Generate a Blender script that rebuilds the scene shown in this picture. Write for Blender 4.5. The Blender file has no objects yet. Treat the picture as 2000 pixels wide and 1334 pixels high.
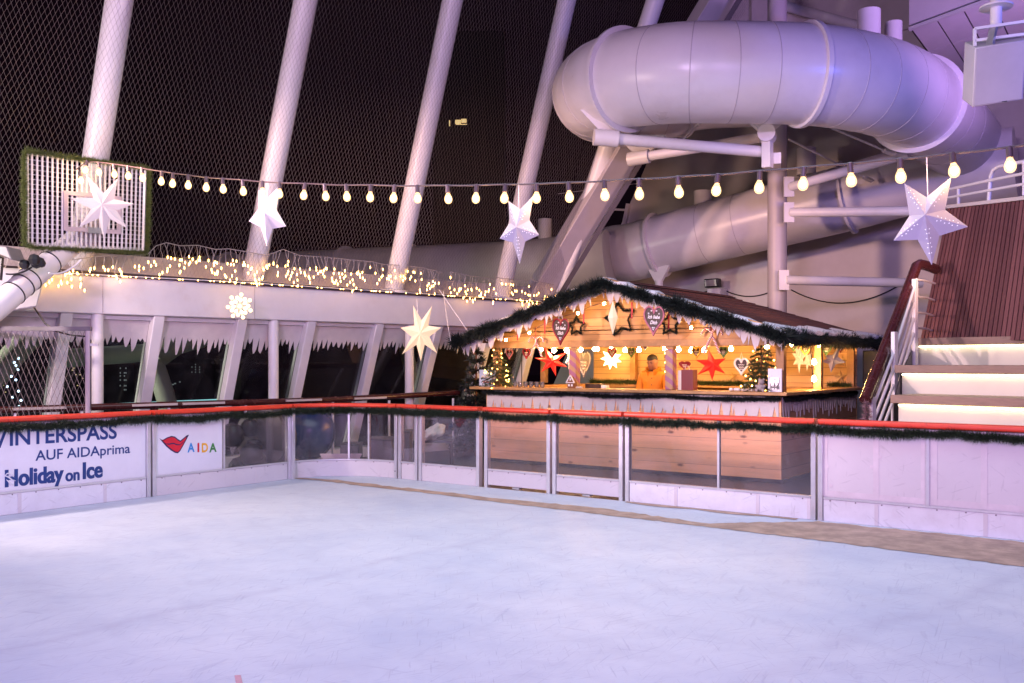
import bpy, bmesh, math, random
import numpy as np
from mathutils import Vector, Matrix

random.seed(7)
RNG = np.random.default_rng(11)
C = bpy.context.scene.collection
SC = bpy.context.scene
PI = math.pi

# ------------------------------------------------------------------ camera
EYE = 1.55
YAW = math.radians(36.36)
CY, SY = math.cos(YAW), math.sin(YAW)
F = 1830.0            # focal length in photo pixels (2000 wide)
HOR = 709.0           # horizon row
cd = bpy.data.cameras.new('camera')
cam = bpy.data.objects.new('camera', cd)
C.objects.link(cam)
cam.location = (0, 0, EYE)
cam.rotation_euler = (math.radians(90), 0, YAW)
cd.lens = F / 2000 * 36
cd.sensor_width = 36
cd.shift_y = (HOR - 667) / 2000
cd.clip_start = 0.1
cd.clip_end = 4000
SC.camera = cam

# ------------------------------------------------------------------ night sky
w = bpy.data.worlds.new('World')
SC.world = w
w.use_nodes = True
nt = w.node_tree
bg = nt.nodes['Background']
bg.inputs[0].default_value = (0.55, 0.24, 0.50, 1)
bg.inputs[1].default_value = 0.006

# ------------------------------------------------------------------ render / view
SC.view_settings.view_transform = 'Standard'
SC.view_settings.look = 'None'
SC.view_settings.exposure = 0.12
SC.view_settings.gamma = 1.0
cy = SC.cycles
cy.use_denoising = True
try:
    cy.denoiser = 'OPENIMAGEDENOISE'
except Exception:
    pass
cy.max_bounces = 6
cy.diffuse_bounces = 3
cy.glossy_bounces = 3
cy.transparent_max_bounces = 24
cy.sample_clamp_indirect = 4.0
cy.caustics_reflective = False
cy.caustics_refractive = False


def c2w(X, Y, Z):
    """camera-aligned ground frame (right, ahead, up) to world"""
    return Vector((X * CY - Y * SY, X * SY + Y * CY, Z))


def P(px, py, Y):
    """the place seen at photo pixel px, py at distance Y ahead"""
    return c2w((px - 1000) / F * Y, Y, EYE + (HOR - py) * Y / F)


def ray(px):
    x = (px - 1000) / F
    return x * CY - SY, x * SY + CY          # u per Y, v per Y


def Yv(px, v):
    return v / ray(px)[1]


def Yu(px, u):
    return u / ray(px)[0]


def Pv(px, py, v):
    return P(px, py, Yv(px, v))


def Pu(px, py, u):
    return P(px, py, Yu(px, u))


def Pz(px, py, z=0.0):
    return P(px, py, (z - EYE) * F / (HOR - py))


def uv_u(px, v):
    """u of pixel column px on the plane v"""
    return ray(px)[0] * Yv(px, v)


def uv_v(px, u):
    return ray(px)[1] * Yu(px, u)


# ------------------------------------------------------------------ lamps: deck floodlights and added fill
def aim(o, target):
    d = Vector(target) - o.location
    o.rotation_euler = d.to_track_quat('-Z', 'Y').to_euler()


def spot(name, loc, target, power, color, angle, size=0.25, blend=0.6):
    l = bpy.data.lights.new(name, 'SPOT')
    l.energy = power
    l.color = color
    l.spot_size = math.radians(angle)
    l.spot_blend = blend
    l.shadow_soft_size = size
    o = bpy.data.objects.new(name, l)
    C.objects.link(o)
    o.location = loc
    aim(o, target)
    return o


def area(name, loc, target, power, color, sx, sy):
    l = bpy.data.lights.new(name, 'AREA')
    l.energy = power
    l.color = color
    l.shape = 'RECTANGLE'
    l.size = sx
    l.size_y = sy
    o = bpy.data.objects.new(name, l)
    C.objects.link(o)
    o.location = loc
    aim(o, target)
    return o


# floodlights on the ship side, just beyond the frame: one wide, one thrown across the rink
spot('side_flood', c2w(-6.9, 8.3, 3.1), c2w(1.5, 15.0, 2.2), 640, (1.0, 0.78, 0.74), 150, 0.18, 0.5)
spot('cross_flood', c2w(-6.6, 7.2, 3.2), c2w(6.3, 12.2, 2.3), 2900, (1.0, 0.66, 0.74), 36, 0.14, 0.7)
# a row of floods behind the camera over the near half of the rink
area('rink_flood', c2w(-4.5, -4.5, 4.4), c2w(-1.0, 12.0, 2.6), 1080, (0.85, 0.55, 1.0), 2.5, 0.8)
area('rink_flood', c2w(3.5, -4.5, 4.4), c2w(1.0, 12.0, 2.6), 430, (0.64, 0.36, 1.0), 2.5, 0.8)
# broad added lamp facing straight down, brightens the ice but not the slide
area('rink_wash', c2w(0.4, 7.9, 5.7), c2w(0.4, 7.91, 0.0), 365, (0.69, 0.81, 1.0), 7.0, 5.5)
# warm flood on one side, an added fill lamp on the other, raking the rear wall beneath the big slide
spot('wall_flood', c2w(-5.6, 9.3, 4.3), c2w(4.8, 19.5, 2.6), 3900, (1.0, 0.57, 0.44), 40, 0.45, 0.85)
spot('added_wall_fill', c2w(5.9, 9.0, 3.1), c2w(2.6, 19.5, 3.4), 1350, (1.0, 0.56, 0.40), 38, 0.45, 0.8)
# lamp on the hull outside the windows
spot('hull_flood', c2w(-10.8, 12.0, 2.0), c2w(-5.6, 15.4, -0.7), 1500, (1.0, 0.93, 0.74), 74, 0.2, 0.5)
# coloured stage lamps by the loudspeaker
spot('blue_stage_lamp', c2w(7.6, 8.2, 5.0), c2w(5.6, 13.6, 5.9), 480, (0.09, 0.15, 1.0), 80, 0.15, 0.8)
spot('violet_stage_lamp', c2w(8.8, 9.0, 3.6), c2w(7.0, 14.6, 7.6), 1500, (0.76, 0.40, 1.0), 50, 0.15, 0.9)

# ------------------------------------------------------------------ mesh builder
ORG = {}


def tag(o, label=None, cat=None, group=None, kind=None):
    if label:
        o['label'] = label
    if cat:
        o['category'] = cat
    if group:
        o['group'] = group
    if kind:
        o['kind'] = kind
    return o


def thing(name, loc, label, cat, group=None):
    o = bpy.data.objects.new(name, None)
    o.empty_display_size = 0.2
    C.objects.link(o)
    o.location = Vector(loc)
    ORG[o.name] = Vector(loc)
    return tag(o, label, cat, group)


class MB:
    def __init__(self):
        self.v, self.f, self.uv = [], [], {}

    def add(self, verts, faces):
        n = len(self.v)
        self.v.extend([tuple(p) for p in verts])
        self.f.extend([tuple(i + n for i in f) for f in faces])
        return self

    def hexa(self, p):
        """eight corners: bottom ring 0-3, top ring 4-7"""
        return self.add(p, [(3, 2, 1, 0), (4, 5, 6, 7), (0, 1, 5, 4), (1, 2, 6, 5), (2, 3, 7, 6), (3, 0, 4, 7)])

    def box(self, a, b):
        x0, y0, z0 = [min(a[i], b[i]) for i in range(3)]
        x1, y1, z1 = [max(a[i], b[i]) for i in range(3)]
        return self.hexa([(x0, y0, z0), (x1, y0, z0), (x1, y1, z0), (x0, y1, z0),
                          (x0, y0, z1), (x1, y0, z1), (x1, y1, z1), (x0, y1, z1)])

    def obox(self, o, ax, ay, az):
        """box from corner o with three edge vectors"""
        o, ax, ay, az = Vector(o), Vector(ax), Vector(ay), Vector(az)
        return self.hexa([o, o + ax, o + ax + ay, o + ay, o + az, o + ax + az, o + ax + ay + az, o + ay + az])

    def bar(self, a, b, wx, wy, up=(0, 0, 1)):
        """rectangular bar from a to b, wx across, wy along up"""
        a, b = Vector(a), Vector(b)
        d = (b - a).normalized()
        s = d.cross(Vector(up))
        if s.length < 1e-4:
            s = d.cross(Vector((0, 1, 0)))
        s.normalize()
        t = s.cross(d).normalized()
        s, t = s * wx / 2, t * wy / 2
        return self.hexa([a - s - t, a + s - t, b + s - t, b - s - t, a - s + t, a + s + t, b + s + t, b - s + t])

    def tube(self, pts, r, n=10, cap=True, closed=False):
        pts = [Vector(p) for p in pts]
        m = len(pts)
        rr = r if isinstance(r, (list, tuple)) else [r] * m
        base = len(self.v)
        prev = None
        for i, p in enumerate(pts):
            if closed:
                d = pts[(i + 1) % m] - pts[(i - 1) % m]
            else:
                d = pts[min(i + 1, m - 1)] - pts[max(i - 1, 0)]
            d.normalize()
            if prev is None:
                s = d.cross(Vector((0, 0, 1)))
                if s.length < 1e-3:
                    s = d.cross(Vector((0, 1, 0)))
            else:
                s = prev - d * prev.dot(d)
            s.normalize()
            prev = s
            t = d.cross(s)
            for k in range(n):
                a = 2 * PI * k / n
                self.v.append(tuple(p + (s * math.cos(a) + t * math.sin(a)) * rr[i]))
        for i in range(m if closed else m - 1):
            j = (i + 1) % m
            for k in range(n):
                l = (k + 1) % n
                self.f.append((base + i * n + k, base + j * n + k, base + j * n + l, base + i * n + l))
        if cap and not closed:
            self.f.append(tuple(base + k for k in range(n)))
            self.f.append(tuple(base + (m - 1) * n + k for k in reversed(range(n))))
        return self

    def prism(self, poly, d):
        """polygon (3-D points) pushed along vector d"""
        poly = [Vector(p) for p in poly]
        d = Vector(d)
        n = len(poly)
        f = [tuple(range(n)), tuple(reversed(range(n, 2 * n)))]
        for i in range(n):
            j = (i + 1) % n
            f.append((i, n + i, n + j, j))
        return self.add(poly + [p + d for p in poly], f)

    def lathe(self, o, prof, n=16, axis=(0, 0, 1)):
        o = Vector(o)
        q = Vector((0, 0, 1)).rotation_difference(Vector(axis).normalized())
        base = len(self.v)
        for r, h in prof:
            for k in range(n):
                a = 2 * PI * k / n
                self.v.append(tuple(o + q @ Vector((r * math.cos(a), r * math.sin(a), h))))
        for i in range(len(prof) - 1):
            for k in range(n):
                l = (k + 1) % n
                self.f.append((base + i * n + k, base + i * n + l, base + (i + 1) * n + l, base + (i + 1) * n + k))
        self.f.append(tuple(base + k for k in reversed(range(n))))
        self.f.append(tuple(base + (len(prof) - 1) * n + k for k in range(n)))
        return self

    def ball(self, c, r, n=10, sz=1.0):
        m = max(4, n // 2)
        prof = [(max(r * math.sin(PI * i / m), 1e-4), -r * sz * math.cos(PI * i / m)) for i in range(m + 1)]
        return self.lathe(c, prof, n)

    def sheet(self, top, bot, d):
        """strip between two point rows, given thickness d"""
        d = Vector(d)
        n = len(top)
        V = [Vector(p) for p in top] + [Vector(p) for p in bot]
        V2 = [p + d for p in V]
        f = []
        m = 2 * n
        for i in range(n - 1):
            f.append((i, i + 1, n + i + 1, n + i))
            f.append((m + i, m + n + i, m + n + i + 1, m + i + 1))
            f.append((n + i, n + i + 1, m + n + i + 1, m + n + i))
            f.append((i, m + i, m + i + 1, i + 1))
        f.append((0, n, m + n, m))
        f.append((n - 1, m + n - 1, m + 2 * n - 1, 2 * n - 1)) if False else f.append((n - 1, m + n - 1, m + m - 1, m - 1))
        return self.add(V + V2, f)

    def build(self, name, mat, parent=None, smooth=True, angle=35, bevel=0.0):
        org = Vector((0, 0, 0))
        if parent is not None:
            org = ORG[parent.name]
        elif self.v:
            a = np.array(self.v)
            org = Vector(((a[:, 0].min() + a[:, 0].max()) / 2, (a[:, 1].min() + a[:, 1].max()) / 2, a[:, 2].min()))
        me = bpy.data.meshes.new(name)
        vv = np.array(self.v, dtype=float) - np.array(org)
        me.from_pydata([tuple(x) for x in vv], [], self.f)
        me.update()
        o = bpy.data.objects.new(name, me)
        C.objects.link(o)
        if parent is not None:
            o.parent = parent
        else:
            o.location = org
        ORG[o.name] = org
        if mat is not None:
            me.materials.append(mat)
        b = bmesh.new()
        b.from_mesh(me)
        bmesh.ops.recalc_face_normals(b, faces=b.faces)
        b.to_mesh(me)
        b.free()
        if smooth:
            for p in me.polygons:
                p.use_smooth = True
            me.set_sharp_from_angle(angle=math.radians(angle))
        if bevel:
            m = o.modifiers.new('bevel', 'BEVEL')
            m.width = bevel
            m.segments = 2
            m.limit_method = 'ANGLE'
        return o


def dup(root, offset_loc, label=None, name=None):
    """copy a thing with its parts and sub-parts"""
    def cp(o, par):
        c = o.copy()
        C.objects.link(c)
        ORG[c.name] = ORG.get(o.name, Vector((0, 0, 0)))
        if par is not None:
            c.parent = par
        for ch in [x for x in bpy.data.objects if x.parent == o]:
            cp(ch, c)
        return c
    r = cp(root, None)
    r.location = Vector(offset_loc)
    if label:
        r['label'] = label
    return r


# ------------------------------------------------------------------ materials
M = {}


def new_mat(name):
    m = bpy.data.materials.new(name)
    m.use_nodes = True
    t = m.node_tree
    t.nodes.clear()
    out = t.nodes.new('ShaderNodeOutputMaterial')
    b = t.nodes.new('ShaderNodeBsdfPrincipled')
    t.links.new(b.outputs[0], out.inputs[0])
    M[name] = m
    return m, t, b, out


def N(t, kind, **kw):
    n = t.nodes.new(kind)
    for k, v in kw.items():
        if k.startswith('i_'):
            n.inputs[k[2:].replace('_', ' ')].default_value = v
        else:
            setattr(n, k, v)
    return n


def rgb(c, a=1.0):
    return (c[0], c[1], c[2], a)


def coords(t, scale=(1, 1, 1), rot=(0, 0, 0)):
    tc = N(t, 'ShaderNodeTexCoord')
    src = tc.outputs['Object']
    if any(rot):
        mr_ = N(t, 'ShaderNodeMapping')
        mr_.inputs['Rotation'].default_value = rot
        t.links.new(src, mr_.inputs['Vector'])
        src = mr_.outputs[0]
    mp = N(t, 'ShaderNodeMapping')
    mp.inputs['Scale'].default_value = scale
    t.links.new(src, mp.inputs['Vector'])
    return mp.outputs[0]


def ramp(t, fac, stops):
    r = N(t, 'ShaderNodeValToRGB')
    e = r.color_ramp.elements
    while len(e) < len(stops):
        e.new(0.5)
    for i, (p, c) in enumerate(stops):
        e[i].position = p
        e[i].color = rgb(c)
    t.links.new(fac, r.inputs[0])
    return r.outputs[0]


def paint(name, col, rough=0.45, var=0.10, scale=3.0, bump=0.0, metal=0.0, spec=0.5, dirt=None, fine=40.0):
    """painted / plain surface with faint mottling and roughness wear"""
    m, t, b, out = new_mat(name)
    n1 = N(t, 'ShaderNodeTexNoise', i_Scale=scale, i_Detail=6.0, i_Roughness=0.62)
    t.links.new(coords(t), n1.inputs['Vector'])
    lo = [x * (1 - var) for x in col]
    hi = [min(1, x * (1 + var)) for x in col]
    if dirt:
        c = ramp(t, n1.outputs[0], [(0.22, dirt), (0.42, lo), (0.70, hi)])
    else:
        c = ramp(t, n1.outputs[0], [(0.30, lo), (0.70, hi)])
    t.links.new(c, b.inputs['Base Color'])
    rr = N(t, 'ShaderNodeMapRange')
    rr.inputs['To Min'].default_value = max(0.05, rough - 0.08)
    rr.inputs['To Max'].default_value = min(1, rough + 0.10)
    t.links.new(n1.outputs[0], rr.inputs[0])
    t.links.new(rr.outputs[0], b.inputs['Roughness'])
    b.inputs['Metallic'].default_value = metal
    b.inputs['Specular IOR Level'].default_value = spec
    if bump:
        n2 = N(t, 'ShaderNodeTexNoise', i_Scale=fine, i_Detail=4.0)
        t.links.new(coords(t), n2.inputs['Vector'])
        bp = N(t, 'ShaderNodeBump')
        bp.inputs['Strength'].default_value = bump
        bp.inputs['Distance'].default_value = 0.01
        t.links.new(n2.outputs[0], bp.inputs['Height'])
        t.links.new(bp.outputs[0], b.inputs['Normal'])
    return m


def island_mat(name, c0, c1, rough=0.7, sheen=0.0):
    """needles, chips, leaves: each little piece its own tone"""
    m, t, b, out = new_mat(name)
    g = N(t, 'ShaderNodeNewGeometry')
    c = ramp(t, g.outputs['Random Per Island'], [(0.0, c0), (1.0, c1)])
    t.links.new(c, b.inputs['Base Color'])
    b.inputs['Roughness'].default_value = rough
    return m


def emis(name, col, strength, sampled=True, base=(0.8, 0.8, 0.8)):
    m, t, b, out = new_mat(name)
    b.inputs['Base Color'].default_value = rgb(base)
    b.inputs['Emission Color'].default_value = rgb(col)
    b.inputs['Emission Strength'].default_value = strength
    b.inputs['Roughness'].default_value = 0.4
    if not sampled:
        m.cycles.emission_sampling = 'NONE'
    return m


def planks(name, across, along, width, base, dark, var=0.25, rough=0.55, joint=0.04, knots=True, bump=0.25):
    """boards: across = axis index counted in board widths, along = grain axis"""
    m, t, b, out = new_mat(name)
    tc = N(t, 'ShaderNodeTexCoord')
    sx = N(t, 'ShaderNodeSeparateXYZ')
    t.links.new(tc.outputs['Object'], sx.inputs[0])
    dv = N(t, 'ShaderNodeMath', operation='DIVIDE')
    dv.inputs[1].default_value = width
    t.links.new(sx.outputs[across], dv.inputs[0])
    fl = N(t, 'ShaderNodeMath', operation='FLOOR')
    fr = N(t, 'ShaderNodeMath', operation='FRACT')
    t.links.new(dv.outputs[0], fl.inputs[0])
    t.links.new(dv.outputs[0], fr.inputs[0])
    wn = N(t, 'ShaderNodeTexWhiteNoise', noise_dimensions='1D')
    t.links.new(fl.outputs[0], wn.inputs['W'])
    # grain
    sc = [22.0, 22.0, 22.0]
    sc[along] = 1.6
    mp = N(t, 'ShaderNodeMapping')
    mp.inputs['Scale'].default_value = sc
    t.links.new(tc.outputs['Object'], mp.inputs['Vector'])
    cb = N(t, 'ShaderNodeVectorMath', operation='ADD')
    t.links.new(mp.outputs[0], cb.inputs[0])
    sc2 = N(t, 'ShaderNodeVectorMath', operation='SCALE')
    sc2.inputs['Scale'].default_value = 40.0
    t.links.new(wn.outputs['Color'], sc2.inputs[0])
    t.links.new(sc2.outputs[0], cb.inputs[1])
    gr = N(t, 'ShaderNodeTexNoise', i_Scale=1.0, i_Detail=5.0, i_Roughness=0.6, i_Distortion=0.6)
    t.links.new(cb.outputs[0], gr.inputs['Vector'])
    col = ramp(t, gr.outputs[0], [(0.25, [x * (1 - var) for x in base]), (0.5, base), (0.78, [min(1, x * (1 + var * 0.6)) for x in base])])
    # board to board tone
    hv = N(t, 'ShaderNodeHueSaturation')
    mr = N(t, 'ShaderNodeMapRange')
    mr.inputs['To Min'].default_value = 1 - var * 0.8
    mr.inputs['To Max'].default_value = 1 + var * 0.6
    t.links.new(wn.outputs['Value'], mr.inputs[0])
    t.links.new(mr.outputs[0], hv.inputs['Value'])
    t.links.new(col, hv.inputs['Color'])
    last = hv.outputs[0]
    if knots:
        ks = [5.0, 5.0, 5.0]
        ks[along] = 2.2
        mk = N(t, 'ShaderNodeMapping')
        mk.inputs['Scale'].default_value = ks
        t.links.new(tc.outputs['Object'], mk.inputs['Vector'])
        vo = N(t, 'ShaderNodeTexVoronoi', i_Scale=1.0)
        t.links.new(mk.outputs[0], vo.inputs['Vector'])
        kf = ramp(t, vo.outputs['Distance'], [(0.05, (1, 1, 1)), (0.14, (0, 0, 0))])
        mx = N(t, 'ShaderNodeMix', data_type='RGBA')
        t.links.new(kf, mx.inputs['Factor'])
        t.links.new(last, mx.inputs['A'])
        mx.inputs['B'].default_value = rgb(dark)
        last = mx.outputs['Result']
    # open joint
    lt = N(t, 'ShaderNodeMath', operation='LESS_THAN')
    lt.inputs[1].default_value = joint
    t.links.new(fr.outputs[0], lt.inputs[0])
    mj = N(t, 'ShaderNodeMix', data_type='RGBA')
    t.links.new(lt.outputs[0], mj.inputs['Factor'])
    t.links.new(last, mj.inputs['A'])
    mj.inputs['B'].default_value = rgb([x * 0.45 for x in dark])
    t.links.new(mj.outputs['Result'], b.inputs['Base Color'])
    b.inputs['Roughness'].default_value = rough
    sb = N(t, 'ShaderNodeMath', operation='SUBTRACT')
    t.links.new(gr.outputs[0], sb.inputs[0])
    t.links.new(lt.outputs[0], sb.inputs[1])
    bp = N(t, 'ShaderNodeBump')
    bp.inputs['Strength'].default_value = bump
    bp.inputs['Distance'].default_value = 0.01
    t.links.new(sb.outputs[0], bp.inputs['Height'])
    t.links.new(bp.outputs[0], b.inputs['Normal'])
    return m


def glass(name, tint=(0.93, 0.94, 0.96), haze=0.06, refl=1.0, rough=0.03):
    """thin clear sheet: see-through with a Fresnel gloss, plus smeary scuffs that catch the light"""
    m, t, b, out = new_mat(name)
    t.nodes.remove(b)
    tr = N(t, 'ShaderNodeBsdfTransparent')
    tr.inputs[0].default_value = rgb(tint)
    gl = N(t, 'ShaderNodeBsdfGlossy')
    gl.inputs['Roughness'].default_value = rough
    df = N(t, 'ShaderNodeBsdfDiffuse')
    df.inputs[0].default_value = (0.75, 0.75, 0.8, 1)
    fz = N(t, 'ShaderNodeFresnel')
    fz.inputs[0].default_value = 1.45
    ml = N(t, 'ShaderNodeMath', operation='MULTIPLY')
    ml.inputs[1].default_value = refl
    t.links.new(fz.outputs[0], ml.inputs[0])
    m1 = N(t, 'ShaderNodeMixShader')
    t.links.new(ml.outputs[0], m1.inputs[0])
    t.links.new(tr.outputs[0], m1.inputs[1])
    t.links.new(gl.outputs[0], m1.inputs[2])
    n1 = N(t, 'ShaderNodeTexNoise', i_Scale=2.2, i_Detail=7.0, i_Roughness=0.7, i_Distortion=0.5)
    t.links.new(coords(t, (1, 1, 0.6)), n1.inputs['Vector'])
    fr = N(t, 'ShaderNodeMapRange')
    fr.inputs['From Min'].default_value = 0.38
    fr.inputs['From Max'].default_value = 0.78
    fr.inputs['To Min'].default_value = haze * 0.25
    fr.inputs['To Max'].default_value = haze * 2.2
    t.links.new(n1.outputs[0], fr.inputs[0])
    m2 = N(t, 'ShaderNodeMixShader')
    t.links.new(fr.outputs[0], m2.inputs[0])
    t.links.new(m1.outputs[0], m2.inputs[1])
    t.links.new(df.outputs[0], m2.inputs[2])
    t.links.new(m2.outputs[0], out.inputs[0])
    return m


ICE_C = ((-9.81 + 9) / 2, (-9 + 9.22) / 2)


def _ice(px, py):
    p = Pz(px, py)
    return (p.x - ICE_C[0], p.y - ICE_C[1])


ICE_SMEARS = [(_ice(60, 1262), _ice(1000, 1040), 0.09), (_ice(1450, 1334), _ice(1980, 1130), 0.13)]


def ice_mat():
    m, t, b, out = new_mat('ice')
    big = N(t, 'ShaderNodeTexNoise', i_Scale=0.55, i_Detail=5.0, i_Roughness=0.6)
    t.links.new(coords(t, (1, 1, 1)), big.inputs['Vector'])
    col = ramp(t, big.outputs[0], [(0.30, (0.50, 0.57, 0.71)), (0.48, (0.61, 0.67, 0.77)), (0.70, (0.71, 0.76, 0.83))])
    last = col
    hsum = None
    # skate cuts: long thin strokes in several directions
    for ang, sx, sy, sc, lo, hi, amt in ((20, 1.2, 3.0, 1.3, 0.50, 0.75, 0.22), (-50, 1.2, 3.0, 1.6, 0.50, 0.75, 0.20),
                                         (75, 1.0, 6.5, 2.6, 0.62, 0.72, 0.30), (-12, 1.0, 7.0, 3.0, 0.62, 0.72, 0.30),
                                         (50, 1.1, 26.0, 3.0, 0.635, 0.68, 0.36), (104, 0.9, 30.0, 2.6, 0.635, 0.68, 0.36),
                                         (82, 0.7, 34.0, 2.8, 0.635, 0.68, 0.36), (-66, 0.9, 30.0, 2.7, 0.635, 0.68, 0.36),
                                         (128, 1.0, 28.0, 2.9, 0.635, 0.68, 0.36)):
        n = N(t, 'ShaderNodeTexNoise', i_Scale=sc, i_Detail=3.0, i_Roughness=0.55, i_Distortion=0.35)
        t.links.new(coords(t, (sx, sy, 1), (0, 0, math.radians(ang))), n.inputs['Vector'])
        f = N(t, 'ShaderNodeMapRange')
        f.inputs['From Min'].default_value = lo
        f.inputs['From Max'].default_value = hi
        f.inputs['To Max'].default_value = amt
        t.links.new(n.outputs[0], f.inputs[0])
        mx = N(t, 'ShaderNodeMix', data_type='RGBA')
        t.links.new(f.outputs[0], mx.inputs['Factor'])
        t.links.new(last, mx.inputs['A'])
        mx.inputs['B'].default_value = (0.40, 0.43, 0.56, 1)
        last = mx.outputs['Result']
        if hsum is None:
            hsum = f.outputs[0]
        else:
            ad = N(t, 'ShaderNodeMath', operation='ADD')
            t.links.new(hsum, ad.inputs[0])
            t.links.new(f.outputs[0], ad.inputs[1])
            hsum = ad.outputs[0]
    # long dull smears left by the resurfacer
    for (ax_, ay_), (bx_, by_), wd in ICE_SMEARS:
        dx_, dy_ = bx_ - ax_, by_ - ay_
        L_ = math.hypot(dx_, dy_)
        nx_, ny_ = -dy_ / L_, dx_ / L_
        tc = N(t, 'ShaderNodeTexCoord')
        wob = N(t, 'ShaderNodeTexNoise', i_Scale=0.8, i_Detail=3.0)
        t.links.new(tc.outputs['Object'], wob.inputs['Vector'])
        dt = N(t, 'ShaderNodeVectorMath', operation='DOT_PRODUCT')
        dt.inputs[1].default_value = (nx_, ny_, 0)
        t.links.new(tc.outputs['Object'], dt.inputs[0])
        ma = N(t, 'ShaderNodeMath', operation='MULTIPLY_ADD')
        ma.inputs[1].default_value = 0.5
        t.links.new(wob.outputs[0], ma.inputs[0])
        t.links.new(dt.outputs['Value'], ma.inputs[2])
        sb = N(t, 'ShaderNodeMath', operation='SUBTRACT')
        sb.inputs[1].default_value = nx_ * ax_ + ny_ * ay_ + 0.25
        t.links.new(ma.outputs[0], sb.inputs[0])
        ab = N(t, 'ShaderNodeMath', operation='ABSOLUTE')
        t.links.new(sb.outputs[0], ab.inputs[0])
        mr = N(t, 'ShaderNodeMapRange')
        mr.inputs['From Min'].default_value = 0.0
        mr.inputs['From Max'].default_value = wd
        mr.inputs['To Min'].default_value = 0.26
        mr.inputs['To Max'].default_value = 0.0
        t.links.new(ab.outputs[0], mr.inputs[0])
        mu = N(t, 'ShaderNodeMath', operation='MULTIPLY')
        t.links.new(mr.outputs[0], mu.inputs[0])
        w2 = N(t, 'ShaderNodeTexNoise', i_Scale=1.7, i_Detail=4.0)
        t.links.new(tc.outputs['Object'], w2.inputs['Vector'])
        mr2 = N(t, 'ShaderNodeMapRange')
        mr2.inputs['From Min'].default_value = 0.35
        mr2.inputs['From Max'].default_value = 0.6
        t.links.new(w2.outputs[0], mr2.inputs[0])
        t.links.new(mr2.outputs[0], mu.inputs[1])
        mx = N(t, 'ShaderNodeMix', data_type='RGBA')
        t.links.new(mu.outputs[0], mx.inputs['Factor'])
        t.links.new(last, mx.inputs['A'])
        mx.inputs['B'].default_value = (0.36, 0.36, 0.50, 1)
        last = mx.outputs['Result']
    fine = N(t, 'ShaderNodeTexNoise', i_Scale=60.0, i_Detail=3.0)
    t.links.new(coords(t), fine.inputs['Vector'])
    fm = N(t, 'ShaderNodeMath', operation='MULTIPLY')
    fm.inputs[1].default_value = 0.12
    t.links.new(fine.outputs[0], fm.inputs[0])
    ad = N(t, 'ShaderNodeMath', operation='SUBTRACT')
    t.links.new(fm.outputs[0], ad.inputs[0])
    t.links.new(hsum, ad.inputs[1])
    bp = N(t, 'ShaderNodeBump')
    bp.inputs['Strength'].default_value = 0.35
    bp.inputs['Distance'].default_value = 0.01
    t.links.new(ad.outputs[0], bp.inputs['Height'])
    t.links.new(bp.outputs[0], b.inputs['Normal'])
    t.links.new(last, b.inputs['Base Color'])
    b.inputs['Roughness'].default_value = 0.52
    b.inputs['Specular IOR Level'].default_value = 0.35
    b.inputs['Subsurface Weight'].default_value = 0.0
    return m


def shingle_mat():
    m, t, b, out = new_mat('shingle')
    tc = N(t, 'ShaderNodeTexCoord')
    sx = N(t, 'ShaderNodeSeparateXYZ')
    t.links.new(tc.outputs['Object'], sx.inputs[0])
    ml = N(t, 'ShaderNodeMath', operation='MULTIPLY')
    ml.inputs[1].default_value = 3.4
    t.links.new(sx.outputs[2], ml.inputs[0])
    cb = N(t, 'ShaderNodeCombineXYZ')
    t.links.new(sx.outputs[1], cb.inputs[0])
    t.links.new(ml.outputs[0], cb.inputs[1])
    br = N(t, 'ShaderNodeTexBrick')
    br.inputs['Color1'].default_value = (0.20, 0.065, 0.045, 1)
    br.inputs['Color2'].default_value = (0.12, 0.045, 0.04, 1)
    br.inputs['Mortar'].default_value = (0.035, 0.015, 0.015, 1)
    br.inputs['Scale'].default_value = 1.0
    br.inputs['Brick Width'].default_value = 0.24
    br.inputs['Row Height'].default_value = 0.13
    br.inputs['Mortar Size'].default_value = 0.012
    t.links.new(cb.outputs[0], br.inputs['Vector'])
    t.links.new(br.outputs['Color'], b.inputs['Base Color'])
    bp = N(t, 'ShaderNodeBump')
    bp.inputs['Strength'].default_value = 0.5
    bp.inputs['Distance'].default_value = 0.02
    bp.invert = True
    t.links.new(br.outputs['Fac'], bp.inputs['Height'])
    t.links.new(bp.outputs[0], b.inputs['Normal'])
    b.inputs['Roughness'].default_value = 0.8
    return m


def stripes(name, c0, c1, pitch=0.13):
    m, t, b, out = new_mat(name)
    tc = N(t, 'ShaderNodeTexCoord')
    sx = N(t, 'ShaderNodeSeparateXYZ')
    t.links.new(tc.outputs['Object'], sx.inputs[0])
    a = N(t, 'ShaderNodeMath', operation='ADD')
    t.links.new(sx.outputs[0], a.inputs[0])
    t.links.new(sx.outputs[1], a.inputs[1])
    s = N(t, 'ShaderNodeMath', operation='MULTIPLY_ADD')
    s.inputs[1].default_value = 0.7
    t.links.new(a.outputs[0], s.inputs[0])
    t.links.new(sx.outputs[2], s.inputs[2])
    d = N(t, 'ShaderNodeMath', operation='DIVIDE')
    d.inputs[1].default_value = pitch
    t.links.new(s.outputs[0], d.inputs[0])
    fr = N(t, 'ShaderNodeMath', operation='FRACT')
    t.links.new(d.outputs[0], fr.inputs[0])
    g = N(t, 'ShaderNodeMath', operation='GREATER_THAN')
    g.inputs[1].default_value = 0.5
    t.links.new(fr.outputs[0], g.inputs[0])
    mx = N(t, 'ShaderNodeMix', data_type='RGBA')
    mx.inputs['A'].default_value = rgb(c0)
    mx.inputs['B'].default_value = rgb(c1)
    t.links.new(g.outputs[0], mx.inputs['Factor'])
    t.links.new(mx.outputs['Result'], b.inputs['Base Color'])
    b.inputs['Roughness'].default_value = 0.35
    return m


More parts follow.
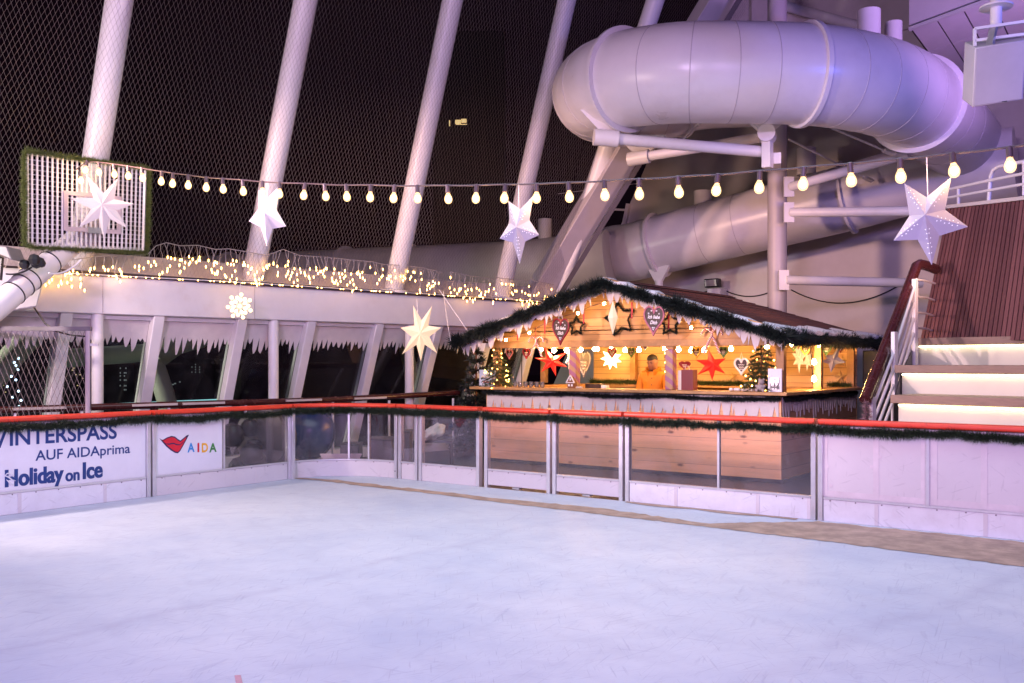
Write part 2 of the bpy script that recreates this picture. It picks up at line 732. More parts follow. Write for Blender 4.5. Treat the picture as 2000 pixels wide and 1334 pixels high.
def scuff(m, amt=0.5, col=(0.16, 0.15, 0.18)):
    """skate and puck marks: sparse short dark strokes over the base colour"""
    t = m.node_tree
    b = [n for n in t.nodes if n.type == 'BSDF_PRINCIPLED'][0]
    last = b.inputs['Base Color'].links[0].from_socket
    for ang, sc in ((25, 2.3), (-40, 2.9), (80, 2.0)):
        a = math.radians(ang)
        n = N(t, 'ShaderNodeTexNoise', i_Scale=sc, i_Detail=2.0)
        t.links.new(coords(t, (2.0, 2.0, 16.0), (a, a * 0.8, 0.3)), n.inputs['Vector'])
        f = N(t, 'ShaderNodeMapRange')
        f.inputs['From Min'].default_value = 0.655
        f.inputs['From Max'].default_value = 0.72
        f.inputs['To Max'].default_value = amt
        t.links.new(n.outputs[0], f.inputs[0])
        mx = N(t, 'ShaderNodeMix', data_type='RGBA')
        t.links.new(f.outputs[0], mx.inputs['Factor'])
        t.links.new(last, mx.inputs['A'])
        mx.inputs['B'].default_value = rgb(col)
        last = mx.outputs['Result']
    t.links.new(last, b.inputs['Base Color'])


ice_mat()
shingle_mat()
paint('white_steel', (0.74, 0.72, 0.72), 0.38, 0.06, 1.2, 0.04, dirt=(0.58, 0.53, 0.5))
paint('wall_paint', (0.62, 0.57, 0.54), 0.5, 0.08, 0.8, 0.06, dirt=(0.50, 0.45, 0.43))
paint('slide_gelcoat', (0.74, 0.71, 0.73), 0.3, 0.05, 0.9, 0.0, dirt=(0.62, 0.58, 0.58))
paint('slide_old', (0.52, 0.50, 0.45), 0.45, 0.08, 1.0, 0.0, dirt=(0.40, 0.38, 0.33))
paint('bulwark_paint', (0.50, 0.43, 0.40), 0.55, 0.12, 2.0, 0.05)
paint('dark_trim', (0.035, 0.025, 0.03), 0.4, 0.2)
paint('seam', (0.50, 0.46, 0.49), 0.5, 0.1)
paint('galvanised', (0.55, 0.55, 0.57), 0.35, 0.15, 9.0, 0.1, metal=0.7)
paint('aluminium', (0.70, 0.70, 0.73), 0.3, 0.08, 6.0, 0.0, metal=0.6)
paint('wire', (0.24, 0.20, 0.20), 0.45, 0.05, 4.0, metal=0.3)
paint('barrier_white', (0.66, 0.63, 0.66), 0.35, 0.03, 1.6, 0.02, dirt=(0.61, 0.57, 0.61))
paint('barrier_lit_tone', (0.74, 0.75, 0.80), 0.3, 0.04, 6.0, 0.02, dirt=(0.66, 0.64, 0.68))  # kick plate glow painted in as a lighter, bluer white
paint('banner_white', (0.72, 0.73, 0.80), 0.5, 0.04, 4.0)
paint('banner_blue', (0.012, 0.045, 0.20), 0.5, 0.1)
paint('logo_red', (0.62, 0.012, 0.035), 0.45, 0.1)
paint('logo_blue', (0.03, 0.25, 0.62), 0.45, 0.1)
paint('logo_yellow', (0.85, 0.45, 0.02), 0.45, 0.1)
paint('logo_green', (0.05, 0.25, 0.06), 0.45, 0.1)
paint('logo_navy', (0.012, 0.012, 0.08), 0.45, 0.1)
paint('red_pad', (0.72, 0.055, 0.025), 0.38, 0.08, 5.0)
paint('tape', (0.68, 0.62, 0.66), 0.5, 0.08, 6.0)
paint('deck_paint', (0.055, 0.055, 0.085), 0.45, 0.3, 2.5, 0.15)
paint('bare_strip', (0.48, 0.345, 0.27), 0.75, 0.22, 5.0, 0.5, dirt=(0.30, 0.20, 0.16), fine=55)
paint('water', (0.004, 0.005, 0.009), 0.15, 0.2)
paint('teak_rail', (0.055, 0.012, 0.012), 0.25, 0.25, 8.0)
paint('felt_white', (0.64, 0.59, 0.57), 0.85, 0.06, 8.0, 0.2)
paint('snow', (0.86, 0.86, 0.90), 0.8, 0.04, 9.0, 0.4)
paint('pine', (0.48, 0.26, 0.10), 0.5, 0.2, 6.0, 0.1, dirt=(0.34, 0.17, 0.06))
paint('black_plastic', (0.015, 0.015, 0.017), 0.4, 0.2)
paint('grey_plastic', (0.17, 0.16, 0.165), 0.45, 0.2)
paint('socket_plastic', (0.07, 0.05, 0.06), 0.4, 0.2)
paint('paper_white', (0.80, 0.79, 0.80), 0.6, 0.03)
paint('choco', (0.035, 0.012, 0.010), 0.5, 0.2, 20, 0.2)
paint('icing_white', (0.82, 0.78, 0.76), 0.6, 0.05)
paint('icing_red', (0.30, 0.010, 0.025), 0.45, 0.1)
paint('icing_pink', (0.52, 0.17, 0.22), 0.5, 0.15, 30)
paint('icing_yellow', (0.75, 0.50, 0.08), 0.5, 0.1)
paint('icing_green', (0.10, 0.22, 0.07), 0.5, 0.1)
paint('ribbon_red', (0.55, 0.02, 0.03), 0.5, 0.1)
paint('bag_red', (0.16, 0.012, 0.02), 0.5, 0.1)
paint('canvas_white', (0.80, 0.77, 0.72), 0.7, 0.06, 4.0, 0.3, fine=12)
paint('bauble', (0.72, 0.62, 0.58), 0.18, 0.1, metal=0.9)
paint('straw', (0.62, 0.42, 0.17), 0.7, 0.2, 20)
paint('plush', (0.36, 0.30, 0.28), 0.95, 0.2, 30, 0.5)
paint('gingerbread', (0.22, 0.085, 0.035), 0.7, 0.2, 20, 0.2)
paint('light_blue_card', (0.48, 0.58, 0.74), 0.5, 0.1, 8)
paint('silver_foil', (0.6, 0.6, 0.62), 0.25, 0.3, 20, 0.2, metal=0.8)
paint('skin', (0.25, 0.11, 0.066), 0.5, 0.08, 12)
paint('hair', (0.005, 0.004, 0.004), 0.6, 0.2, 40, 0.3)
paint('jacket_orange', (0.58, 0.20, 0.006), 0.65, 0.14, 8, 0.7, fine=11)
paint('trouser', (0.03, 0.03, 0.045), 0.8, 0.2)
paint('soffit_paint', (0.80, 0.74, 0.78), 0.5, 0.05, 2.0)
paint('speaker_white', (0.46, 0.43, 0.47), 0.5, 0.05, 4.0, 0.15, fine=160)
paint('riser_cream', (0.60, 0.56, 0.46), 0.5, 0.05, 2.0)
paint('outer_tube', (0.46, 0.48, 0.40), 0.5, 0.08, 2.0)
paint('city_dark', (0.006, 0.005, 0.008), 0.9, 0.1)
paint('blue_glow_tone', (0.008, 0.03, 0.11), 0.25, 0.2)
paint('machine_grey', (0.12, 0.11, 0.115), 0.4, 0.2, 4.0, metal=0.3)
planks('gable_boards', 2, 0, 0.125, (0.58, 0.32, 0.125), (0.24, 0.10, 0.035), 0.16, joint=0.05)
planks('pine_boards', 2, 0, 0.125, (0.62, 0.39, 0.18), (0.26, 0.11, 0.04), 0.16, joint=0.05)
planks('pine_boards_side', 2, 1, 0.125, (0.60, 0.37, 0.17), (0.26, 0.11, 0.04), 0.16, joint=0.05)
planks('counter_boards', 2, 0, 0.185, (0.95, 0.50, 0.25), (0.28, 0.12, 0.05), 0.14, joint=0.016)  # warm bulb light put into the front colour, side boards kept darker
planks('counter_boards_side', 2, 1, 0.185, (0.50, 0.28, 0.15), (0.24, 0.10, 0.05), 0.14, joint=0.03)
planks('tread_wood', 2, 0, 0.5, (0.27, 0.17, 0.12), (0.10, 0.06, 0.04), 0.2, joint=0.0, knots=False)
island_mat('slat_wood', (0.115, 0.045, 0.048), (0.19, 0.078, 0.078), 0.5)
island_mat('tinsel_green', (0.005, 0.012, 0.007), (0.030, 0.050, 0.020), 0.6)
island_mat('tinsel_light', (0.05, 0.085, 0.015), (0.16, 0.19, 0.05), 0.55)
island_mat('fir_dark', (0.003, 0.007, 0.006), (0.012, 0.024, 0.018), 0.65)
island_mat('fir_green', (0.012, 0.030, 0.008), (0.055, 0.085, 0.020), 0.65)
stripes('candy_stripe', (0.44, 0.26, 0.13), (0.34, 0.12, 0.23), 0.15)
stripes('cane_stripe', (0.80, 0.74, 0.72), (0.45, 0.03, 0.05), 0.03)
glass('clear_sheet', (0.95, 0.92, 0.93), 0.036, 1.0, 0.04)
glass('window_pane', (0.80, 0.84, 0.84), 0.010, 0.7, 0.02)
glass('glassware', (0.92, 0.92, 0.92), 0.10, 1.0, 0.05)
emis('bulb_warm', (1.0, 0.58, 0.22), 330.0)
emis('bulb_hut', (1.0, 0.56, 0.19), 300.0)
emis('mini_led', (1.0, 0.50, 0.10), 20.0, sampled=False)
emis('mini_cold', (0.55, 0.75, 1.0), 6.0, sampled=False)
emis('led_strip', (1.0, 0.86, 0.52), 9.0)
emis('lantern_warm', (1.0, 0.66, 0.33), 0.62, base=(0.5, 0.45, 0.4))
emis('lantern_hot', (1.0, 0.66, 0.26), 9.0)
emis('lantern_soft', (1.0, 0.86, 0.80), 0.03, base=(0.5, 0.47, 0.48))
emis('lantern_red', (1.0, 0.03, 0.02), 0.55, base=(0.55, 0.015, 0.015))
emis('snowflake_led', (1.0, 0.62, 0.26), 3.0)
emis('perforation', (1.0, 0.95, 1.0), 0.6, sampled=False)
emis('city_window', (1.0, 0.70, 0.30), 0.8, sampled=False)
emis('city_window_cold', (0.7, 0.8, 0.8), 0.28, sampled=False)
emis('cyan_strip', (0.30, 0.80, 0.85), 1.1, sampled=False)
paint('cage_frame', (0.17, 0.15, 0.17), 0.4, 0.2)
paint('fairy_wire', (0.42, 0.38, 0.36), 0.5, 0.1)
paint('column_grey', (0.46, 0.42, 0.44), 0.4, 0.08, 2.0)
paint('star_paper', (0.52, 0.50, 0.55), 0.6, 0.03)


def envelope_mat():
    """frosted amber glass bulb: glows softly, lets the hot core show through"""
    m, t, b, out = new_mat('bulb_envelope')
    t.nodes.remove(b)
    tr = N(t, 'ShaderNodeBsdfTransparent')
    em = N(t, 'ShaderNodeEmission')
    em.inputs[0].default_value = (1.0, 0.62, 0.28, 1)
    em.inputs[1].default_value = 3.0
    mx = N(t, 'ShaderNodeMixShader')
    mx.inputs[0].default_value = 0.55
    t.links.new(tr.outputs[0], mx.inputs[1])
    t.links.new(em.outputs[0], mx.inputs[2])
    t.links.new(mx.outputs[0], out.inputs[0])
    m.cycles.emission_sampling = 'NONE'


envelope_mat()
scuff(M['barrier_white'], 0.14)
scuff(M['barrier_lit_tone'], 0.17)
scuff(M['red_pad'], 0.35, (0.25, 0.03, 0.02))


# ------------------------------------------------------------------ ground sheets
UL = -9.81          # plane of the long barrier on the left (u)
VR = 9.22           # plane of the gate-side barrier (v)
RX, RY = 1.08, 0.87  # rounded rink corner
CU, CV = UL + RX, VR - RY


def corner_arc(n=14, off=0.0):
    """rink corner from the left barrier (angle 0) to the gate side"""
    pts = []
    for i in range(n + 1):
        a = PI - (PI / 2) * i / n
        pts.append((CU + (RX + off) * math.cos(a), CV + (RY + off) * math.sin(a)))
    return pts


def flat(name, pts, z, mat, kind='structure'):
    mb = MB()
    mb.add([(p[0], p[1], z) for p in pts], [tuple(range(len(pts)))])
    o = mb.build(name, mat, None, smooth=False)
    tag(o, kind=kind)
    return o


flat('ice', [(UL, -9), (UL, CV)] + corner_arc() [1:] + [(9, VR), (9, -9)], 0.0, M['ice'])

# bare worn strip of rink floor along the gate side
lo = [(560, 933), (640, 940), (700, 948), (800, 959), (960, 979), (1170, 1004), (1400, 1031), (1600, 1055), (2000, 1107), (2300, 1148)]
hi = [(560, 932), (640, 936), (700, 942), (800, 953), (960, 972), (1170, 992), (1380, 1022), (1530, 1019), (1600, 1019), (2000, 1058), (2300, 1090)]


def jag(pts, n, amp):
    out = []
    for (x0, y0), (x1, y1) in zip(pts, pts[1:]):
        for k in range(n):
            f = k / n
            out.append((x0 + (x1 - x0) * f, y0 + (y1 - y0) * f + random.uniform(-amp, amp)))
    out.append(pts[-1])
    return out


# strip as an even quad band so that the outline may wander
xs = np.linspace(560, 2300, 140)
yl = np.interp(xs, [p[0] for p in lo], [p[1] for p in lo]) + RNG.normal(0, 0.5, 140)
yh = np.interp(xs, [p[0] for p in hi], [p[1] for p in hi]) + RNG.normal(0, 0.7, 140)
mb = MB()
T = [Pz(x, min(a, b - 0.6), 0.004) for x, a, b in zip(xs, yh, yl)]
B = [Pz(x, b, 0.004) for x, b in zip(xs, yl)]
mb.add(T + B, [(i, i + 1, 140 + i + 1, 140 + i) for i in range(139)])
tag(mb.build('bare_floor_strip', M['bare_strip'], None, smooth=False), kind='structure')
# second thin bare line tight against the barrier foot
xs = np.linspace(1225, 1560, 60)
mb = MB()
T = [(uv_u(x, VR - 0.03), VR - 0.03, 0.005) for x in xs]
B = [(t[0], t[1] - 0.06 - 0.08 * abs(math.sin(i * 0.13)) * (1 if i < 52 else 0.4), 0.005) for i, t in enumerate(T)]
mb.add(T + B, [(i, i + 1, 60 + i + 1, 60 + i) for i in range(59)])
tag(mb.build('bare_foot_strip', M['bare_strip'], None, smooth=False), kind='structure')
# faint red painted mark under the ice in the foreground
mb = MB()
mb.add([Pz(458, 1319, 0.003), Pz(470, 1318, 0.003), Pz(477, 1346, 0.003), Pz(463, 1347, 0.003)], [(0, 1, 2, 3)])
paint('faint_red', (0.62, 0.36, 0.42), 0.6, 0.1, 20)
tag(mb.build('rink_marking', M['faint_red'], None, smooth=False), kind='structure')

# ------------------------------------------------------------------ ship side frame (s along the side, o inward)
SX0, SY0 = -3.46, 13.77
DX, DY = 0.725, 0.688
NX, NY = 0.688, -0.725
LEAN = 0.385


def side(s, o, z):
    return c2w(SX0 + DX * s + NX * o, SY0 + DY * s + NY * o, z)


def s_px(px, o=0.0):
    x = (px - 1000) / F
    X0, Y0 = SX0 + NX * o, SY0 + NY * o
    return (x * Y0 - X0) / (DX - x * DY)


def side_px(px, py, o=0.0):
    s = s_px(px, o)
    Y = SY0 + DY * s + NY * o
    return side(s, o, EYE + (HOR - py) * Y / F)


# deck round the rink, and the harbour water far below the ship
dk = [side(-12, -1.3, 0), side(6.2, -1.3, 0), (-11.5, 20.9, 0), (14, 20.9, 0), (14, -12, 0), (-12, -12, 0)]
flat('deck', [(p[0], p[1]) for p in dk], -0.03, M['deck_paint'])
flat('harbour_water', [(-1500, -1500), (1500, -1500), (1500, 1500), (-1500, 1500)], -22, M['water'])

# ------------------------------------------------------------------ rink barriers
BH = 1.0            # top of the red pad
KZ = 0.215          # top of the kick plate


def sweep(mb, path, prof, up=0.0):
    """closed profile (outward offset, z) swept along a ground path; outward = away from the rink"""
    n = len(path)
    base = len(mb.v)
    m = len(prof)
    for i, p in enumerate(path):
        a = Vector(path[max(i - 1, 0)])
        b = Vector(path[min(i + 1, n - 1)])
        d = (b - a).normalized()
        nn = Vector((-d.y, d.x))      # left of travel = outside of the rink
        for o, z in prof:
            q = Vector(p) + nn * o
            mb.v.append((q.x, q.y, z))
    for i in range(n - 1):
        for k in range(m):
            l = (k + 1) % m
            mb.f.append((base + i * m + k, base + i * m + l, base + (i + 1) * m + l, base + (i + 1) * m + k))
    mb.f.append(tuple(base + k for k in range(m)))
    mb.f.append(tuple(base + (n - 1) * m + k for k in reversed(range(m))))


def rect(o0, o1, z0, z1):
    return [(o0, z0), (o1, z0), (o1, z1), (o0, z1)]


PAD = [(-0.035, 0.945), (0.075, 0.945), (0.085, 0.96), (0.085, 0.985), (0.07, 1.0), (-0.03, 1.0), (-0.043, 0.985), (-0.043, 0.958)]


def along(path, t):
    """point and direction at arc length fraction t"""
    L = [0]
    for a, b in zip(path, path[1:]):
        L.append(L[-1] + (Vector(b) - Vector(a)).length)
    d = t * L[-1]
    for i in range(len(path) - 1):
        if d <= L[i + 1] + 1e-9:
            f = (d - L[i]) / (L[i + 1] - L[i])
            a, b = Vector(path[i]), Vector(path[i + 1])
            return a + (b - a) * f, (b - a).normalized()
    return Vector(path[-1]), (Vector(path[-1]) - Vector(path[-2])).normalized()


def plen(path):
    return sum((Vector(b) - Vector(a)).length for a, b in zip(path, path[1:]))


def sub(path, t0, t1, n=None):
    if len(path) == 2:
        return [along(path, t0)[0], along(path, t1)[0]]
    n = n or len(path)
    return [along(path, t0 + (t1 - t0) * i / (n - 1))[0] for i in range(n)]


def barrier(path, label, fills, kick='plain', kick_joints=(), post_ends=(1, 1), dividers=(), name='rink_barrier', zb=0.0, lit=False):
    """one section of boards. fills = list of (t0, t1, material key)"""
    mid, _ = along(path, 0.5)
    root = thing(name, (mid.x, mid.y, 0), label, 'rink barrier', 'barrier sections round the ice rink')
    Lp = plen(path)
    pw = 0.055
    e0, e1 = (pw / Lp if post_ends[0] else 0), (1 - pw / Lp if post_ends[1] else 1)
    mb = MB()
    sweep(mb, sub(path, e0, e1), rect(0.0, 0.05, zb, KZ))
    mb.build('kick_plate', M['barrier_lit_tone' if lit else 'barrier_white'], root, bevel=0.004)
    # joints / battens on the kick plate
    if kick_joints:
        for t in kick_joints:
            mb = MB()
            p, d = along(path, t)
            q = Vector((d.x, d.y, 0))
            nrm = Vector((d.y, -d.x, 0))
            mb.obox(Vector((p.x, p.y, zb + 0.004)) - q * 0.018 + nrm * 0.001, q * 0.036, nrm * 0.004, Vector((0, 0, KZ - zb - 0.012)))
            mb.build('kick_batten', M['barrier_white'], root)
    # foot rail of the pane with its screws
    mb = MB()
    sweep(mb, sub(path, e0, e1), rect(-0.008, 0.045, KZ + 0.002, KZ + 0.022))
    k = max(3, int(Lp / 0.24))
    mb.build('glazing_rail', M['aluminium'], root)
    mb = MB()
    for i in range(k):
        p, d = along(path, (i + 0.5) / k)
        nrm = Vector((d.y, -d.x, 0))
        mb.lathe(Vector((p.x, p.y, KZ - 0.012)) + nrm * -0.001, [(0.007, 0), (0.006, 0.006), (0.002, 0.007)], 6, nrm)
    mb.build('screw', M['machine_grey'], root)
    for i, (t0, t1, mk) in enumerate(fills):
        mb = MB()
        sweep(mb, sub(path, max(t0, e0), min(t1, e1)), rect(0.012, 0.022, KZ + 0.022, 0.944))
        mb.build('glass_pane' if mk == 'clear_sheet' else 'white_panel', M[mk], root)
    for t in dividers:
        p, d = along(path, t)
        q = Vector((d.x, d.y, 0))
        nrm = Vector((-d.y, d.x, 0))
        mb = MB()
        mb.obox(Vector((p.x, p.y, KZ + 0.023)) - q * 0.012 - nrm * 0.004, q * 0.024, nrm * 0.045, Vector((0, 0, 0.72)))
        mb.build('divider', M['aluminium'], root)
    for e, t in ((post_ends[0], 0), (post_ends[1], 1)):
        if not e:
            continue
        p, d = along(path, t)
        q = Vector((d.x, d.y, 0)) * (1 if t == 0 else -1)
        nrm = Vector((-d.y, d.x, 0))
        mb = MB()
        mb.obox(Vector((p.x, p.y, 0.0)) + q * 0.003 - nrm * 0.012, q * 0.048, nrm * 0.075, Vector((0, 0, 0.943)))
        mb.build('post', M['aluminium'], root, bevel=0.003)
    mb = MB()
    sweep(mb, sub(path, 0.004, 0.996, 16), PAD)
    mb.build('top_pad', M['red_pad'], root, angle=60)
    return root


def ru(px):
    return (uv_u(px, VR), VR)


def lv(px):
    return (UL, uv_v(px, UL))


PATHS = {}
# long side with the banner
pA = [(UL, 1.2), lv(294)]
PATHS['banner'] = pA
LA = plen(pA)


def tA(px):
    return (uv_v(px, UL) - 1.2) / LA


banner_section = barrier(pA, 'long white barrier with blue WINTERSPASS banner lettering along the ice', [(0, 1, 'banner_white')],
                         kick_joints=[tA(38), tA(205)], lit=True)
pB = [lv(297), lv(568)]
PATHS['logo'] = pB
vb0, vb1 = pB[0][1], pB[1][1]
tl = (uv_v(438, UL) - vb0) / (vb1 - vb0)
logo_section = barrier(pB, 'barrier section with the red lips logo panel beside a clear pane', [(0, tl - 0.012, 'banner_white'), (tl + 0.012, 1, 'clear_sheet')],
                       dividers=[tl], kick_joints=[(uv_v(500, UL) - vb0) / (vb1 - vb0)])
pC = [lv(571)] + [p for p in corner_arc(16)] + [ru(776)]
PATHS['corner'] = pC
corner_section = barrier(pC, 'curved corner barrier with bowed clear panes and white kick plate', [(0, 1, 'clear_sheet')], dividers=[0.52, 0.70])
pD = [ru(778), ru(816)]
barrier(pD, 'narrowest clear barrier section, just after the curved corner', [(0, 1, 'clear_sheet')])
pE = [ru(818), ru(937)]
PATHS['short'] = pE
barrier(pE, 'short clear barrier section between the narrow one and the gate leaves', [(0, 1, 'clear_sheet')])
pF = [ru(946), ru(1075)]
PATHS['gate1'] = pF
gate_a = barrier(pF, 'rink gate leaf with clear pane, the one nearer the curved corner', [(0, 1, 'clear_sheet')], name='rink_gate', zb=0.035)
pG = [ru(1079), ru(1217)]
PATHS['gate2'] = pG
gate_b = barrier(pG, 'rink gate leaf with clear pane, next to the wide double pane section', [(0, 1, 'clear_sheet')], name='rink_gate', zb=0.035)
for g in (gate_a, gate_b):
    g['category'] = 'gate'
    g['group'] = 'gate leaves of the rink'
    org = ORG[g.name]
    mb = MB()
    mb.obox(org + Vector((-0.05, -0.02, 0.012)), (0.1, 0, 0), (0, 0.06, 0), (0, 0, 0.02))
    mb.build('gate_bolt', M['galvanised'], g)
pH = [ru(1221), ru(1594)]
PATHS['double'] = pH
uh0, uh1 = pH[0][0], pH[1][0]


def tH(px):
    return (uv_u(px, VR) - uh0) / (uh1 - uh0)


barrier(pH, 'wide barrier section with two clear panes in front of the hut counter', [(0, tH(1401), 'clear_sheet'), (tH(1405), 1, 'clear_sheet')],
        dividers=[tH(1403)], kick_joints=[tH(1320), tH(1480), tH(1580)], lit=True)
pI = [ru(1597), (0.6, VR)]
PATHS['taped'] = pI
ui0, ui1 = pI[0][0], pI[1][0]


def tI(px):
    return (uv_u(px, VR) - ui0) / (ui1 - ui0)


taped = barrier(pI, 'barrier section of white panels with pale tape bands below the lit steps', [(0, tI(1811), 'barrier_white'), (tI(1814), 1, 'barrier_white')],
                dividers=[tI(1812)], kick_joints=[tI(1712), tI(1925)], lit=True)
mb = MB()
for x0, x1, y0, y1 in ((1606, 1616, 845, 960), (1705, 1716, 845, 975), (1798, 1806, 845, 984), (1818, 1830, 850, 985), (1915, 1928, 850, 1000)):
    a, b = Pv(x0, y0 - 8, VR), Pv(x1, y1, VR)
    mb.box((a.x, VR + 0.008, 0.245), (b.x, VR + 0.0115, 0.94))
for x0, x1 in ((1606, 1800), (1818, 2100)):
    a, b = uv_u(x0, VR), uv_u(x1, VR)
    mb.box((a, VR + 0.0095, 0.245), (b, VR + 0.0118, 0.30))
for k in range(9):
    x = random.choice([1611, 1711, 1802, 1824, 1921]) + random.uniform(-14, 12)
    u = uv_u(x, VR)
    z = random.uniform(0.25, 0.92)
    mb.add([(u, VR + 0.0066, z), (u + 0.03, VR + 0.0066, z + 0.006), (u + 0.038, VR + 0.0066, z + 0.03), (u + 0.006, VR + 0.0066, z + 0.04)], [(0, 1, 2, 3)])
mb.build('tape_band', M['tape'], taped)


# ------------------------------------------------------------------ lettering
def text_mesh(s, bold=0.0, extrude=0.0, shear=0.0):
    cu = bpy.data.curves.new('lettering', 'FONT')
    cu.body = s
    cu.offset = bold
    cu.shear = shear
    cu.extrude = extrude
    cu.resolution_u = 6
    o = bpy.data.objects.new('lettering', cu)
    C.objects.link(o)
    bpy.context.view_layer.update()
    dg = bpy.context.evaluated_depsgraph_get()
    me = bpy.data.meshes.new_from_object(o.evaluated_get(dg))
    v = np.array([tuple(x.co) for x in me.vertices])
    f = [tuple(p.vertices) for p in me.polygons]
    bpy.data.objects.remove(o)
    bpy.data.curves.remove(cu)
    bpy.data.meshes.remove(me)
    return v, f


def fit_text(mb, s, o, ax, az, nrm, wide, high, bold=0.02, shear=0.0, ref='H', th=0.003):
    """lettering with baseline start o, along ax for width wide; capital height high"""
    v, f = text_mesh(s, bold, 0.0, shear)
    r, _ = text_mesh(ref, bold)
    x0, x1 = v[:, 0].min(), v[:, 0].max()
    cap = r[:, 1].max()
    ax, az, nrm, o = Vector(ax).normalized(), Vector(az).normalized(), Vector(nrm).normalized(), Vector(o)
    pts = []
    for p in v:
        pts.append(o + ax * ((p[0] - x0) / (x1 - x0) * wide) + az * (p[1] / cap * high) + nrm * th)
    mb.add(pts, f)


FX = UL + 0.012 - 0.0      # face of the panels on the left side (towards the rink)
FACE = UL - 0.012 + 0.0    # sweep offset +0.012 lies outside, i.e. smaller u
TX = FACE + 0.001
mb = MB()


def banner_line(mb, s, px0, px1, pyb, cap, bold, ref='H', shear=0.0, dy=0.0, th=0.002):
    a = Pu(px0, pyb[0], TX)
    b = Pu(px1, pyb[1], TX)
    z = (a.z + b.z) / 2
    fit_text(mb, s, (TX, a.y + dy, z), (0, 1, 0), (0, 0, 1), (1, 0, 0), b.y - a.y, cap, bold, shear, ref, th)


banner_line(mb, 'INTERSPASS', 19, 228, (872, 854), 0.162, 0.022)
banner_line(mb, 'W', -34, 13, (876, 873), 0.162, 0.022)
banner_line(mb, 'AUF AIDAprima', 69, 254, (899, 885), 0.105, 0.012)
for dy, th in ((-0.004, 0.0016), (0.0, 0.0020), (0.004, 0.0024)):
    banner_line(mb, 'Holiday', 10, 124, (950, 940), 0.172, 0.026, dy=dy, th=th)
    banner_line(mb, 'on', 128, 155, (940, 937), 0.130, 0.022, dy=dy * 0.7, th=th)
    banner_line(mb, 'Ice', 162, 200, (935, 931), 0.178, 0.026, dy=dy, th=th)
mb.build('banner_lettering', M['banner_blue'], banner_section, smooth=False)
# little white skate swirl across the H
mb = MB()
h0 = Pu(14, 934, TX + 0.003)
for k, (dy, dz, ln) in enumerate(((-0.03, 0.02, 0.10), (-0.045, -0.005, 0.13), (-0.01, -0.04, 0.08))):
    pts = []
    for i in range(9):
        f = i / 8
        pts.append(h0 + Vector((0.001 * k, dy + ln * f, dz + 0.03 * math.sin(f * PI * 1.2 + k))))
    mb.tube(pts, [0.002 + 0.006 * math.sin(PI * i / 8) for i in range(9)], 5)
mb.build('skate_swirl', M['banner_white'], banner_section)

# lips logo and coloured word
lo0 = Pu(311, 852, TX)
lo1 = Pu(369, 884, TX)
LW = lo1.y - lo0.y
LZ0, LZ1 = Pu(345, 885.5, TX).z, Pu(340, 851, TX).z
LH = LZ1 - LZ0


def lip(mb, pts, th):
    mb.prism([Vector((TX + th, lo0.y + x * LW, LZ0 + y * LH)) for x, y in pts], (0.001, 0, 0))


outer = [(0.0, 0.93), (0.10, 0.80), (0.25, 0.93), (0.40, 1.0), (0.52, 0.95), (0.62, 0.80), (0.70, 0.70), (0.80, 0.82), (0.92, 0.97), (1.0, 1.0),
         (0.93, 0.78), (0.82, 0.45), (0.70, 0.12), (0.62, 0.0), (0.52, 0.04), (0.38, 0.20), (0.22, 0.45), (0.10, 0.70)]
inner = [(0.07, 0.83), (0.12, 0.75), (0.25, 0.87), (0.40, 0.93), (0.51, 0.88), (0.61, 0.72), (0.70, 0.62), (0.80, 0.74), (0.90, 0.88),
         (0.88, 0.75), (0.78, 0.45), (0.68, 0.18), (0.61, 0.08), (0.53, 0.11), (0.40, 0.27), (0.25, 0.50), (0.14, 0.72)]
line = [(0.16, 0.63), (0.30, 0.58), (0.45, 0.62), (0.58, 0.52), (0.68, 0.50), (0.80, 0.62), (0.84, 0.70), (0.80, 0.58), (0.68, 0.45), (0.57, 0.46), (0.45, 0.555), (0.30, 0.52)]
for nm, pts, mk, th in (('lips_outline', outer, 'logo_navy', 0.001), ('lips', inner, 'logo_red', 0.003), ('lips_line', line, 'logo_navy', 0.005)):
    mb = MB()
    lip(mb, pts, th)
    mb.build(nm, M[mk], logo_section, smooth=False)
for ch, x0, x1, mk in (('A', 366, 380, 'logo_blue'), ('I', 385.5, 389, 'logo_red'), ('D', 394, 406, 'logo_yellow'), ('A', 408.5, 423, 'logo_green')):
    mb = MB()
    banner_line(mb, ch, x0, x1, (883.5, 881.5), 0.108, 0.03)
    mb.build('logo_letter', M[mk], logo_section, smooth=False)


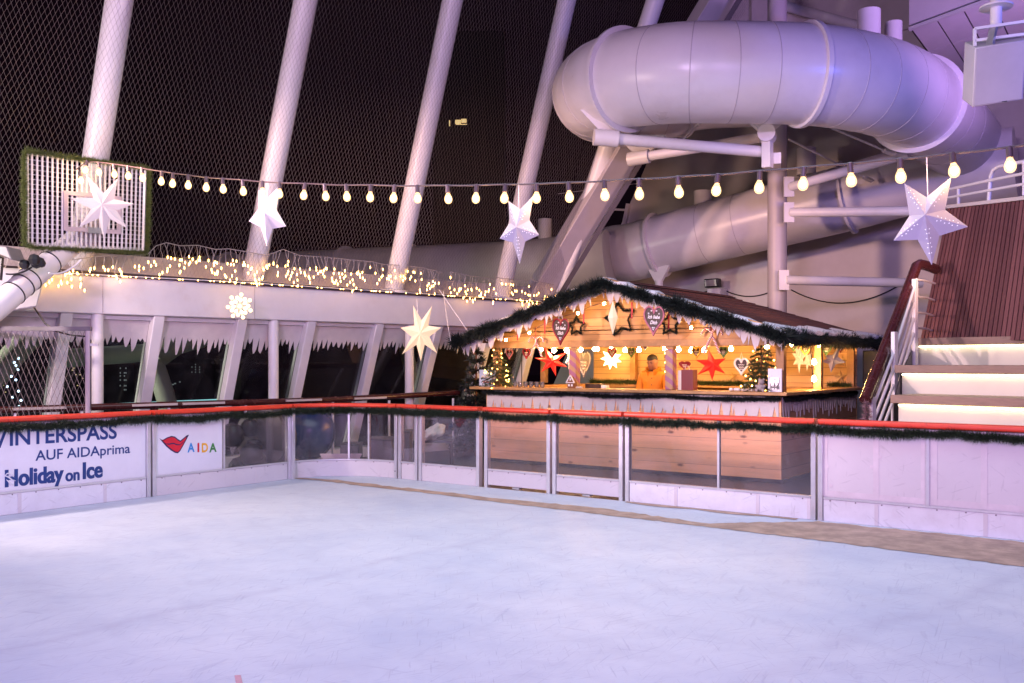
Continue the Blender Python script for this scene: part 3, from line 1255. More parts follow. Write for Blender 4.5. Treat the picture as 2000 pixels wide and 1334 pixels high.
# ------------------------------------------------------------------ garlands
def garland(name, pts, r, per_m, mat, parent=None, width=0.008, lump=0.35, gravity=0.0):
    """bushy tinsel rope: thousands of fine needles standing off a wire"""
    pts = [Vector(p) for p in pts]
    seg = [(b - a).length for a, b in zip(pts, pts[1:])]
    L = sum(seg)
    n = max(20, int(L * per_m))
    cum = np.concatenate([[0], np.cumsum(seg)])
    ts = RNG.uniform(0, L, n)
    PV = np.array([tuple(p) for p in pts])
    base = np.stack([np.interp(ts, cum, PV[:, k]) for k in range(3)], 1)
    dirs = RNG.normal(size=(n, 3))
    dirs /= np.linalg.norm(dirs, axis=1)[:, None]
    dirs[:, 2] -= gravity
    lum = 1 + lump * (np.sin(ts * 9.0 + 1.3) * 0.5 + np.sin(ts * 23.0) * 0.3 + np.sin(ts * 3.1 + 0.5) * 0.4)
    ln = r * RNG.uniform(0.55, 1.15, n) * lum
    side_ = np.cross(dirs, RNG.normal(size=(n, 3)))
    side_ /= np.linalg.norm(side_, axis=1)[:, None] + 1e-9
    a = base + side_ * width / 2
    b = base - side_ * width / 2
    c = base + dirs * ln[:, None]
    V = np.stack([a, b, c], 1).reshape(-1, 3)
    F_ = [(3 * i, 3 * i + 1, 3 * i + 2) for i in range(n)]
    mb = MB()
    mb.v = [tuple(x) for x in V]
    mb.f = F_
    core = MB()
    org = Vector(V.mean(0)) if parent is None else ORG[parent.name]
    me = bpy.data.meshes.new(name)
    me.from_pydata([tuple(x) for x in (V - np.array(org))], [], F_)
    o = bpy.data.objects.new(name, me)
    C.objects.link(o)
    me.materials.append(mat)
    ORG[o.name] = org
    if parent is None:
        o.location = org
    else:
        o.parent = parent
    return o


def rail_garland(path, label, t0=0.0, t1=1.0, sags=3, depth=0.04):
    n = 40
    pts = []
    for i in range(n + 1):
        f = i / n
        p, d = along(path, t0 + (t1 - t0) * f)
        nrm = Vector((d.y, -d.x))
        z = 0.905 - 0.55 * depth * abs(math.sin(f * PI * sags)) - 0.008 * math.sin(i * 1.7)
        pts.append((p.x + nrm.x * 0.055, p.y + nrm.y * 0.055, z))
    o = garland('rail_garland', pts, 0.072, 4800, M['tinsel_green'], lump=0.18)
    tag(o, label, 'garland', 'tinsel garlands along the rink barrier')
    return o


rail_garland(PATHS['banner'], 'dark tinsel garland along the WINTERSPASS banner top', 0.25, 1.0, 2, 0.03)
rail_garland(PATHS['logo'], 'dark tinsel garland sagging over the red lips logo panel', sags=2, depth=0.05)
rail_garland(PATHS['corner'], 'dark tinsel garland round the curved corner of the barrier', sags=2, depth=0.015)
rail_garland([ru(778), ru(940)], 'dark tinsel garland between the curved corner and the gate', sags=2, depth=0.02)
rail_garland(PATHS['gate1'], 'dark tinsel garland on the gate leaf nearer the corner', sags=1, depth=0.05)
rail_garland(PATHS['gate2'], 'dark tinsel garland on the gate leaf beside the wide double pane', sags=1, depth=0.04)
rail_garland(PATHS['double'], 'dark tinsel garland over the wide double pane before the counter', sags=3, depth=0.03)
rail_garland(PATHS['taped'], 'dark tinsel garland over the white taped panels below the steps', sags=3, depth=0.03)

# ------------------------------------------------------------------ ship side: fascia, windows, columns
FZ0, FZ1 = 2.18, 2.67
S_END = s_px(1068)
fas = thing('fascia_beam', side(0, 0, FZ0), 'long white steel fascia beam above the slanted windows', 'beam')
mb = MB()
mb.hexa([side(-9, -0.5, FZ0), side(S_END, -0.5, FZ0), side(S_END, 0, FZ0), side(-9, 0, FZ0),
         side(-9, -0.5, FZ1), side(S_END, -0.5, FZ1), side(S_END, 0, FZ1), side(-9, 0, FZ1)])
mb.build('fascia', M['white_steel'], fas, bevel=0.015)
mb = MB()
for px in (200, 497):
    a = side(s_px(px), 0.003, FZ0 + 0.01)
    mb.bar(a, a + Vector((0, 0, FZ1 - FZ0 - 0.02)), 0.012, 0.006)
mb.build('weld_seam', M['seam'], fas)
mb = MB()
mb.hexa([side(-9, -0.14, FZ1 + 0.003), side(S_END, -0.14, FZ1 + 0.003), side(S_END, 0.05, FZ1 + 0.003), side(-9, 0.05, FZ1 + 0.003),
         side(-9, -0.14, FZ1 + 0.05), side(S_END, -0.14, FZ1 + 0.05), side(S_END, 0.05, FZ1 + 0.05), side(-9, 0.05, FZ1 + 0.05)])
mb.build('edge_strip', M['dark_trim'], fas)
mb = MB()
mb.hexa([side(-9, -0.36, FZ1 + 0.052), side(S_END, -0.36, FZ1 + 0.052), side(S_END, -0.15, FZ1 + 0.052), side(-9, -0.15, FZ1 + 0.052),
         side(-9, -0.42, FZ1 + 0.33), side(S_END, -0.42, FZ1 + 0.33), side(S_END, -0.34, FZ1 + 0.33), side(-9, -0.34, FZ1 + 0.33)])
mb.build('bulwark', M['bulwark_paint'], fas)

cov = MB()
cov.prism([side_px(-180, 520, 0.02), side_px(66, 530, 0.02), side_px(69, 548, 0.02), side_px(55, 602, 0.02), side_px(-180, 640, 0.02)], c2w(NX * 0.35, NY * 0.35, 0))
o = cov.build('cover_box', M['white_steel'], None, bevel=0.02)
tag(o, 'white angular cover box on the fascia beneath the leaning tube', 'cover box')


def post(px, label):
    b = side(s_px(px), -0.09, 0)
    root = thing('steel_post', (b.x, b.y, -0.03), label, 'post', 'round posts under the fascia')
    mb = MB()
    mb.tube([(b.x, b.y, -0.03), (b.x, b.y, FZ0)], 0.075, 20)
    mb.build('shaft', M['white_steel'], root)
    mb = MB()
    mb.lathe((b.x, b.y, -0.03), [(0.13, 0), (0.13, 0.02), (0.08, 0.03)], 20)
    mb.build('foot_plate', M['white_steel'], root)


post(195, 'white round post beside the wire mesh cage panel')
post(540, 'white round post behind the corner of the rink')
post(806, 'white round post behind the glowing paper star')

# slanted window wall
WZ0, WZ1 = 0.14, FZ0


def wo(z):
    return -0.16 + LEAN * (z - FZ0)


win = thing('window_wall', side(0, wo(0), -0.03), 'slanted glazed ship side wall with white mullions', 'window wall')
tops = [-235, -62, 124, 304, 466, 601, 734, 850, 952, 1040]
ms = [s_px(x, -0.16) for x in tops]
for s in ms:
    mb = MB()
    mb.hexa([side(s - 0.075, wo(WZ0) - 0.10, WZ0), side(s + 0.075, wo(WZ0) - 0.10, WZ0), side(s + 0.075, wo(WZ0) + 0.14, WZ0), side(s - 0.075, wo(WZ0) + 0.14, WZ0),
             side(s - 0.075, wo(WZ1) - 0.10, WZ1), side(s + 0.075, wo(WZ1) - 0.10, WZ1), side(s + 0.075, wo(WZ1) + 0.14, WZ1), side(s - 0.075, wo(WZ1) + 0.14, WZ1)])
    mb.build('mullion', M['white_steel'], win, bevel=0.012)
for a, b in zip(ms, ms[1:]):
    mb = MB()
    a, b = a + 0.077, b - 0.077
    mb.hexa([side(a, wo(WZ0) - 0.02, WZ0), side(b, wo(WZ0) - 0.02, WZ0), side(b, wo(WZ0), WZ0), side(a, wo(WZ0), WZ0),
             side(a, wo(WZ1) - 0.02, WZ1), side(b, wo(WZ1) - 0.02, WZ1), side(b, wo(WZ1), WZ1), side(a, wo(WZ1), WZ1)])
    mb.build('window_pane', M['window_pane'], win)
mb = MB()
mb.hexa([side(ms[0], wo(WZ0) - 0.15, -0.03), side(ms[-1], wo(WZ0) - 0.15, -0.03), side(ms[-1], wo(WZ0) + 0.22, -0.03), side(ms[0], wo(WZ0) + 0.22, -0.03),
         side(ms[0], wo(WZ0) - 0.15, WZ0 - 0.002), side(ms[-1], wo(WZ0) - 0.15, WZ0 - 0.002), side(ms[-1], wo(WZ0) + 0.22, WZ0 - 0.002), side(ms[0], wo(WZ0) + 0.22, WZ0 - 0.002)])
mb.build('sill', M['white_steel'], win, bevel=0.01)
mb = MB()
zt = FZ0 - 0.06
mb.hexa([side(ms[0], wo(zt) + 0.01, zt), side(ms[-1], wo(zt) + 0.01, zt), side(ms[-1], wo(zt) + 0.06, zt), side(ms[0], wo(zt) + 0.06, zt),
         side(ms[0], wo(FZ0) + 0.01, FZ0 - 0.002), side(ms[-1], wo(FZ0) + 0.01, FZ0 - 0.002), side(ms[-1], wo(FZ0) + 0.06, FZ0 - 0.002), side(ms[0], wo(FZ0) + 0.06, FZ0 - 0.002)])
mb.build('head_rail', M['white_steel'], win)


def spikes(n, lo, hi, seed):
    r = random.Random(seed)
    d = []
    while len(d) < n:
        h = r.uniform(lo, hi)
        k = r.choice([2, 3, 4])
        d.append(lo * r.uniform(0.15, 0.6))
        for i in range(k):
            d.append(h * (1 - abs(i - (k - 1) / 2) / k * r.uniform(0.6, 1.4)))
    return d[:n]


frz = ['jagged white felt icicle strip in the window behind the cage mesh', 'jagged white icicle strip in the bay between cage and first slim post',
       'jagged white icicle strip in the bay after the post beside the cage', 'jagged white icicle strip in the bay below the lit snowflake',
       'jagged white icicle strip behind the corner post', 'jagged white icicle strip in the bay before the paper star',
       'jagged white icicle strip behind the glowing paper star', 'jagged white icicle strip in the bay next to the dark tree', 'jagged white icicle strip nearest the hut eave']
for i, (a, b) in enumerate(zip(ms, ms[1:])):
    a, b = a + 0.08, b - 0.08
    n = int((b - a) * 52)
    d = spikes(n, 0.13, 0.36, 100 + i)
    top, bot = [], []
    for k in range(n):
        s = a + (b - a) * k / (n - 1)
        z1 = FZ0 - 0.062
        z0 = z1 - 0.17 - d[k] * (0.9 if i < 4 else 0.8)
        top.append(side(s, wo(z1) + 0.006, z1))
        bot.append(side(s, wo(z0) + 0.006, z0))
    mb = MB()
    mb.sheet(top, bot, c2w(NX * 0.006, NY * 0.006, 0))
    o = mb.build('icicle_frieze', M['felt_white'], None, smooth=False)
    tag(o, frz[i], 'icicle frieze', 'white icicle strips along the windows')

# dark handrail along the windows
hr = thing('handrail', side(0, 0.12, -0.03), 'dark varnished wooden handrail running along the windows', 'handrail')
mb = MB()
z0 = 0.99
mb.tube([side(-9, 0.12, z0), side(s_px(640, 0.12), 0.12, z0 + 0.0), side(s_px(895, 0.12), 0.12, z0 + 0.05)], 0.045, 12)
mb.build('rail', M['teak_rail'], hr)
for px in (30, 160, 330, 480, 650, 760, 885):
    b = side(s_px(px, 0.12), 0.12, -0.03)
    mb = MB()
    mb.tube([b, b + Vector((0, 0, 0.98))], 0.02, 8)
    mb.build('baluster', M['white_steel'], hr)
for px in (75, 300, 395, 590, 720):
    mb = MB()
    a = side(s_px(px, 0.12) - 0.3, 0.17, 1.0)
    b = side(s_px(px, 0.12) + 0.3, 0.17, 1.0)
    mb.bar(a, b, 0.04, 0.03)
    mb.build('rail_bracket', M['bulwark_paint'], hr)

# lattice of pipes outside the windows
def opipe(pts, r, label):
    mb = MB()
    mb.tube(pts, r, 14)
    o = mb.build('outer_pipe', M['outer_tube'], None)
    tag(o, label, 'pipe', 'pale pipes outside the windows')


opipe([P(-60, 790, 13.0), P(60, 655, 13.6), P(140, 560, 13.9)], 0.17, 'pale pipe slanting up behind the cage mesh outside the glass')
opipe([P(125, 700, 14.6), P(300, 688, 15.5), P(395, 662, 16.2)], 0.15, 'pale level pipe crossing behind two window bays')
opipe([P(300, 706, 15.0), P(372, 655, 15.8), P(420, 610, 16.3)], 0.16, 'pale short pipe rising from the strut joint')
opipe([P(300, 706, 15.0), P(322, 770, 15.0), P(345, 860, 15.0)], 0.15, 'pale strut dropping from the pipe joint to the deck')
opipe([P(770, 590, 18.0), P(795, 690, 18.0), P(820, 800, 18.0)], 0.13, 'grey strut behind the window bay of the paper star')

# cyan lit strip on the outer edge
mb = MB()
mb.bar(P(-60, 801, 13.2), P(448, 780, 16.6), 0.04, 0.03)
o = mb.build('light_strip', M['cyan_strip'], None)
tag(o, 'thin cyan light strip glowing outside along the window foot', 'light strip')


# slanting columns
def column(px, py, pxt, label, r=0.158, dz=0.0):
    base = side_px(px, py, -0.12)
    s = s_px(px, -0.12)
    Yb = SY0 + DY * s + NY * -0.12
    z0 = FZ1 + 0.05
    best = None
    x = (pxt - 1000) / F
    Xb = SX0 + DX * s + NX * -0.12
    # inward travel t where the axis passes column pxt at the top of the frame
    t = (x * Yb - Xb) / (NX - x * NY)
    Yt = Yb + NY * t
    zt = EYE + HOR * Yt / F
    k = t / (zt - base.z)
    b = base - c2w(NX * k, NY * k, 1) * (base.z - z0)
    e = b + c2w(NX * k, NY * k, 1) * 8.5
    root = thing('slanted_column', b, label, 'column', 'white columns leaning inward over the rink')
    mb = MB()
    mb.tube([b - c2w(NX * k, NY * k, 1) * 0.0, e], r, 28)
    mb.build('shaft', M['white_steel'], root)
    mb = MB()
    mb.lathe(b, [(r + 0.09, -0.002), (r + 0.09, 0.03), (r + 0.02, 0.05)], 24, c2w(NX * 0.1, NY * 0.1, 1))
    mb.build('base_flange', M['white_steel'], root)
    return k


k1 = column(163, 470, 233, 'leaning white column behind the basketball backboard')
k2 = column(499, 515, 597, 'leaning white column with the small paper star before it')
k3 = column(771, 555, 884, 'leaning white column in the middle of the net')
k4 = column(982, 565, 1107, 'leaning white column beside the big slide bend')
column(1085, 590, 1280, 'leaning white column passing behind the big slide bend')

# end brace of the net: flat raking beam
bA, bB = side_px(1030, 588, -0.12), None
s = s_px(1030, -0.12)
root = thing('raking_brace', bA, 'flat raking steel brace closing the net beside the wall', 'brace')
e0, e1 = P(1022, 600, 17.6), P(1398, -20, 16.2)
e2, e3 = P(1072, 600, 17.9), P(1450, -20, 16.5)
mb = MB()
mb.hexa([e0, e2, e2 + c2w(-0.2, 0.35, 0), e0 + c2w(-0.2, 0.35, 0), e1, e3, e3 + c2w(-0.2, 0.35, 0), e1 + c2w(-0.2, 0.35, 0)])
mb.build('flat_beam', M['column_grey'], root, bevel=0.01)
mb = MB()
mb.bar(P(1078, 602, 17.7), P(1456, -20, 16.3), 0.09, 0.10, c2w(0, -1, 0))
mb.build('edge_strip', M['dark_trim'], root)  # dark bar drawn in for the unlit gap beside the wall

# ------------------------------------------------------------------ wire net between the columns
NB = 0.05            # inward offset at the fascia
kN = (k1 + k2 + k3 + k4) / 4


def net_pt(s, h):
    z = FZ1 + 0.06 + h
    return side(s, NB + kN * h, z)


cw, ch = 0.058, 0.058
s0, s1 = s_px(-40, NB) - 3.2, s_px(1062, NB)
nj = int(6.3 / ch)
V, E = [], []
idx = {}
for j in range(nj + 1):
    ni = int((s1 - s0) / cw)
    for i in range(ni):
        s = s0 + i * cw + (j % 2) * cw / 2
        # the net ends on the raking brace
        h = j * ch
        lim = s1 - 0.02 + 0.62 * h
        idx[(i, j)] = len(V)
        V.append(net_pt(s + 0.003 * math.sin(i * 1.9 + j * 0.7), h))
extra = int(0.62 * 6.3 / cw)
mbn = MB()
R_ = 0.00135


def strand(a, b):
    d = (b - a)
    q = d.normalized()
    s_ = q.cross(Vector((0, 0, 1))).normalized() * R_
    t_ = q.cross(s_).normalized() * R_
    n0 = len(mbn.v)
    for p in (a, b):
        for k in range(3):
            an = 2 * PI * k / 3
            mbn.v.append(tuple(p + s_ * math.cos(an) + t_ * math.sin(an)))
    for k in range(3):
        l = (k + 1) % 3
        mbn.f.append((n0 + k, n0 + l, n0 + 3 + l, n0 + 3 + k))


for j in range(nj):
    ni = int((s1 - s0) / cw)
    for i in range(ni):
        a = V[idx[(i, j)]]
        for q in ((i, j + 1), ((i - 1) if j % 2 == 0 else (i + 1), j + 1)):
            if q in idx:
                strand(a, V[idx[q]])
    # fan part between vertical end and brace
    lim = int(0.62 * j * ch / cw)
    for i in range(ni, ni + lim):
        s = s0 + i * cw + (j % 2) * cw / 2
        a = net_pt(s, j * ch)
        for ds in (-cw / 2, cw / 2):
            strand(a, net_pt(s + ds, (j + 1) * ch))
net = mbn.build('safety_net', M['wire'], None, smooth=False)
tag(net, 'fine diamond wire net strung over the leaning columns', 'net')

# ------------------------------------------------------------------ tube slide outside the net
def slide(name, label, pts, r, flanges, mat, seams=(), n=40):
    """smooth tube through given points; flanges = path fractions"""
    pts = [Vector(p) for p in pts]
    # Catmull-Rom
    fine = []
    ext = [pts[0] * 2 - pts[1]] + pts + [pts[-1] * 2 - pts[-2]]
    for i in range(1, len(ext) - 2):
        p0, p1, p2, p3 = ext[i - 1:i + 3]
        for k in range(12):
            t = k / 12
            fine.append(0.5 * ((2 * p1) + (-p0 + p2) * t + (2 * p0 - 5 * p1 + 4 * p2 - p3) * t * t + (-p0 + 3 * p1 - 3 * p2 + p3) * t ** 3))
    fine.append(pts[-1])
    root = thing(name, fine[0], label, 'water slide')
    mb = MB()
    mb.tube(fine, r, n)
    mb.build('slide_tube', mat, root, angle=60)
    cum = [0]
    for a, b in zip(fine, fine[1:]):
        cum.append(cum[-1] + (b - a).length)

    def at(t):
        d = t * cum[-1]
        for i in range(len(fine) - 1):
            if d <= cum[i + 1] + 1e-9:
                f = (d - cum[i]) / max(1e-9, cum[i + 1] - cum[i])
                return fine[i].lerp(fine[i + 1], f), (fine[i + 1] - fine[i]).normalized()
    for t in flanges:
        p, d = at(t)
        mb = MB()
        mb.lathe(p - d * 0.03, [(r + 0.002, 0), (r + 0.075, 0.001), (r + 0.075, 0.055), (r + 0.002, 0.056)], 48, d)
        mb.build('flange', mat, root, angle=30)
    for t in seams:
        p, d = at(t)
        mb = MB()
        mb.lathe(p - d * 0.006, [(r + 0.001, 0), (r + 0.004, 0.001), (r + 0.004, 0.011), (r + 0.001, 0.012)], 48, d)
        mb.build('seam', M['seam'], root, angle=30)
    return root, at


slide('outer_slide', 'grey green slide tube running outside behind the net',
      [P(1190, 505, 21.0), P(1060, 522, 21.5), P(900, 530, 22.6), P(700, 536, 24.0), P(420, 546, 26.0), P(150, 556, 28)], 0.66, [0.315, 0.43, 0.66], M['slide_old'], [0.2])
mb = MB()
mb.tube([P(1064, 470, 21.5), P(1064, 428, 21.5)], 0.16, 16)
o = mb.build('vent_stub', M['slide_old'], None)
tag(o, 'short pale vent stub on top of the outside slide tube', 'vent')


# ------------------------------------------------------------------ rear wall of the superstructure
VW = 20.6
wl = thing('steel_wall', Pv(1500, 700, VW), 'tall pale steel wall behind the hut and slide', 'wall')
mb = MB()
poly = [Pv(1050, 640, VW), Pv(1432, -80, VW), Pv(2500, -80, VW), Pv(2500, 760, VW)]
poly = [Vector((p.x, VW, max(p.z, -0.03))) for p in poly]
poly[0].z = -0.03
poly[3].z = -0.03
mb.prism(poly, (0, 0.4, 0))
mb.build('wall_plate', M['wall_paint'], wl)
# raking edge strip and stiffeners on the plate
mb = MB()
a, b = Pv(1062, 640, VW - 0.06), Pv(1444, -80, VW - 0.06)
mb.bar(a, b, 0.22, 0.10, (0, -1, 0))
mb.build('raking_edge', M['white_steel'], wl)
for x0, y0, x1, y1 in ((1132, 560, 1178, 395), (1196, 552, 1228, 398)):
    mb = MB()
    mb.bar(Pv(x0, y0, VW - 0.05), Pv(x1, y1, VW - 0.05), 0.10, 0.10, (0, -1, 0))
    mb.build('ladder_stile', M['wall_paint'], wl)
for f in (0.05, 0.33, 0.62, 0.92):
    mb = MB()
    mb.bar(Pv(1132 + 46 * f, 560 - 165 * f, VW - 0.05), Pv(1196 + 32 * f, 552 - 154 * f, VW - 0.05), 0.05, 0.05, (0, -1, 0))
    mb.build('ladder_rung', M['wall_paint'], wl)
for px in (1490, 1760):
    mb = MB()
    mb.bar(Pv(px, 60, VW - 0.04), Pv(px, -60, VW - 0.04), 0.5, 0.1, (0, -1, 0))
    mb.build('wall_stiffener', M['wall_paint'], wl)
mb = MB()
mb.tube([Pv(1535, 12, VW - 0.3), Pv(1690, 55, VW - 0.3)], 0.11, 14)
mb.build('wall_pipe', M['white_steel'], wl)
# weld lines
mb = MB()
for z in (2.2, 4.1, 6.0):
    mb.box((uv_u(1090, VW), VW - 0.004, z), (uv_u(2100, VW), VW - 0.001, z + 0.012))
mb.build('weld_seam', M['wall_paint'], wl)

# ------------------------------------------------------------------ the big slide over the hut


def cam_pts(L):
    return [c2w(*p) for p in L]


ZB = 5.62
bend = []
# runs in from the rear, swings round the left end, along the front, and away to the right
bend += [(4.6, 17.3, ZB + 1.0), (3.3, 16.75, ZB + 0.8)]
cx, cyy, R1 = 3.05, 14.85, 1.72
for a in (118, 148, 180, 210, 240, 264):
    f = (a - 118) / (264 - 118)
    bend.append((cx + R1 * math.cos(math.radians(a)), cyy - R1 * -1 * math.sin(math.radians(a)) if False else cyy + R1 * math.sin(math.radians(a)), ZB + 0.42 * (1 - f) ** 1.2))
cx2, cy2, R2 = 3.35, 16.75, 3.62
for a in (281, 294, 307, 320):
    bend.append((cx2 + R2 * math.cos(math.radians(a)), cy2 + R2 * math.sin(math.radians(a)), ZB - 0.02 * (a - 270) / 50))
bend += [(6.95, 15.5, 5.64), (7.75, 16.6, 5.66), (8.6, 17.8, 5.66), (9.6, 19.4, 5.66)]
big, at = slide('big_slide', 'big white tube slide curving over the hut roof', cam_pts(bend), 0.69, [0.115, 0.335, 0.655], M['slide_gelcoat'],
                [0.15, 0.19, 0.23, 0.265, 0.30, 0.37, 0.40, 0.43, 0.46, 0.525, 0.555, 0.585, 0.615, 0.705, 0.76])
p, d = at(0.495)
mb = MB()
mb.lathe(p - d * 0.04, [(0.692, 0), (0.735, 0.001), (0.735, 0.07), (0.692, 0.071)], 48, d)
mb.build('flange', M['slide_gelcoat'], big, angle=30)
mb = MB()
a = P(1697, 66, 14.6)
mb.tube([a + Vector((0, 0, -0.15)), a + Vector((0, 0, 0.36))], 0.175, 20)
mb.build('vent_stub', M['slide_gelcoat'], big)
mb = MB()
a = P(1745, 70, 15.6)
mb.tube([a + Vector((0, 0, -0.35)), a + Vector((0, 0, 0.22))], 0.14, 18)
mb.build('vent_stub', M['slide_gelcoat'], big)

slide('lower_slide', 'lower pale tube slide rising behind the round column', [Pv(1985, 318, 19.3), Pv(1800, 348, 19.2), Pv(1650, 388, 19.1), Pv(1480, 430, 19.0), Pv(1300, 475, 18.9), Pv(1236, 492, 18.95), Pv(1205, 494, 19.5), Pv(1196, 494, 20.5)],
      0.66, [0.30, 0.715], M['slide_gelcoat'], [0.52, 0.44, 0.60])
for px, py in ((1372, 410), (1575, 330)):
    mb = MB()
    a = Pv(px, py + 12, 19.05)
    mb.tube([a, a + Vector((0, 0, 0.55))], 0.19, 18)
    o = mb.build('vent_stub', M['slide_gelcoat'], None)
    tag(o, 'round vent stub on the lower slide, %s' % ('before the round column' if px < 1500 else 'behind the round column'), 'vent', 'vent stubs of the lower slide')

# prop under the lower slide
pr = thing('slide_prop', Pv(1287, 700, 18.6), 'short steel prop with bracket under the lower slide', 'prop')
mb = MB()
a = Pv(1287, 548, 18.6)
mb.tube([(a.x, a.y, -0.03), a], 0.09, 14)
mb.build('shaft', M['white_steel'], pr)
mb = MB()
mb.prism([a + Vector((-0.28, -0.05, 0.32)), a + Vector((0.28, -0.05, 0.32)), a + Vector((0.08, -0.05, -0.02)), a + Vector((-0.08, -0.05, -0.02))], (0, 0.1, 0))
mb.build('saddle', M['white_steel'], pr)

# column with outrigger arms
CV_ = 16.9
cb = Pv(1518, 700, CV_)
col = thing('slide_column', (cb.x, cb.y, -0.03), 'tall round steel column carrying the slide arms', 'column')
mb = MB()
mb.tube([(cb.x, cb.y, -0.03), (cb.x, cb.y, 9.2)], 0.175, 28)
mb.build('shaft', M['column_grey'], col)
hub = P(1499, 262, 13.9)
arm = P(1512, 345, 16.9)
mb = MB()
mb.bar(Vector((cb.x, cb.y, arm.z + 0.3)), hub + Vector((0.1, 0.1, -0.35)), 0.13, 0.16)
mb.bar(hub + Vector((0, 0, -0.5)), hub + Vector((0, 0, 0.1)), 0.13, 0.13)
mb.build('cantilever', M['white_steel'], col)
mb = MB()
mb.tube([hub + c2w(-0.05, -0.12, 0), hub + c2w(0.05, 0.16, 0)], 0.13, 18)
mb.build('hub', M['white_steel'], col)
nodeA = P(1165, 268, 13.8)
nodeB = P(1232, 311, 15.6)
for a, b, r in ((nodeA, P(1495, 297, 14.0), 0.085), (nodeB, P(1488, 268, 14.6), 0.08)):
    mb = MB()
    mb.tube([a, b], r, 16)
    mb.build('arm', M['white_steel'], col)
    mb = MB()
    d = (b - a).normalized()
    mb.tube([a - d * 0.04, a + d * 0.32], r * 1.45, 16)
    mb.build('arm_sleeve', M['white_steel'], col)
for a in (nodeA, nodeB):
    mb = MB()
    up = Vector((0, 0, 1))
    a2 = a + c2w(0.18, 0.05, 0)
    mb.prism([a2 + c2w(-0.42, 0, 0.42), a2 + c2w(0.42, 0, 0.42), a2 + c2w(0.10, 0, 0.08), a2 + c2w(-0.10, 0, 0.08)], c2w(0.03, 0.12, 0))
    mb.build('slide_saddle', M['white_steel'], col)
mb = MB()
mb.prism([hub + c2w(-0.24, 0.0, 0.17), hub + c2w(0.24, 0.0, 0.17), hub + c2w(0.09, 0, 0.04), hub + c2w(-0.09, 0, 0.04)], c2w(0, 0.1, 0))
mb.prism([hub + c2w(-0.03, 0.02, 0.17), hub + c2w(0.03, 0.02, 0.17), hub + c2w(0.06, 0.02, 0.45), hub + c2w(0.0, 0.02, 0.45)], c2w(0, 0.08, 0))
mb.build('hub_bracket', M['white_steel'], col)
for (a, b) in ((P(1322, 285, 14.4), P(1375, 230, 14.6)), (P(1540, 272, 16.8), P(1700, 352, 17.6)), (P(1600, 240, 14.6), P(1742, 300, 15.2))):
    mb = MB()
    mb.tube([a, b], 0.018, 8)
    mb.build('tie_rod', M['white_steel'], col)
    d = (b - a).normalized()
    mb = MB()
    mb.bar(b - d * 0.18, b + d * 0.05, 0.10, 0.04)
    mb.build('rod_end', M['white_steel'], col)
nodeC = P(1775, 300, 15.4)
for a, b, r in ((P(1545, 415, 16.9), P(1800, 412, 15.6), 0.085), (P(1545, 365, 16.9), nodeC, 0.085), (P(1535, 547, 17.0), P(1800, 553, 17.2), 0.085)):
    mb = MB()
    mb.tube([a, b], r, 16)
    mb.build('side_arm', M['white_steel'], col)
    mb = MB()
    mb.bar(a + c2w(-0.13, 0, 0), a + c2w(0.05, 0, 0), 0.05, 0.36)
    mb.build('gusset', M['white_steel'], col)
mb = MB()
mb.prism([nodeC + c2w(-0.25, 0, 0.22), nodeC + c2w(0.35, 0, 0.25), nodeC + c2w(0.1, 0, -0.02), nodeC + c2w(-0.1, 0, -0.02)], c2w(0.03, 0.12, 0))
mb.build('slide_saddle', M['white_steel'], col)

# wall lamp above the hut with its cable
a = Pv(1394, 562, 20.2)
fl = thing('wall_floodlight', a, 'small black floodlight on the wall above the hut roof', 'floodlight')
mb = MB()
mb.obox(a + Vector((-0.18, -0.12, 0.0)), (0.36, 0, 0), (0.02, 0.14, 0), (0, -0.04, 0.20))
mb.build('body', M['black_plastic'], fl, bevel=0.02)
mb = MB()
mb.obox(a + Vector((-0.14, -0.165, 0.03)), (0.28, 0, 0), (0, 0.01, 0), (0, -0.03, 0.14))
mb.build('lens', M['galvanised'], fl)
mb = MB()
mb.box(a + Vector((-0.16, 0.0, -0.16)), a + Vector((0.16, 0.38, -0.02)))
mb.build('mount', M['white_steel'], fl)


def cable(name, pts, r, mat, label, cat='cable'):
    mb = MB()
    mb.tube(pts, r, 6)
    o = mb.build(name, mat, None)
    return tag(o, label, cat)


def sag(a, b, d, n=14):
    return [a.lerp(b, i / n) + Vector((0, 0, -d * 4 * (i / n) * (1 - i / n))) for i in range(n + 1)]


cable('cable', sag(Pv(1412, 565, VW - 0.03), Pv(1500, 572, VW - 0.03), 0.12), 0.014, M['black_plastic'], 'thin black cable on the wall from floodlight to round column')
cable('cable', sag(Pv(1545, 566, VW - 0.03), Pv(1752, 560, VW - 0.03), 0.32), 0.014, M['black_plastic'], 'black cable sagging on the wall past the round column')
cable('cable', sag(Pv(1330, 577, VW - 0.03), Pv(1382, 569, VW - 0.03), 0.02), 0.014, M['black_plastic'], 'short black cable left below the small floodlight')

# ------------------------------------------------------------------ upper deck overhang with soffit
c0 = P(1775, 57, 16)
fr = c2w(0.479, -0.878, 0)
bk = c2w(0.568, 0.823, 0)
ov = thing('deck_overhang', c0, 'pale upper deck overhang with panelled soffit', 'deck overhang')
mb = MB()
mb.obox(c0 + Vector((0, 0, 0.06)), fr * 7, bk * 5.5, (0, 0, 2.2))
mb.build('deck_edge', M['soffit_paint'], ov, bevel=0.01)
mb = MB()
mb.obox(c0 + bk * 0.02 + Vector((0, 0, 0.032)), fr * 7, bk * 5.4, (0, 0, 0.02))
mb.build('soffit_backing', M['dark_trim'], ov)
mb = MB()
k = 0
x = 0.05
while x < 6.9:
    for b0, b1 in ((0.10, 1.45), (1.47, 5.3)):
        mb.obox(c0 + fr * x + bk * b0, fr * 0.46, bk * (b1 - b0), (0, 0, 0.025))
    x += 0.495
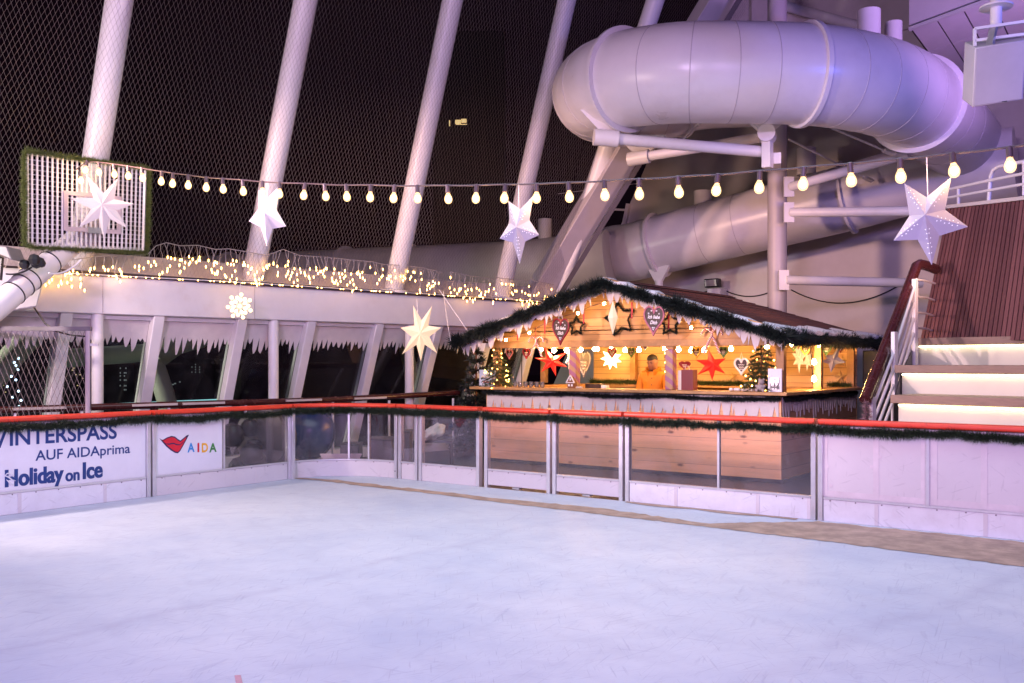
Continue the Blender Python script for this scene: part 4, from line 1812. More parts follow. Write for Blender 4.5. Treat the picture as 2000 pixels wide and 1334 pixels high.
mb.build('soffit_panel', M['soffit_paint'], ov)
mb = MB()
mb.obox(c0 + bk * -0.02 + Vector((0, 0, -0.02)), fr * 7, bk * 0.09, (0, 0, 0.05))
mb.build('drip_edge', M['white_steel'], ov)

# loudspeaker hanging beneath it
sc = P(1952, 150, 10.2)
sp = thing('loudspeaker', sc, 'white square loudspeaker hanging from the deck overhang', 'loudspeaker')
rx = c2w(0.985, -0.17, 0).normalized()
ry = c2w(0.17, 0.985, 0).normalized()
rz = Vector((0, 0, 1))
tlt = math.radians(27)
yaw_up = (rz * math.cos(tlt) - ry * math.sin(tlt) + rx * -0.09).normalized()
ry = (ry * math.cos(tlt) + rz * math.sin(tlt)).normalized()
hx, hz = 0.262, 0.32
mb = MB()
o_ = sc - rx * hx - yaw_up * hz
mb.obox(o_, rx * (2 * hx) + rz * 0.06, ry * 0.42, yaw_up * (2 * hz))
mb.build('cabinet', M['speaker_white'], sp, bevel=0.012)
mb = MB()
mb.obox(o_ + rx * 0.30 - ry * 0.012 + rz * 0.05, rx * 0.055, ry * 0.01, rz * 0.03)
mb.build('badge', M['black_plastic'], sp)
mb = MB()
mb.obox(o_ + rx * 0.02 - ry * 0.006 + yaw_up * 0.02 + rz * 0.002, rx * (2 * hx - 0.04) + rz * 0.055, ry * 0.005, yaw_up * (2 * hz - 0.04))
mb.build('grille', M['speaker_white'], sp)
top = sc + yaw_up * hz
mb = MB()
q = [top + rx * -0.24 + ry * 0.1 + rz * 0.0, top + rx * -0.24 + ry * 0.1 + rz * 0.19, top + rx * 0.62 + ry * 0.1 + rz * 0.27]
mb.bar(q[0], q[1], 0.03, 0.03, ry)
mb.bar(q[1], q[2], 0.03, 0.03)
mb.bar(top + rx * -0.24 + ry * 0.1 + rz * 0.06, top + rx * 0.62 + ry * 0.1 + rz * 0.13, 0.03, 0.03)
mb.build('hanging_frame', M['white_steel'], sp)
mb = MB()
m0 = top + rx * 0.02 + ry * 0.25 + rz * 0.16
mb.tube([m0, m0 + rz * 1.6], 0.06, 16)
mb.lathe(m0 + rz * 0.22, [(0.17, 0), (0.17, 0.02), (0.06, 0.03)], 20)
mb.build('hanging_pole', M['white_steel'], sp)
mb = MB()
mb.bar(m0 + rx * -0.05 - ry * 0.1 + rz * 0.04, m0 + rx * -0.12 - ry * 0.2 - rz * 0.15, 0.07, 0.05)
mb.build('clamp', M['galvanised'], sp)

# ------------------------------------------------------------------ wooden slat wall, seating steps, railings
AX = c2w(0.655, -0.756, 0)    # along the steps, towards the viewer's right
BX = c2w(0.756, 0.655, 0)     # up the steps, away
wb = P(1797, 664, 13.0)
wt = P(1850, 408, 13.2)
ww = thing('slat_wall', wb, 'reddish wooden slat wall above the lit steps', 'wall')
we = P(2260, 664, 9.4)
_n = (we - wb).cross(wt - wb).normalized()
_a, _b = P(2260, 362, 0.0), P(2260, 362, 1.0)
wte = _a + (_b - _a) * ((wb - _a).dot(_n) / (_b - _a).dot(_n))
mb = MB()
nn = 30
x = 0.0
dirb, dirt = (we - wb), (wte - wt)
backn = BX * 0.03
mb.hexa([wb + BX * 0.04, we + BX * 0.04, we + BX * 0.2, wb + BX * 0.2, wt + BX * 0.04, wte + BX * 0.04, wte + BX * 0.2, wt + BX * 0.2])
mb.build('backing', M['dark_trim'], ww)
mb = MB()
nn = 46
for i in range(nn):
    f0, f1 = (i + 0.09) / nn, (i + 0.91) / nn
    a, b = wb + dirb * f0, wb + dirb * f1
    c, d = wt + dirt * f1, wt + dirt * f0
    mb.hexa([a, b, b + backn, a + backn, d, c, c + backn, d + backn])
mb.build('slat', M['slat_wood'], ww, smooth=False)
mb = MB()
mb.hexa([wt + Vector((0, 0, 0.003)) - BX * 0.03, wte + Vector((0, 0, 0.003)) - BX * 0.03, wte + BX * 0.22 + Vector((0, 0, 0.003)), wt + BX * 0.22 + Vector((0, 0, 0.003)),
         wt - BX * 0.03 + Vector((0, 0, 0.05)), wte - BX * 0.03 + Vector((0, 0, 0.05)), wte + BX * 0.22 + Vector((0, 0, 0.05)), wt + BX * 0.22 + Vector((0, 0, 0.05))])
mb.build('capping', M['wall_paint'], ww)

rl = thing('deck_railing', wt, 'white tubular railing on top of the slat wall', 'railing')
g0, g1 = P(1845, 398, 13.4), P(2150, 335, 10.6)
h0 = [P(1850, 372, 13.4), P(1932, 357, 12.6), P(1958, 325, 12.3), P(2160, 275, 10.6)]
mb = MB()
mb.tube([P(1853, 370, 13.4), P(1925, 354, 12.6), P(2160, 306, 10.6)], 0.022, 8)
mb.build('mid_rail', M['white_steel'], rl)
mb = MB()
mb.tube([P(1853, 386, 13.4), P(1925, 373, 12.6), P(2160, 330, 10.6)], 0.02, 8)
mb.build('low_rail', M['white_steel'], rl)
mb = MB()
mb.tube([P(1931, 395, 12.55), P(1935, 345, 12.55), P(1940, 332, 12.5), P(1952, 325, 12.4), P(2160, 283, 10.6)], 0.026, 10)
mb.build('top_rail', M['white_steel'], rl)
for px, y0, y1, Y in ((1872, 402, 366, 13.2), (2000, 382, 315, 11.9)):
    mb = MB()
    mb.tube([P(px, y0, Y), P(px, y1, Y)], 0.022, 8)
    mb.build('stanchion', M['white_steel'], rl)

# seating steps: two big timber treads and glowing risers
st = thing('seating_steps', P(1757, 827, 10.4), 'broad timber seating steps with glowing cream risers', 'steps')
TR = [(P(1755, 787, 10.45), 0.0), (P(1762, 728, 11.0), 0.0), (P(1795, 674, 12.3), 0.0)]
zs = [TR[0][0].z, TR[1][0].z, TR[2][0].z]
LR = 7.0
for i, (p, _) in enumerate(TR):
    p = Vector(p)
    zb = -0.03 if i == 0 else zs[i - 1] + 0.012
    # riser
    mb = MB()
    mb.obox(Vector((p.x, p.y, zb)), AX * LR, BX * 0.04, (0, 0, p.z - zb - 0.004))
    mb.build('riser', M['riser_cream'], st)
    # led strip tucked under the nosing
    mb = MB()
    mb.obox(Vector((p.x, p.y, p.z - 0.03)) - BX * 0.045 + AX * 0.02, AX * (LR - 0.1), BX * 0.014, (0, 0, 0.016))
    mb.build('led_strip', M['led_strip'], st)
    # tread nosing and tread
    q = p - BX * 0.09 - AX * 0.05
    nose = 0.09
    depth = 1.6 if i == 2 else (TR[i + 1][0] - p).dot(BX) + 0.09
    x = 0
    for L in (1.55, 2.6, 2.8):
        mb = MB()
        mb.obox(Vector((q.x, q.y, p.z)) + AX * x, AX * (L - 0.008), BX * (depth - 0.004), (0, 0, nose))
        mb.build('tread', M['tread_wood'], st, bevel=0.004)
        x += L
# stringer side of the steps
mb = MB()
s0 = TR[0][0]
mb.prism([Vector((s0.x, s0.y, -0.02)) - AX * 0.07, Vector((TR[2][0].x, TR[2][0].y, -0.02)) - AX * 0.07 + BX * 0.0, TR[2][0] - AX * 0.07, TR[1][0] - AX * 0.07 + BX * 0.1, s0 - AX * 0.07], AX * 0.015)
mb.build('side_panel', M['dark_trim'], st)

# stair handrail
hr2 = thing('stair_handrail', P(1690, 830, 10.6), 'dark wooden handrail with white rods beside the lit steps', 'handrail')
r0, r1, r2, r3 = P(1690, 782, 10.6), P(1786, 531, 12.4), P(1797, 516, 12.6), P(1828, 526, 12.9)
mb = MB()
mb.tube([r0, r0.lerp(r1, 0.5), r1, P(1790, 520, 12.5), r2, P(1810, 519, 12.75), r3], 0.068, 14)
mb.build('rail', M['teak_rail'], hr2)
posts = [(1704, 775, 870, 10.7), (1747, 648, 850, 11.2), (1787, 545, 722, 12.1)]
for px, y0, y1, Y in posts:
    mb = MB()
    mb.bar(P(px, y1, Y), P(px, y0, Y), 0.085, 0.05, AX)
    mb.build('post', M['white_steel'], hr2, bevel=0.006)
for k in range(4):
    f = k * 34
    mb = MB()
    a = P(1703, 800 + f * 0.9, 10.7)
    b = P(1747, 686 + f * 0.88, 11.2)
    c = P(1786, 560 + f * 0.86, 12.1)
    mb.tube([a, b, c], 0.018, 8)
    mb.build('rod', M['white_steel'], hr2)
for y in (546, 579, 610, 640):
    mb = MB()
    mb.tube([P(1790, y, 12.1), P(1808, y + 2, 12.5), P(1826, y + 8, 12.95)], 0.016, 8)
    mb.build('wall_rod', M['white_steel'], hr2)
g = garland('post_garland', [P(1692, 838, 10.62), P(1694, 810, 10.6), P(1692, 786, 10.6)], 0.075, 2600, M['tinsel_green'])
tag(g, 'silver and green tinsel wound on the handrail end post', 'garland')
island_mat('tinsel_mixed', (0.02, 0.05, 0.03), (0.55, 0.30, 0.34), 0.3)
g.data.materials[0] = M['tinsel_mixed']


# ------------------------------------------------------------------ the wooden hut
VF = 11.90          # counter front
VP = 12.06          # plane of the front posts and gable boards
VB = 15.2           # back wall
UR, UL2 = -4.41, -9.27
CT = 1.17           # counter top
ZBM0, ZBM1 = 1.785, 1.95
RID, RIDZ = -6.90, 2.74
EVL, EVR, EVZ = -9.62, -4.24, 1.93
RF0, RF1 = 11.62, 16.05

hut = thing('wooden_hut', (RID, 13.5, -0.03), 'pine market hut with snowy gable roof behind the rink gate', 'market hut')


def roof_z(u):
    return RIDZ - (RIDZ - EVZ) * ((u - RID) / (EVR - RID) if u > RID else (RID - u) / (RID - EVL))


mb = MB()
mb.box((UL2, VF, 0.03), (UR, VF + 0.03, CT - 0.045))
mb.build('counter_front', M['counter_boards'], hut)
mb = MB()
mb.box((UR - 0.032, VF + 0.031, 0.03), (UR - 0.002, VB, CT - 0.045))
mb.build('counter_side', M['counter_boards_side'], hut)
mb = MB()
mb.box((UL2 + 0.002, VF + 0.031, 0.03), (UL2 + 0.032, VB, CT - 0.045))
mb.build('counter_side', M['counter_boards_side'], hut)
mb = MB()
mb.box((UL2 - 0.25, VF - 0.13, CT - 0.042), (UR + 0.12, VF + 0.38, CT))
mb.box((UR - 0.38, VF + 0.382, CT - 0.042), (UR + 0.12, VB, CT))
mb.box((UL2 - 0.02, VF + 0.382, CT - 0.042), (UL2 + 0.34, VB, CT))
mb.build('counter_top', M['pine'], hut, bevel=0.004)
mb = MB()
mb.box((UL2, VF + 0.05, -0.025), (UR, VB, 0.02))
mb.build('hut_floor', M['deck_paint'], hut)
mb = MB()
mb.box((UL2, VB, 0.0), (UR, VB + 0.04, 2.0))
mb.build('back_wall', M['pine_boards'], hut)
# a low inner shelf and back ledge
mb = MB()
mb.box((UL2 + 0.9, VB - 0.32, 1.13), (UR - 0.1, VB - 0.005, 1.16))
mb.build('back_ledge', M['pine'], hut)
# posts
for u, v in ((UR - 0.06, VP), (UL2 + 0.10, VP), (UR - 0.06, VB - 0.07), (UR - 0.06, 13.55), (uv_u(1063, VB - 0.3), VB - 0.3), (UL2 + 0.9, VB - 0.07)):
    mb = MB()
    mb.box((u - 0.055, v - 0.05, CT + 0.001), (u + 0.055, v + 0.05, ZBM0 + 0.12))
    mb.build('post', M['pine'], hut, bevel=0.004)
u0 = uv_u(1122, VP)
u1 = uv_u(1310, VP)
for u in (u0, u1):
    mb = MB()
    mb.box((u - 0.062, VP - 0.06, CT + 0.001), (u + 0.062, VP + 0.07, ZBM0 - 0.04))
    mb.build('striped_post', M['candy_stripe'], hut, bevel=0.01)
    mb = MB()
    mb.box((u - 0.066, VP - 0.06, ZBM0 - 0.038), (u + 0.066, VP + 0.07, ZBM0 - 0.002))
    mb.build('post_cap', M['pine'], hut)
# beams
mb = MB()
mb.box((UL2 - 0.02, VP - 0.07, ZBM0), (UR + 0.02, VP + 0.05, ZBM1 - 0.06))
mb.build('front_beam', M['pine'], hut, bevel=0.005)
for u in (UR - 0.06, UL2 + 0.06):
    mb = MB()
    mb.box((u - 0.05, VP + 0.052, ZBM0 + 0.02), (u + 0.05, VB - 0.002, ZBM1 - 0.06))
    mb.build('side_beam', M['pine'], hut, bevel=0.005)
# gable boards in two panels with an upright joint, as the photo shows
for a, b in ((UL2, uv_u(1213, VP)), (uv_u(1213, VP) + 0.004, uv_u(1308, VP)), (uv_u(1308, VP) + 0.006, UR)):
    mb = MB()
    us = [a] + ([RID] if a < RID < b else []) + [b]
    poly = [Vector((a, VP - 0.04, ZBM1 - 0.058)), Vector((b, VP - 0.04, ZBM1 - 0.058))]
    for u in reversed(us):
        z = roof_z(u) - 0.07
        if z > ZBM1 - 0.05:
            poly.append(Vector((u, VP - 0.04, z)))
        else:
            poly.append(Vector((u, VP - 0.04, ZBM1 - 0.05)))
    mb.prism(poly, (0, 0.03, 0))
    mb.build('gable_panel', M['gable_boards'], hut)
# roof: two thick slopes, ridge cap, barge boards
for sgn, ev in ((-1, EVL), (1, EVR)):
    mb = MB()
    n = 11
    for i in range(n):
        f0, f1 = i / n, (i + 1) / n
        ua, ub = RID + (ev - RID) * f0, RID + (ev - RID) * f1
        za, zb = RIDZ + (EVZ - RIDZ) * f0, RIDZ + (EVZ - RIDZ) * f1
        lift = 0.018
        mb.hexa([(ua, RF0, za - 0.05), (ub, RF0, zb - 0.05), (ub, RF1, zb - 0.05), (ua, RF1, za - 0.05),
                 (ua, RF0, za + 0.002 * i), (ub, RF0, zb + lift), (ub, RF1, zb + lift), (ua, RF1, za + 0.002 * i)])
    mb.build('roof_slope', M['shingle'], hut, angle=20)
    mb = MB()
    a, b = Vector((RID + sgn * 0.001, RF0 - 0.003, RIDZ - 0.09)), Vector((ev, RF0 - 0.003, EVZ - 0.09))
    mb.obox(a, b - a, (0, -0.03, 0), (0, 0, 0.13))
    mb.build('barge_board', M['pine'], hut)
mb = MB()
mb.prism([(RID - 0.14, RF0 + 0.01, RIDZ - 0.02), (RID, RF0 + 0.01, RIDZ + 0.035), (RID + 0.14, RF0 + 0.01, RIDZ - 0.02)], (0, RF1 - RF0, 0))
mb.build('ridge_cap', M['shingle'], hut)
mb = MB()
mb.box((EVL + 0.3, RF0 + 0.4, 2.03), (EVR - 0.3, RF1 - 0.3, 2.045))
mb.build('ceiling_board', M['pine_boards_side'], hut)

# snow lying along the front edge and the eave
SN = MB()
us = np.linspace(EVL - 0.02, EVR + 0.02, 90)
rows = []
for i, u in enumerate(us):
    z = roof_z(u)
    wdt = 0.34 + 0.10 * math.sin(i * 0.7) + 0.07 * math.sin(i * 0.29 + 1) + random.uniform(-0.02, 0.02)
    hh = 0.036 + 0.014 * math.sin(i * 0.9) + 0.008 * math.sin(i * 2.3)
    rows.append([(u, RF0 - 0.055, z - 0.05), (u, RF0 - 0.075, z + hh * 0.4), (u, RF0 - 0.04, z + hh), (u, RF0 + wdt * 0.5, z + hh * 1.1), (u, RF0 + wdt * 0.9, z + hh * 0.7), (u, RF0 + wdt, z + 0.012)])
verts = [p for r in rows for p in r]
faces = []
for i in range(len(rows) - 1):
    for k in range(5):
        faces.append((i * 6 + k, i * 6 + k + 1, (i + 1) * 6 + k + 1, (i + 1) * 6 + k))
SN.add(verts, faces)
vs = np.linspace(RF0 + 0.2, RF1, 60)
rows = []
for i, v in enumerate(vs):
    wdt = 0.30 + 0.12 * math.sin(i * 0.8) + 0.06 * math.sin(i * 0.33)
    hh = 0.034 + 0.014 * math.sin(i * 1.1)
    rr = []
    for f, h in ((-0.12, -0.4), (-0.15, 0.4), (-0.05, 1), (0.5, 1.1), (0.9, 0.7), (1.0, 0.2)):
        u = EVR - wdt * max(f, 0) + (0.05 if f < 0 else 0)
        rr.append((u, v, roof_z(min(u, EVR)) + hh * h + 0.012))
    rows.append(rr)
verts = [p for r in rows for p in r]
faces = []
for i in range(len(rows) - 1):
    for k in range(5):
        faces.append((i * 6 + k, (i + 1) * 6 + k, (i + 1) * 6 + k + 1, i * 6 + k + 1))
SN.add(verts, faces)
o = SN.build('roof_snow', M['snow'], None, angle=60)
tag(o, 'fake snow lying along the gable edge and eave of the hut roof', 'fake snow', kind='thing')

# icicle felt hanging under the gable edge
mb = MB()
for u_a, u_b, sd in ((EVL + 0.05, RID, 5), (RID, EVR - 0.05, 6)):
    n = 150
    d = spikes(n, 0.10, 0.26, sd)
    top, bot = [], []
    for k in range(n):
        u = u_a + (u_b - u_a) * k / (n - 1)
        z = roof_z(u) - 0.07
        top.append((u, RF0 + 0.02, z))
        drop = 0.06 + d[k] * (0.75 + 0.25 * math.sin(k * 0.21))
        bot.append((u + 0.02 * math.sin(k), RF0 + 0.02, z - drop))
    mb.sheet(top, bot, (0, 0.008, 0))
o = mb.build('icicle_trim', M['felt_white'], None, smooth=False)
tag(o, 'white felt icicles hanging under the hut gable edge', 'icicle trim')

# thick fir garland along the gable
pts = []
for i in range(61):
    u = EVL - 0.02 + (EVR - EVL + 0.04) * i / 60
    pts.append((u, RF0 - 0.10, roof_z(u) - 0.055 + 0.018 * math.sin(i * 1.9)))
g = garland('fir_garland', pts, 0.128, 5000, M['fir_dark'], width=0.017, lump=0.45)
tag(g, 'thick dark fir garland along the hut gable edge', 'garland')
pts = [(EVR + 0.02, RF0 - 0.05 + (RF1 - RF0) * i / 40, EVZ - 0.06 + 0.015 * math.sin(i * 1.6)) for i in range(41)]
g = garland('fir_garland', pts, 0.12, 4600, M['fir_dark'], width=0.017, lump=0.45)
tag(g, 'thick dark fir garland along the side eave of the hut', 'garland')
pts = [(UL2 + (UR - UL2) * i / 50, VF - 0.05, CT - 0.085 - 0.018 * abs(math.sin(i * 0.19))) for i in range(51)]
g = garland('counter_garland', pts, 0.055, 3000, M['fir_dark'], width=0.009, lump=0.25)
tag(g, 'dark fir garland hanging under the front counter edge', 'garland')
pts = [(UR + 0.03, VF + 0.03 + (VB - VF - 0.1) * i / 40, CT - 0.085 - 0.018 * abs(math.sin(i * 0.24))) for i in range(41)]
g = garland('counter_garland', pts, 0.055, 2600, M['fir_dark'], width=0.009, lump=0.25)
tag(g, 'dark fir garland under the side counter facing the steps', 'garland')
for a, b, lb in ((uv_u(1153, VB - 0.2), uv_u(1262, VB - 0.2), 'green fir garland on the back ledge behind the man'),
                 (uv_u(1350, VB - 0.2), uv_u(1475, VB - 0.2), 'green fir garland on the back ledge below the red star with gift bag'),
                 (uv_u(1618, VB - 0.2), uv_u(1660, VB - 0.2), 'short green fir garland in the back corner under the straw stars')):
    g = garland('ledge_garland', [(a + (b - a) * i / 12, VB - 0.2, 1.205) for i in range(13)], 0.075, 2400, M['fir_green'], width=0.010, lump=0.2)
    tag(g, lb, 'garland')

# icicle skirts below the counter
u_a, u_b = UL2 + 0.02, UR - 0.03
n = 260
d = []
r = random.Random(3)
k = 0
while len(d) < n:
    d += [0.30 + r.uniform(-0.004, 0.004)] * r.choice([5, 6, 7, 8])
    pk = r.uniform(0.10, 0.22)
    d += [0.30 - pk * 0.45, 0.30 - pk, 0.30 - pk * 0.5] if r.random() < 0.6 else [0.30 - pk * 0.5, 0.30 - pk, 0.27, 0.30 - pk * 0.7]
d = d[:n]
top = [(u_a + (u_b - u_a) * k / (n - 1), VF - 0.012, CT - 0.05) for k in range(n)]
bot = [(u_a + (u_b - u_a) * k / (n - 1), VF - 0.012, CT - 0.05 - d[k]) for k in range(n)]
mb = MB()
mb.sheet(top, bot, (0, 0.008, 0))
o = mb.build('icicle_skirt', M['felt_white'], None, smooth=False)
tag(o, 'white felt skirt with pointed notches along the front counter', 'icicle skirt')
n = 150
d = spikes(n, 0.22, 0.42, 9)
top = [(UR + 0.004, VF + 0.02 + (VB - VF - 0.05) * k / (n - 1), CT - 0.05) for k in range(n)]
bot = [(UR + 0.004, VF + 0.02 + (VB - VF - 0.05) * k / (n - 1), CT - 0.05 - d[k]) for k in range(n)]
mb = MB()
mb.sheet(top, bot, (0.008, 0, 0))
o = mb.build('icicle_skirt', M['felt_white'], None, smooth=False)
tag(o, 'white felt icicle skirt on the side counter facing the steps', 'icicle skirt')

# dark cabinet standing behind the hut's corner post
a = Pv(1698, 760, 15.6)
mb = MB()
mb.box((a.x - 0.05, 15.4, -0.03), (a.x + 0.3, 16.0, 1.75))
o = mb.build('dark_cabinet', M['black_plastic'], None, bevel=0.01)
tag(o, 'dark upright cabinet behind the far corner post of the hut', 'cabinet')


# ------------------------------------------------------------------ decorations
def star(name, cpx, tips, Y, depth, mat, label, cat='paper star', inner=0.42, cord=None, back=True, apex=None, group=None, holes=False):
    """folded paper star: points given in photo pixels on an upright plane at distance Y"""
    cx, cy_ = cpx
    C0 = P(cx, cy_, Y)
    tp = [P(x, y, Y) for x, y in tips]
    n = len(tp)
    inn = []
    for i in range(n):
        m = (tp[i] + tp[(i + 1) % n]) / 2
        inn.append(C0 + (m - C0) * inner / max(0.25, math.cos(PI / n)) if n > 5 else C0 + (m - C0) * (inner * 1.25))
    ring = []
    for i in range(n):
        ring += [tp[i], inn[i]]
    ax = apex or cpx
    toward = c2w(0, -1, 0)
    f = P(ax[0], ax[1], Y) + toward * depth
    b = P(ax[0], ax[1], Y) - toward * depth * 0.8
    root = thing(name, C0, label, cat, group)
    mb = MB()
    m2 = len(ring)
    mb.add(ring + [f, b], [(i, (i + 1) % m2, m2) for i in range(m2)] + [((i + 1) % m2, i, m2 + 1) for i in range(m2)])
    mb.build('star_body', mat, root, smooth=False)
    if holes:
        mb = MB()
        for i in range(n):
            for side_ in (0, -1):
                q = inn[i - 1] if side_ else inn[i]
                for k in range(6):
                    g = 0.25 + 0.11 * k
                    base = f.lerp(tp[i], g)
                    s_ = f.lerp(q, min(1, g))
                    p = base.lerp(f.lerp(tp[i], g).lerp(q, 0.35), 0.55) + toward * 0.004
                    if k % 2:
                        p = base.lerp(q, 0.12) + toward * 0.004
                    nrm = ((tp[i] - f).cross(q - f)).normalized()
                    if nrm.dot(toward) < 0:
                        nrm = -nrm
                    # drop the point on the facet
                    p = p - nrm * ((p - f).dot(nrm)) + nrm * 0.0015
                    rr = 0.0045
                    t1 = nrm.cross(Vector((0, 0, 1))).normalized() * rr
                    t2 = nrm.cross(t1)
                    mb.add([p + t1 * math.cos(w_) + t2 * math.sin(w_) for w_ in (0, 1.05, 2.09, 3.14, 4.19, 5.24)], [(0, 1, 2, 3, 4, 5)])
        mb.build('punched_dot', M['perforation'], root, smooth=False)
    if cord:
        mb = MB()
        a = P(cord[0], cord[1], Y)
        mb.tube([a, P(cord[2], cord[3], Y)], 0.0035, 6)
        mb.build('hanging_cord', M['paper_white'], root)
    return root


# festoon line geometry
AXs = Vector((-4.99, 11.0))
DXs = Vector((0.834, -0.552))


def fest(px, py):
    x = (px - 1000) / F
    t = (x * AXs.y - AXs.x) / (DXs.x - x * DXs.y)
    Y = AXs.y + DXs.y * t
    return P(px, py, Y), Y


_, Y2 = fest(523, 357)
star('paper_star', (519, 422), [(505, 370), (546, 362), (559, 442), (521, 482), (486, 432)], Y2, 0.09, M['star_paper'],
     'small white paper star hanging before the second leaning column', inner=0.50, cord=(523, 357, 521, 396), apex=(521, 418), group='white paper stars on the bulb string')
_, Y3 = fest(1016, 361)
star('paper_star', (1013, 445), [(993, 392), (1041, 383), (1053, 459), (1015, 516), (976, 466)], Y3, 0.10, M['star_paper'],
     'white perforated paper star hanging above the hut gable edge', inner=0.50, cord=(1013, 361, 1013, 408), apex=(1008, 447), holes=True, group='white paper stars on the bulb string')
_, Y4 = fest(1811, 307)
star('paper_star', (1806, 432), [(1766, 358), (1858, 346), (1891, 443), (1820, 518), (1745, 470)], Y4, 0.11, M['star_paper'],
     'largest white perforated paper star before the slat wall', inner=0.47, cord=(1810, 307, 1812, 384), apex=(1792, 424), holes=True, group='white paper stars on the bulb string')
star('paper_star', (205, 402), [(170, 343), (230, 349), (263, 398), (250, 447), (203, 470), (154, 444), (136, 388)], 10.4, 0.08, M['lantern_soft'],
     'seven pointed white paper star in front of the basketball backboard', inner=0.40, cord=(194, 335, 198, 385))
star('lit_star', (822, 651), [(807, 596), (844, 597), (862, 640), (854, 690), (822, 706), (785, 692), (782, 640)], 14.3, 0.10, M['lantern_warm'],
     'glowing seven pointed paper star below the fascia by a slim post', inner=0.42, cord=(814, 585, 816, 615))

# led snowflake on the fascia
sfc = side_px(468, 598, 0.16)
Ysf = 13.0
sn = thing('snowflake_light', P(468, 598, Ysf), 'glowing led snowflake hanging on the white fascia', 'light decoration')
mb = MB()
spots = [(0, 0)]
for k in range(7):
    a = k * 2 * PI / 7 + PI / 2 - 0.15
    mb.tube([P(468, 598, Ysf), P(468 + 25 * math.cos(a), 598 - 25 * math.sin(a), Ysf)], 0.016, 6)
    spots += [(12 * math.cos(a), 12 * math.sin(a)), (23 * math.cos(a), 23 * math.sin(a)),
              (17 * math.cos(a + 0.42), 17 * math.sin(a + 0.42))]
mb.build('frame', M['lantern_warm'], sn)
dotmesh = None
for dx, dy in spots:
    p = P(468 + dx, 598 - dy, Ysf - 0.02)
    if dotmesh is None:
        mb = MB()
        mb.ball(p, 0.027, 8)
        dotmesh = mb.build('led', M['snowflake_led'], sn)
        dp = p
    else:
        c = dotmesh.copy()
        C.objects.link(c)
        c.parent = sn
        c.location = p - dp
mb = MB()
mb.tube([P(468, 572, Ysf), P(470, 552, Ysf)], 0.004, 6)
mb.build('hanging_cord', M['paper_white'], sn)

# ------------------------------------------------------------------ festoon string of warm bulbs
BUL = [(157, 352), (170, 326), (193, 332), (222, 338), (250, 340), (277, 345), (316, 351), (338, 354), (368, 357), (403, 362), (435, 365), (474, 369), (513, 373), (546, 374),
       (596, 376), (634, 379), (676, 382), (724, 383), (771, 383), (815, 383), (874, 384), (931, 384), (987, 383), (1048, 382), (1110, 380), (1180, 379), (1248, 376),
       (1324, 371), (1402, 367), (1484, 360), (1570, 354), (1660, 347), (1758, 339), (1860, 327), (1971, 315)]
cab = [(150, 330), (170, 314), (222, 321), (277, 328), (340, 339), (403, 346), (513, 355), (600, 359), (676, 361), (815, 363), (987, 361), (1110, 357), (1248, 350), (1402, 341), (1570, 327), (1758, 311), (1860, 300), (1971, 288), (2160, 262)]
cx_ = [c[0] for c in cab]
cy2_ = [c[1] for c in cab]
fes = thing('bulb_string', fest(150, 330)[0], 'festoon cable of warm light bulbs strung across the rink', 'string lights')
mb = MB()
xs = list(range(150, 2161, 15))
mb.tube([fest(x, float(np.interp(x, cx_, cy2_)) + 0.6 * math.sin(x * 0.05))[0] for x in xs], 0.0075, 6)
mb.build('cable', M['socket_plastic'], fes)
bproto = sproto = None
for i, (px, py) in enumerate(BUL):
    top, Yb = fest(px, float(np.interp(px, cx_, cy2_)))
    if i == 0:
        top = P(158, 334, 11.0)
    sl = Vector((random.uniform(-0.12, 0.12), random.uniform(-0.12, 0.12), 0))
    if bproto is None:
        p0 = top
        mb = MB()
        mb.lathe(top, [(0.013, 0.008), (0.019, 0.004), (0.020, -0.05), (0.021, -0.062), (0.017, -0.066)], 12)
        sproto = mb.build('lamp_holder', M['socket_plastic'], fes)
        mb = MB()
        mb.lathe(top, [(0.015, -0.066), (0.020, -0.076), (0.030, -0.095), (0.035, -0.115), (0.033, -0.133), (0.024, -0.148), (0.010, -0.156), (0.001, -0.157)], 14)
        bproto = mb.build('bulb', M['bulb_envelope'], fes)
        mb = MB()
        mb.ball(top + Vector((0, 0, -0.113)), 0.021, 10, 1.25)
        fproto = mb.build('glowing_core', M['bulb_warm'], bproto)
    else:
        for pr_ in (sproto, bproto):
            c = pr_.copy()
            C.objects.link(c)
            c.parent = fes
            loc = top - p0
            org_local = p0 - ORG[fes.name]
            R_m = Matrix.Rotation(sl.x, 4, 'X') @ Matrix.Rotation(sl.y, 4, 'Y')
            c.matrix_local = Matrix.Translation(loc + org_local) @ R_m @ Matrix.Translation(-org_local)
            if pr_ is bproto:
                g2 = fproto.copy()
                C.objects.link(g2)
                g2.parent = c

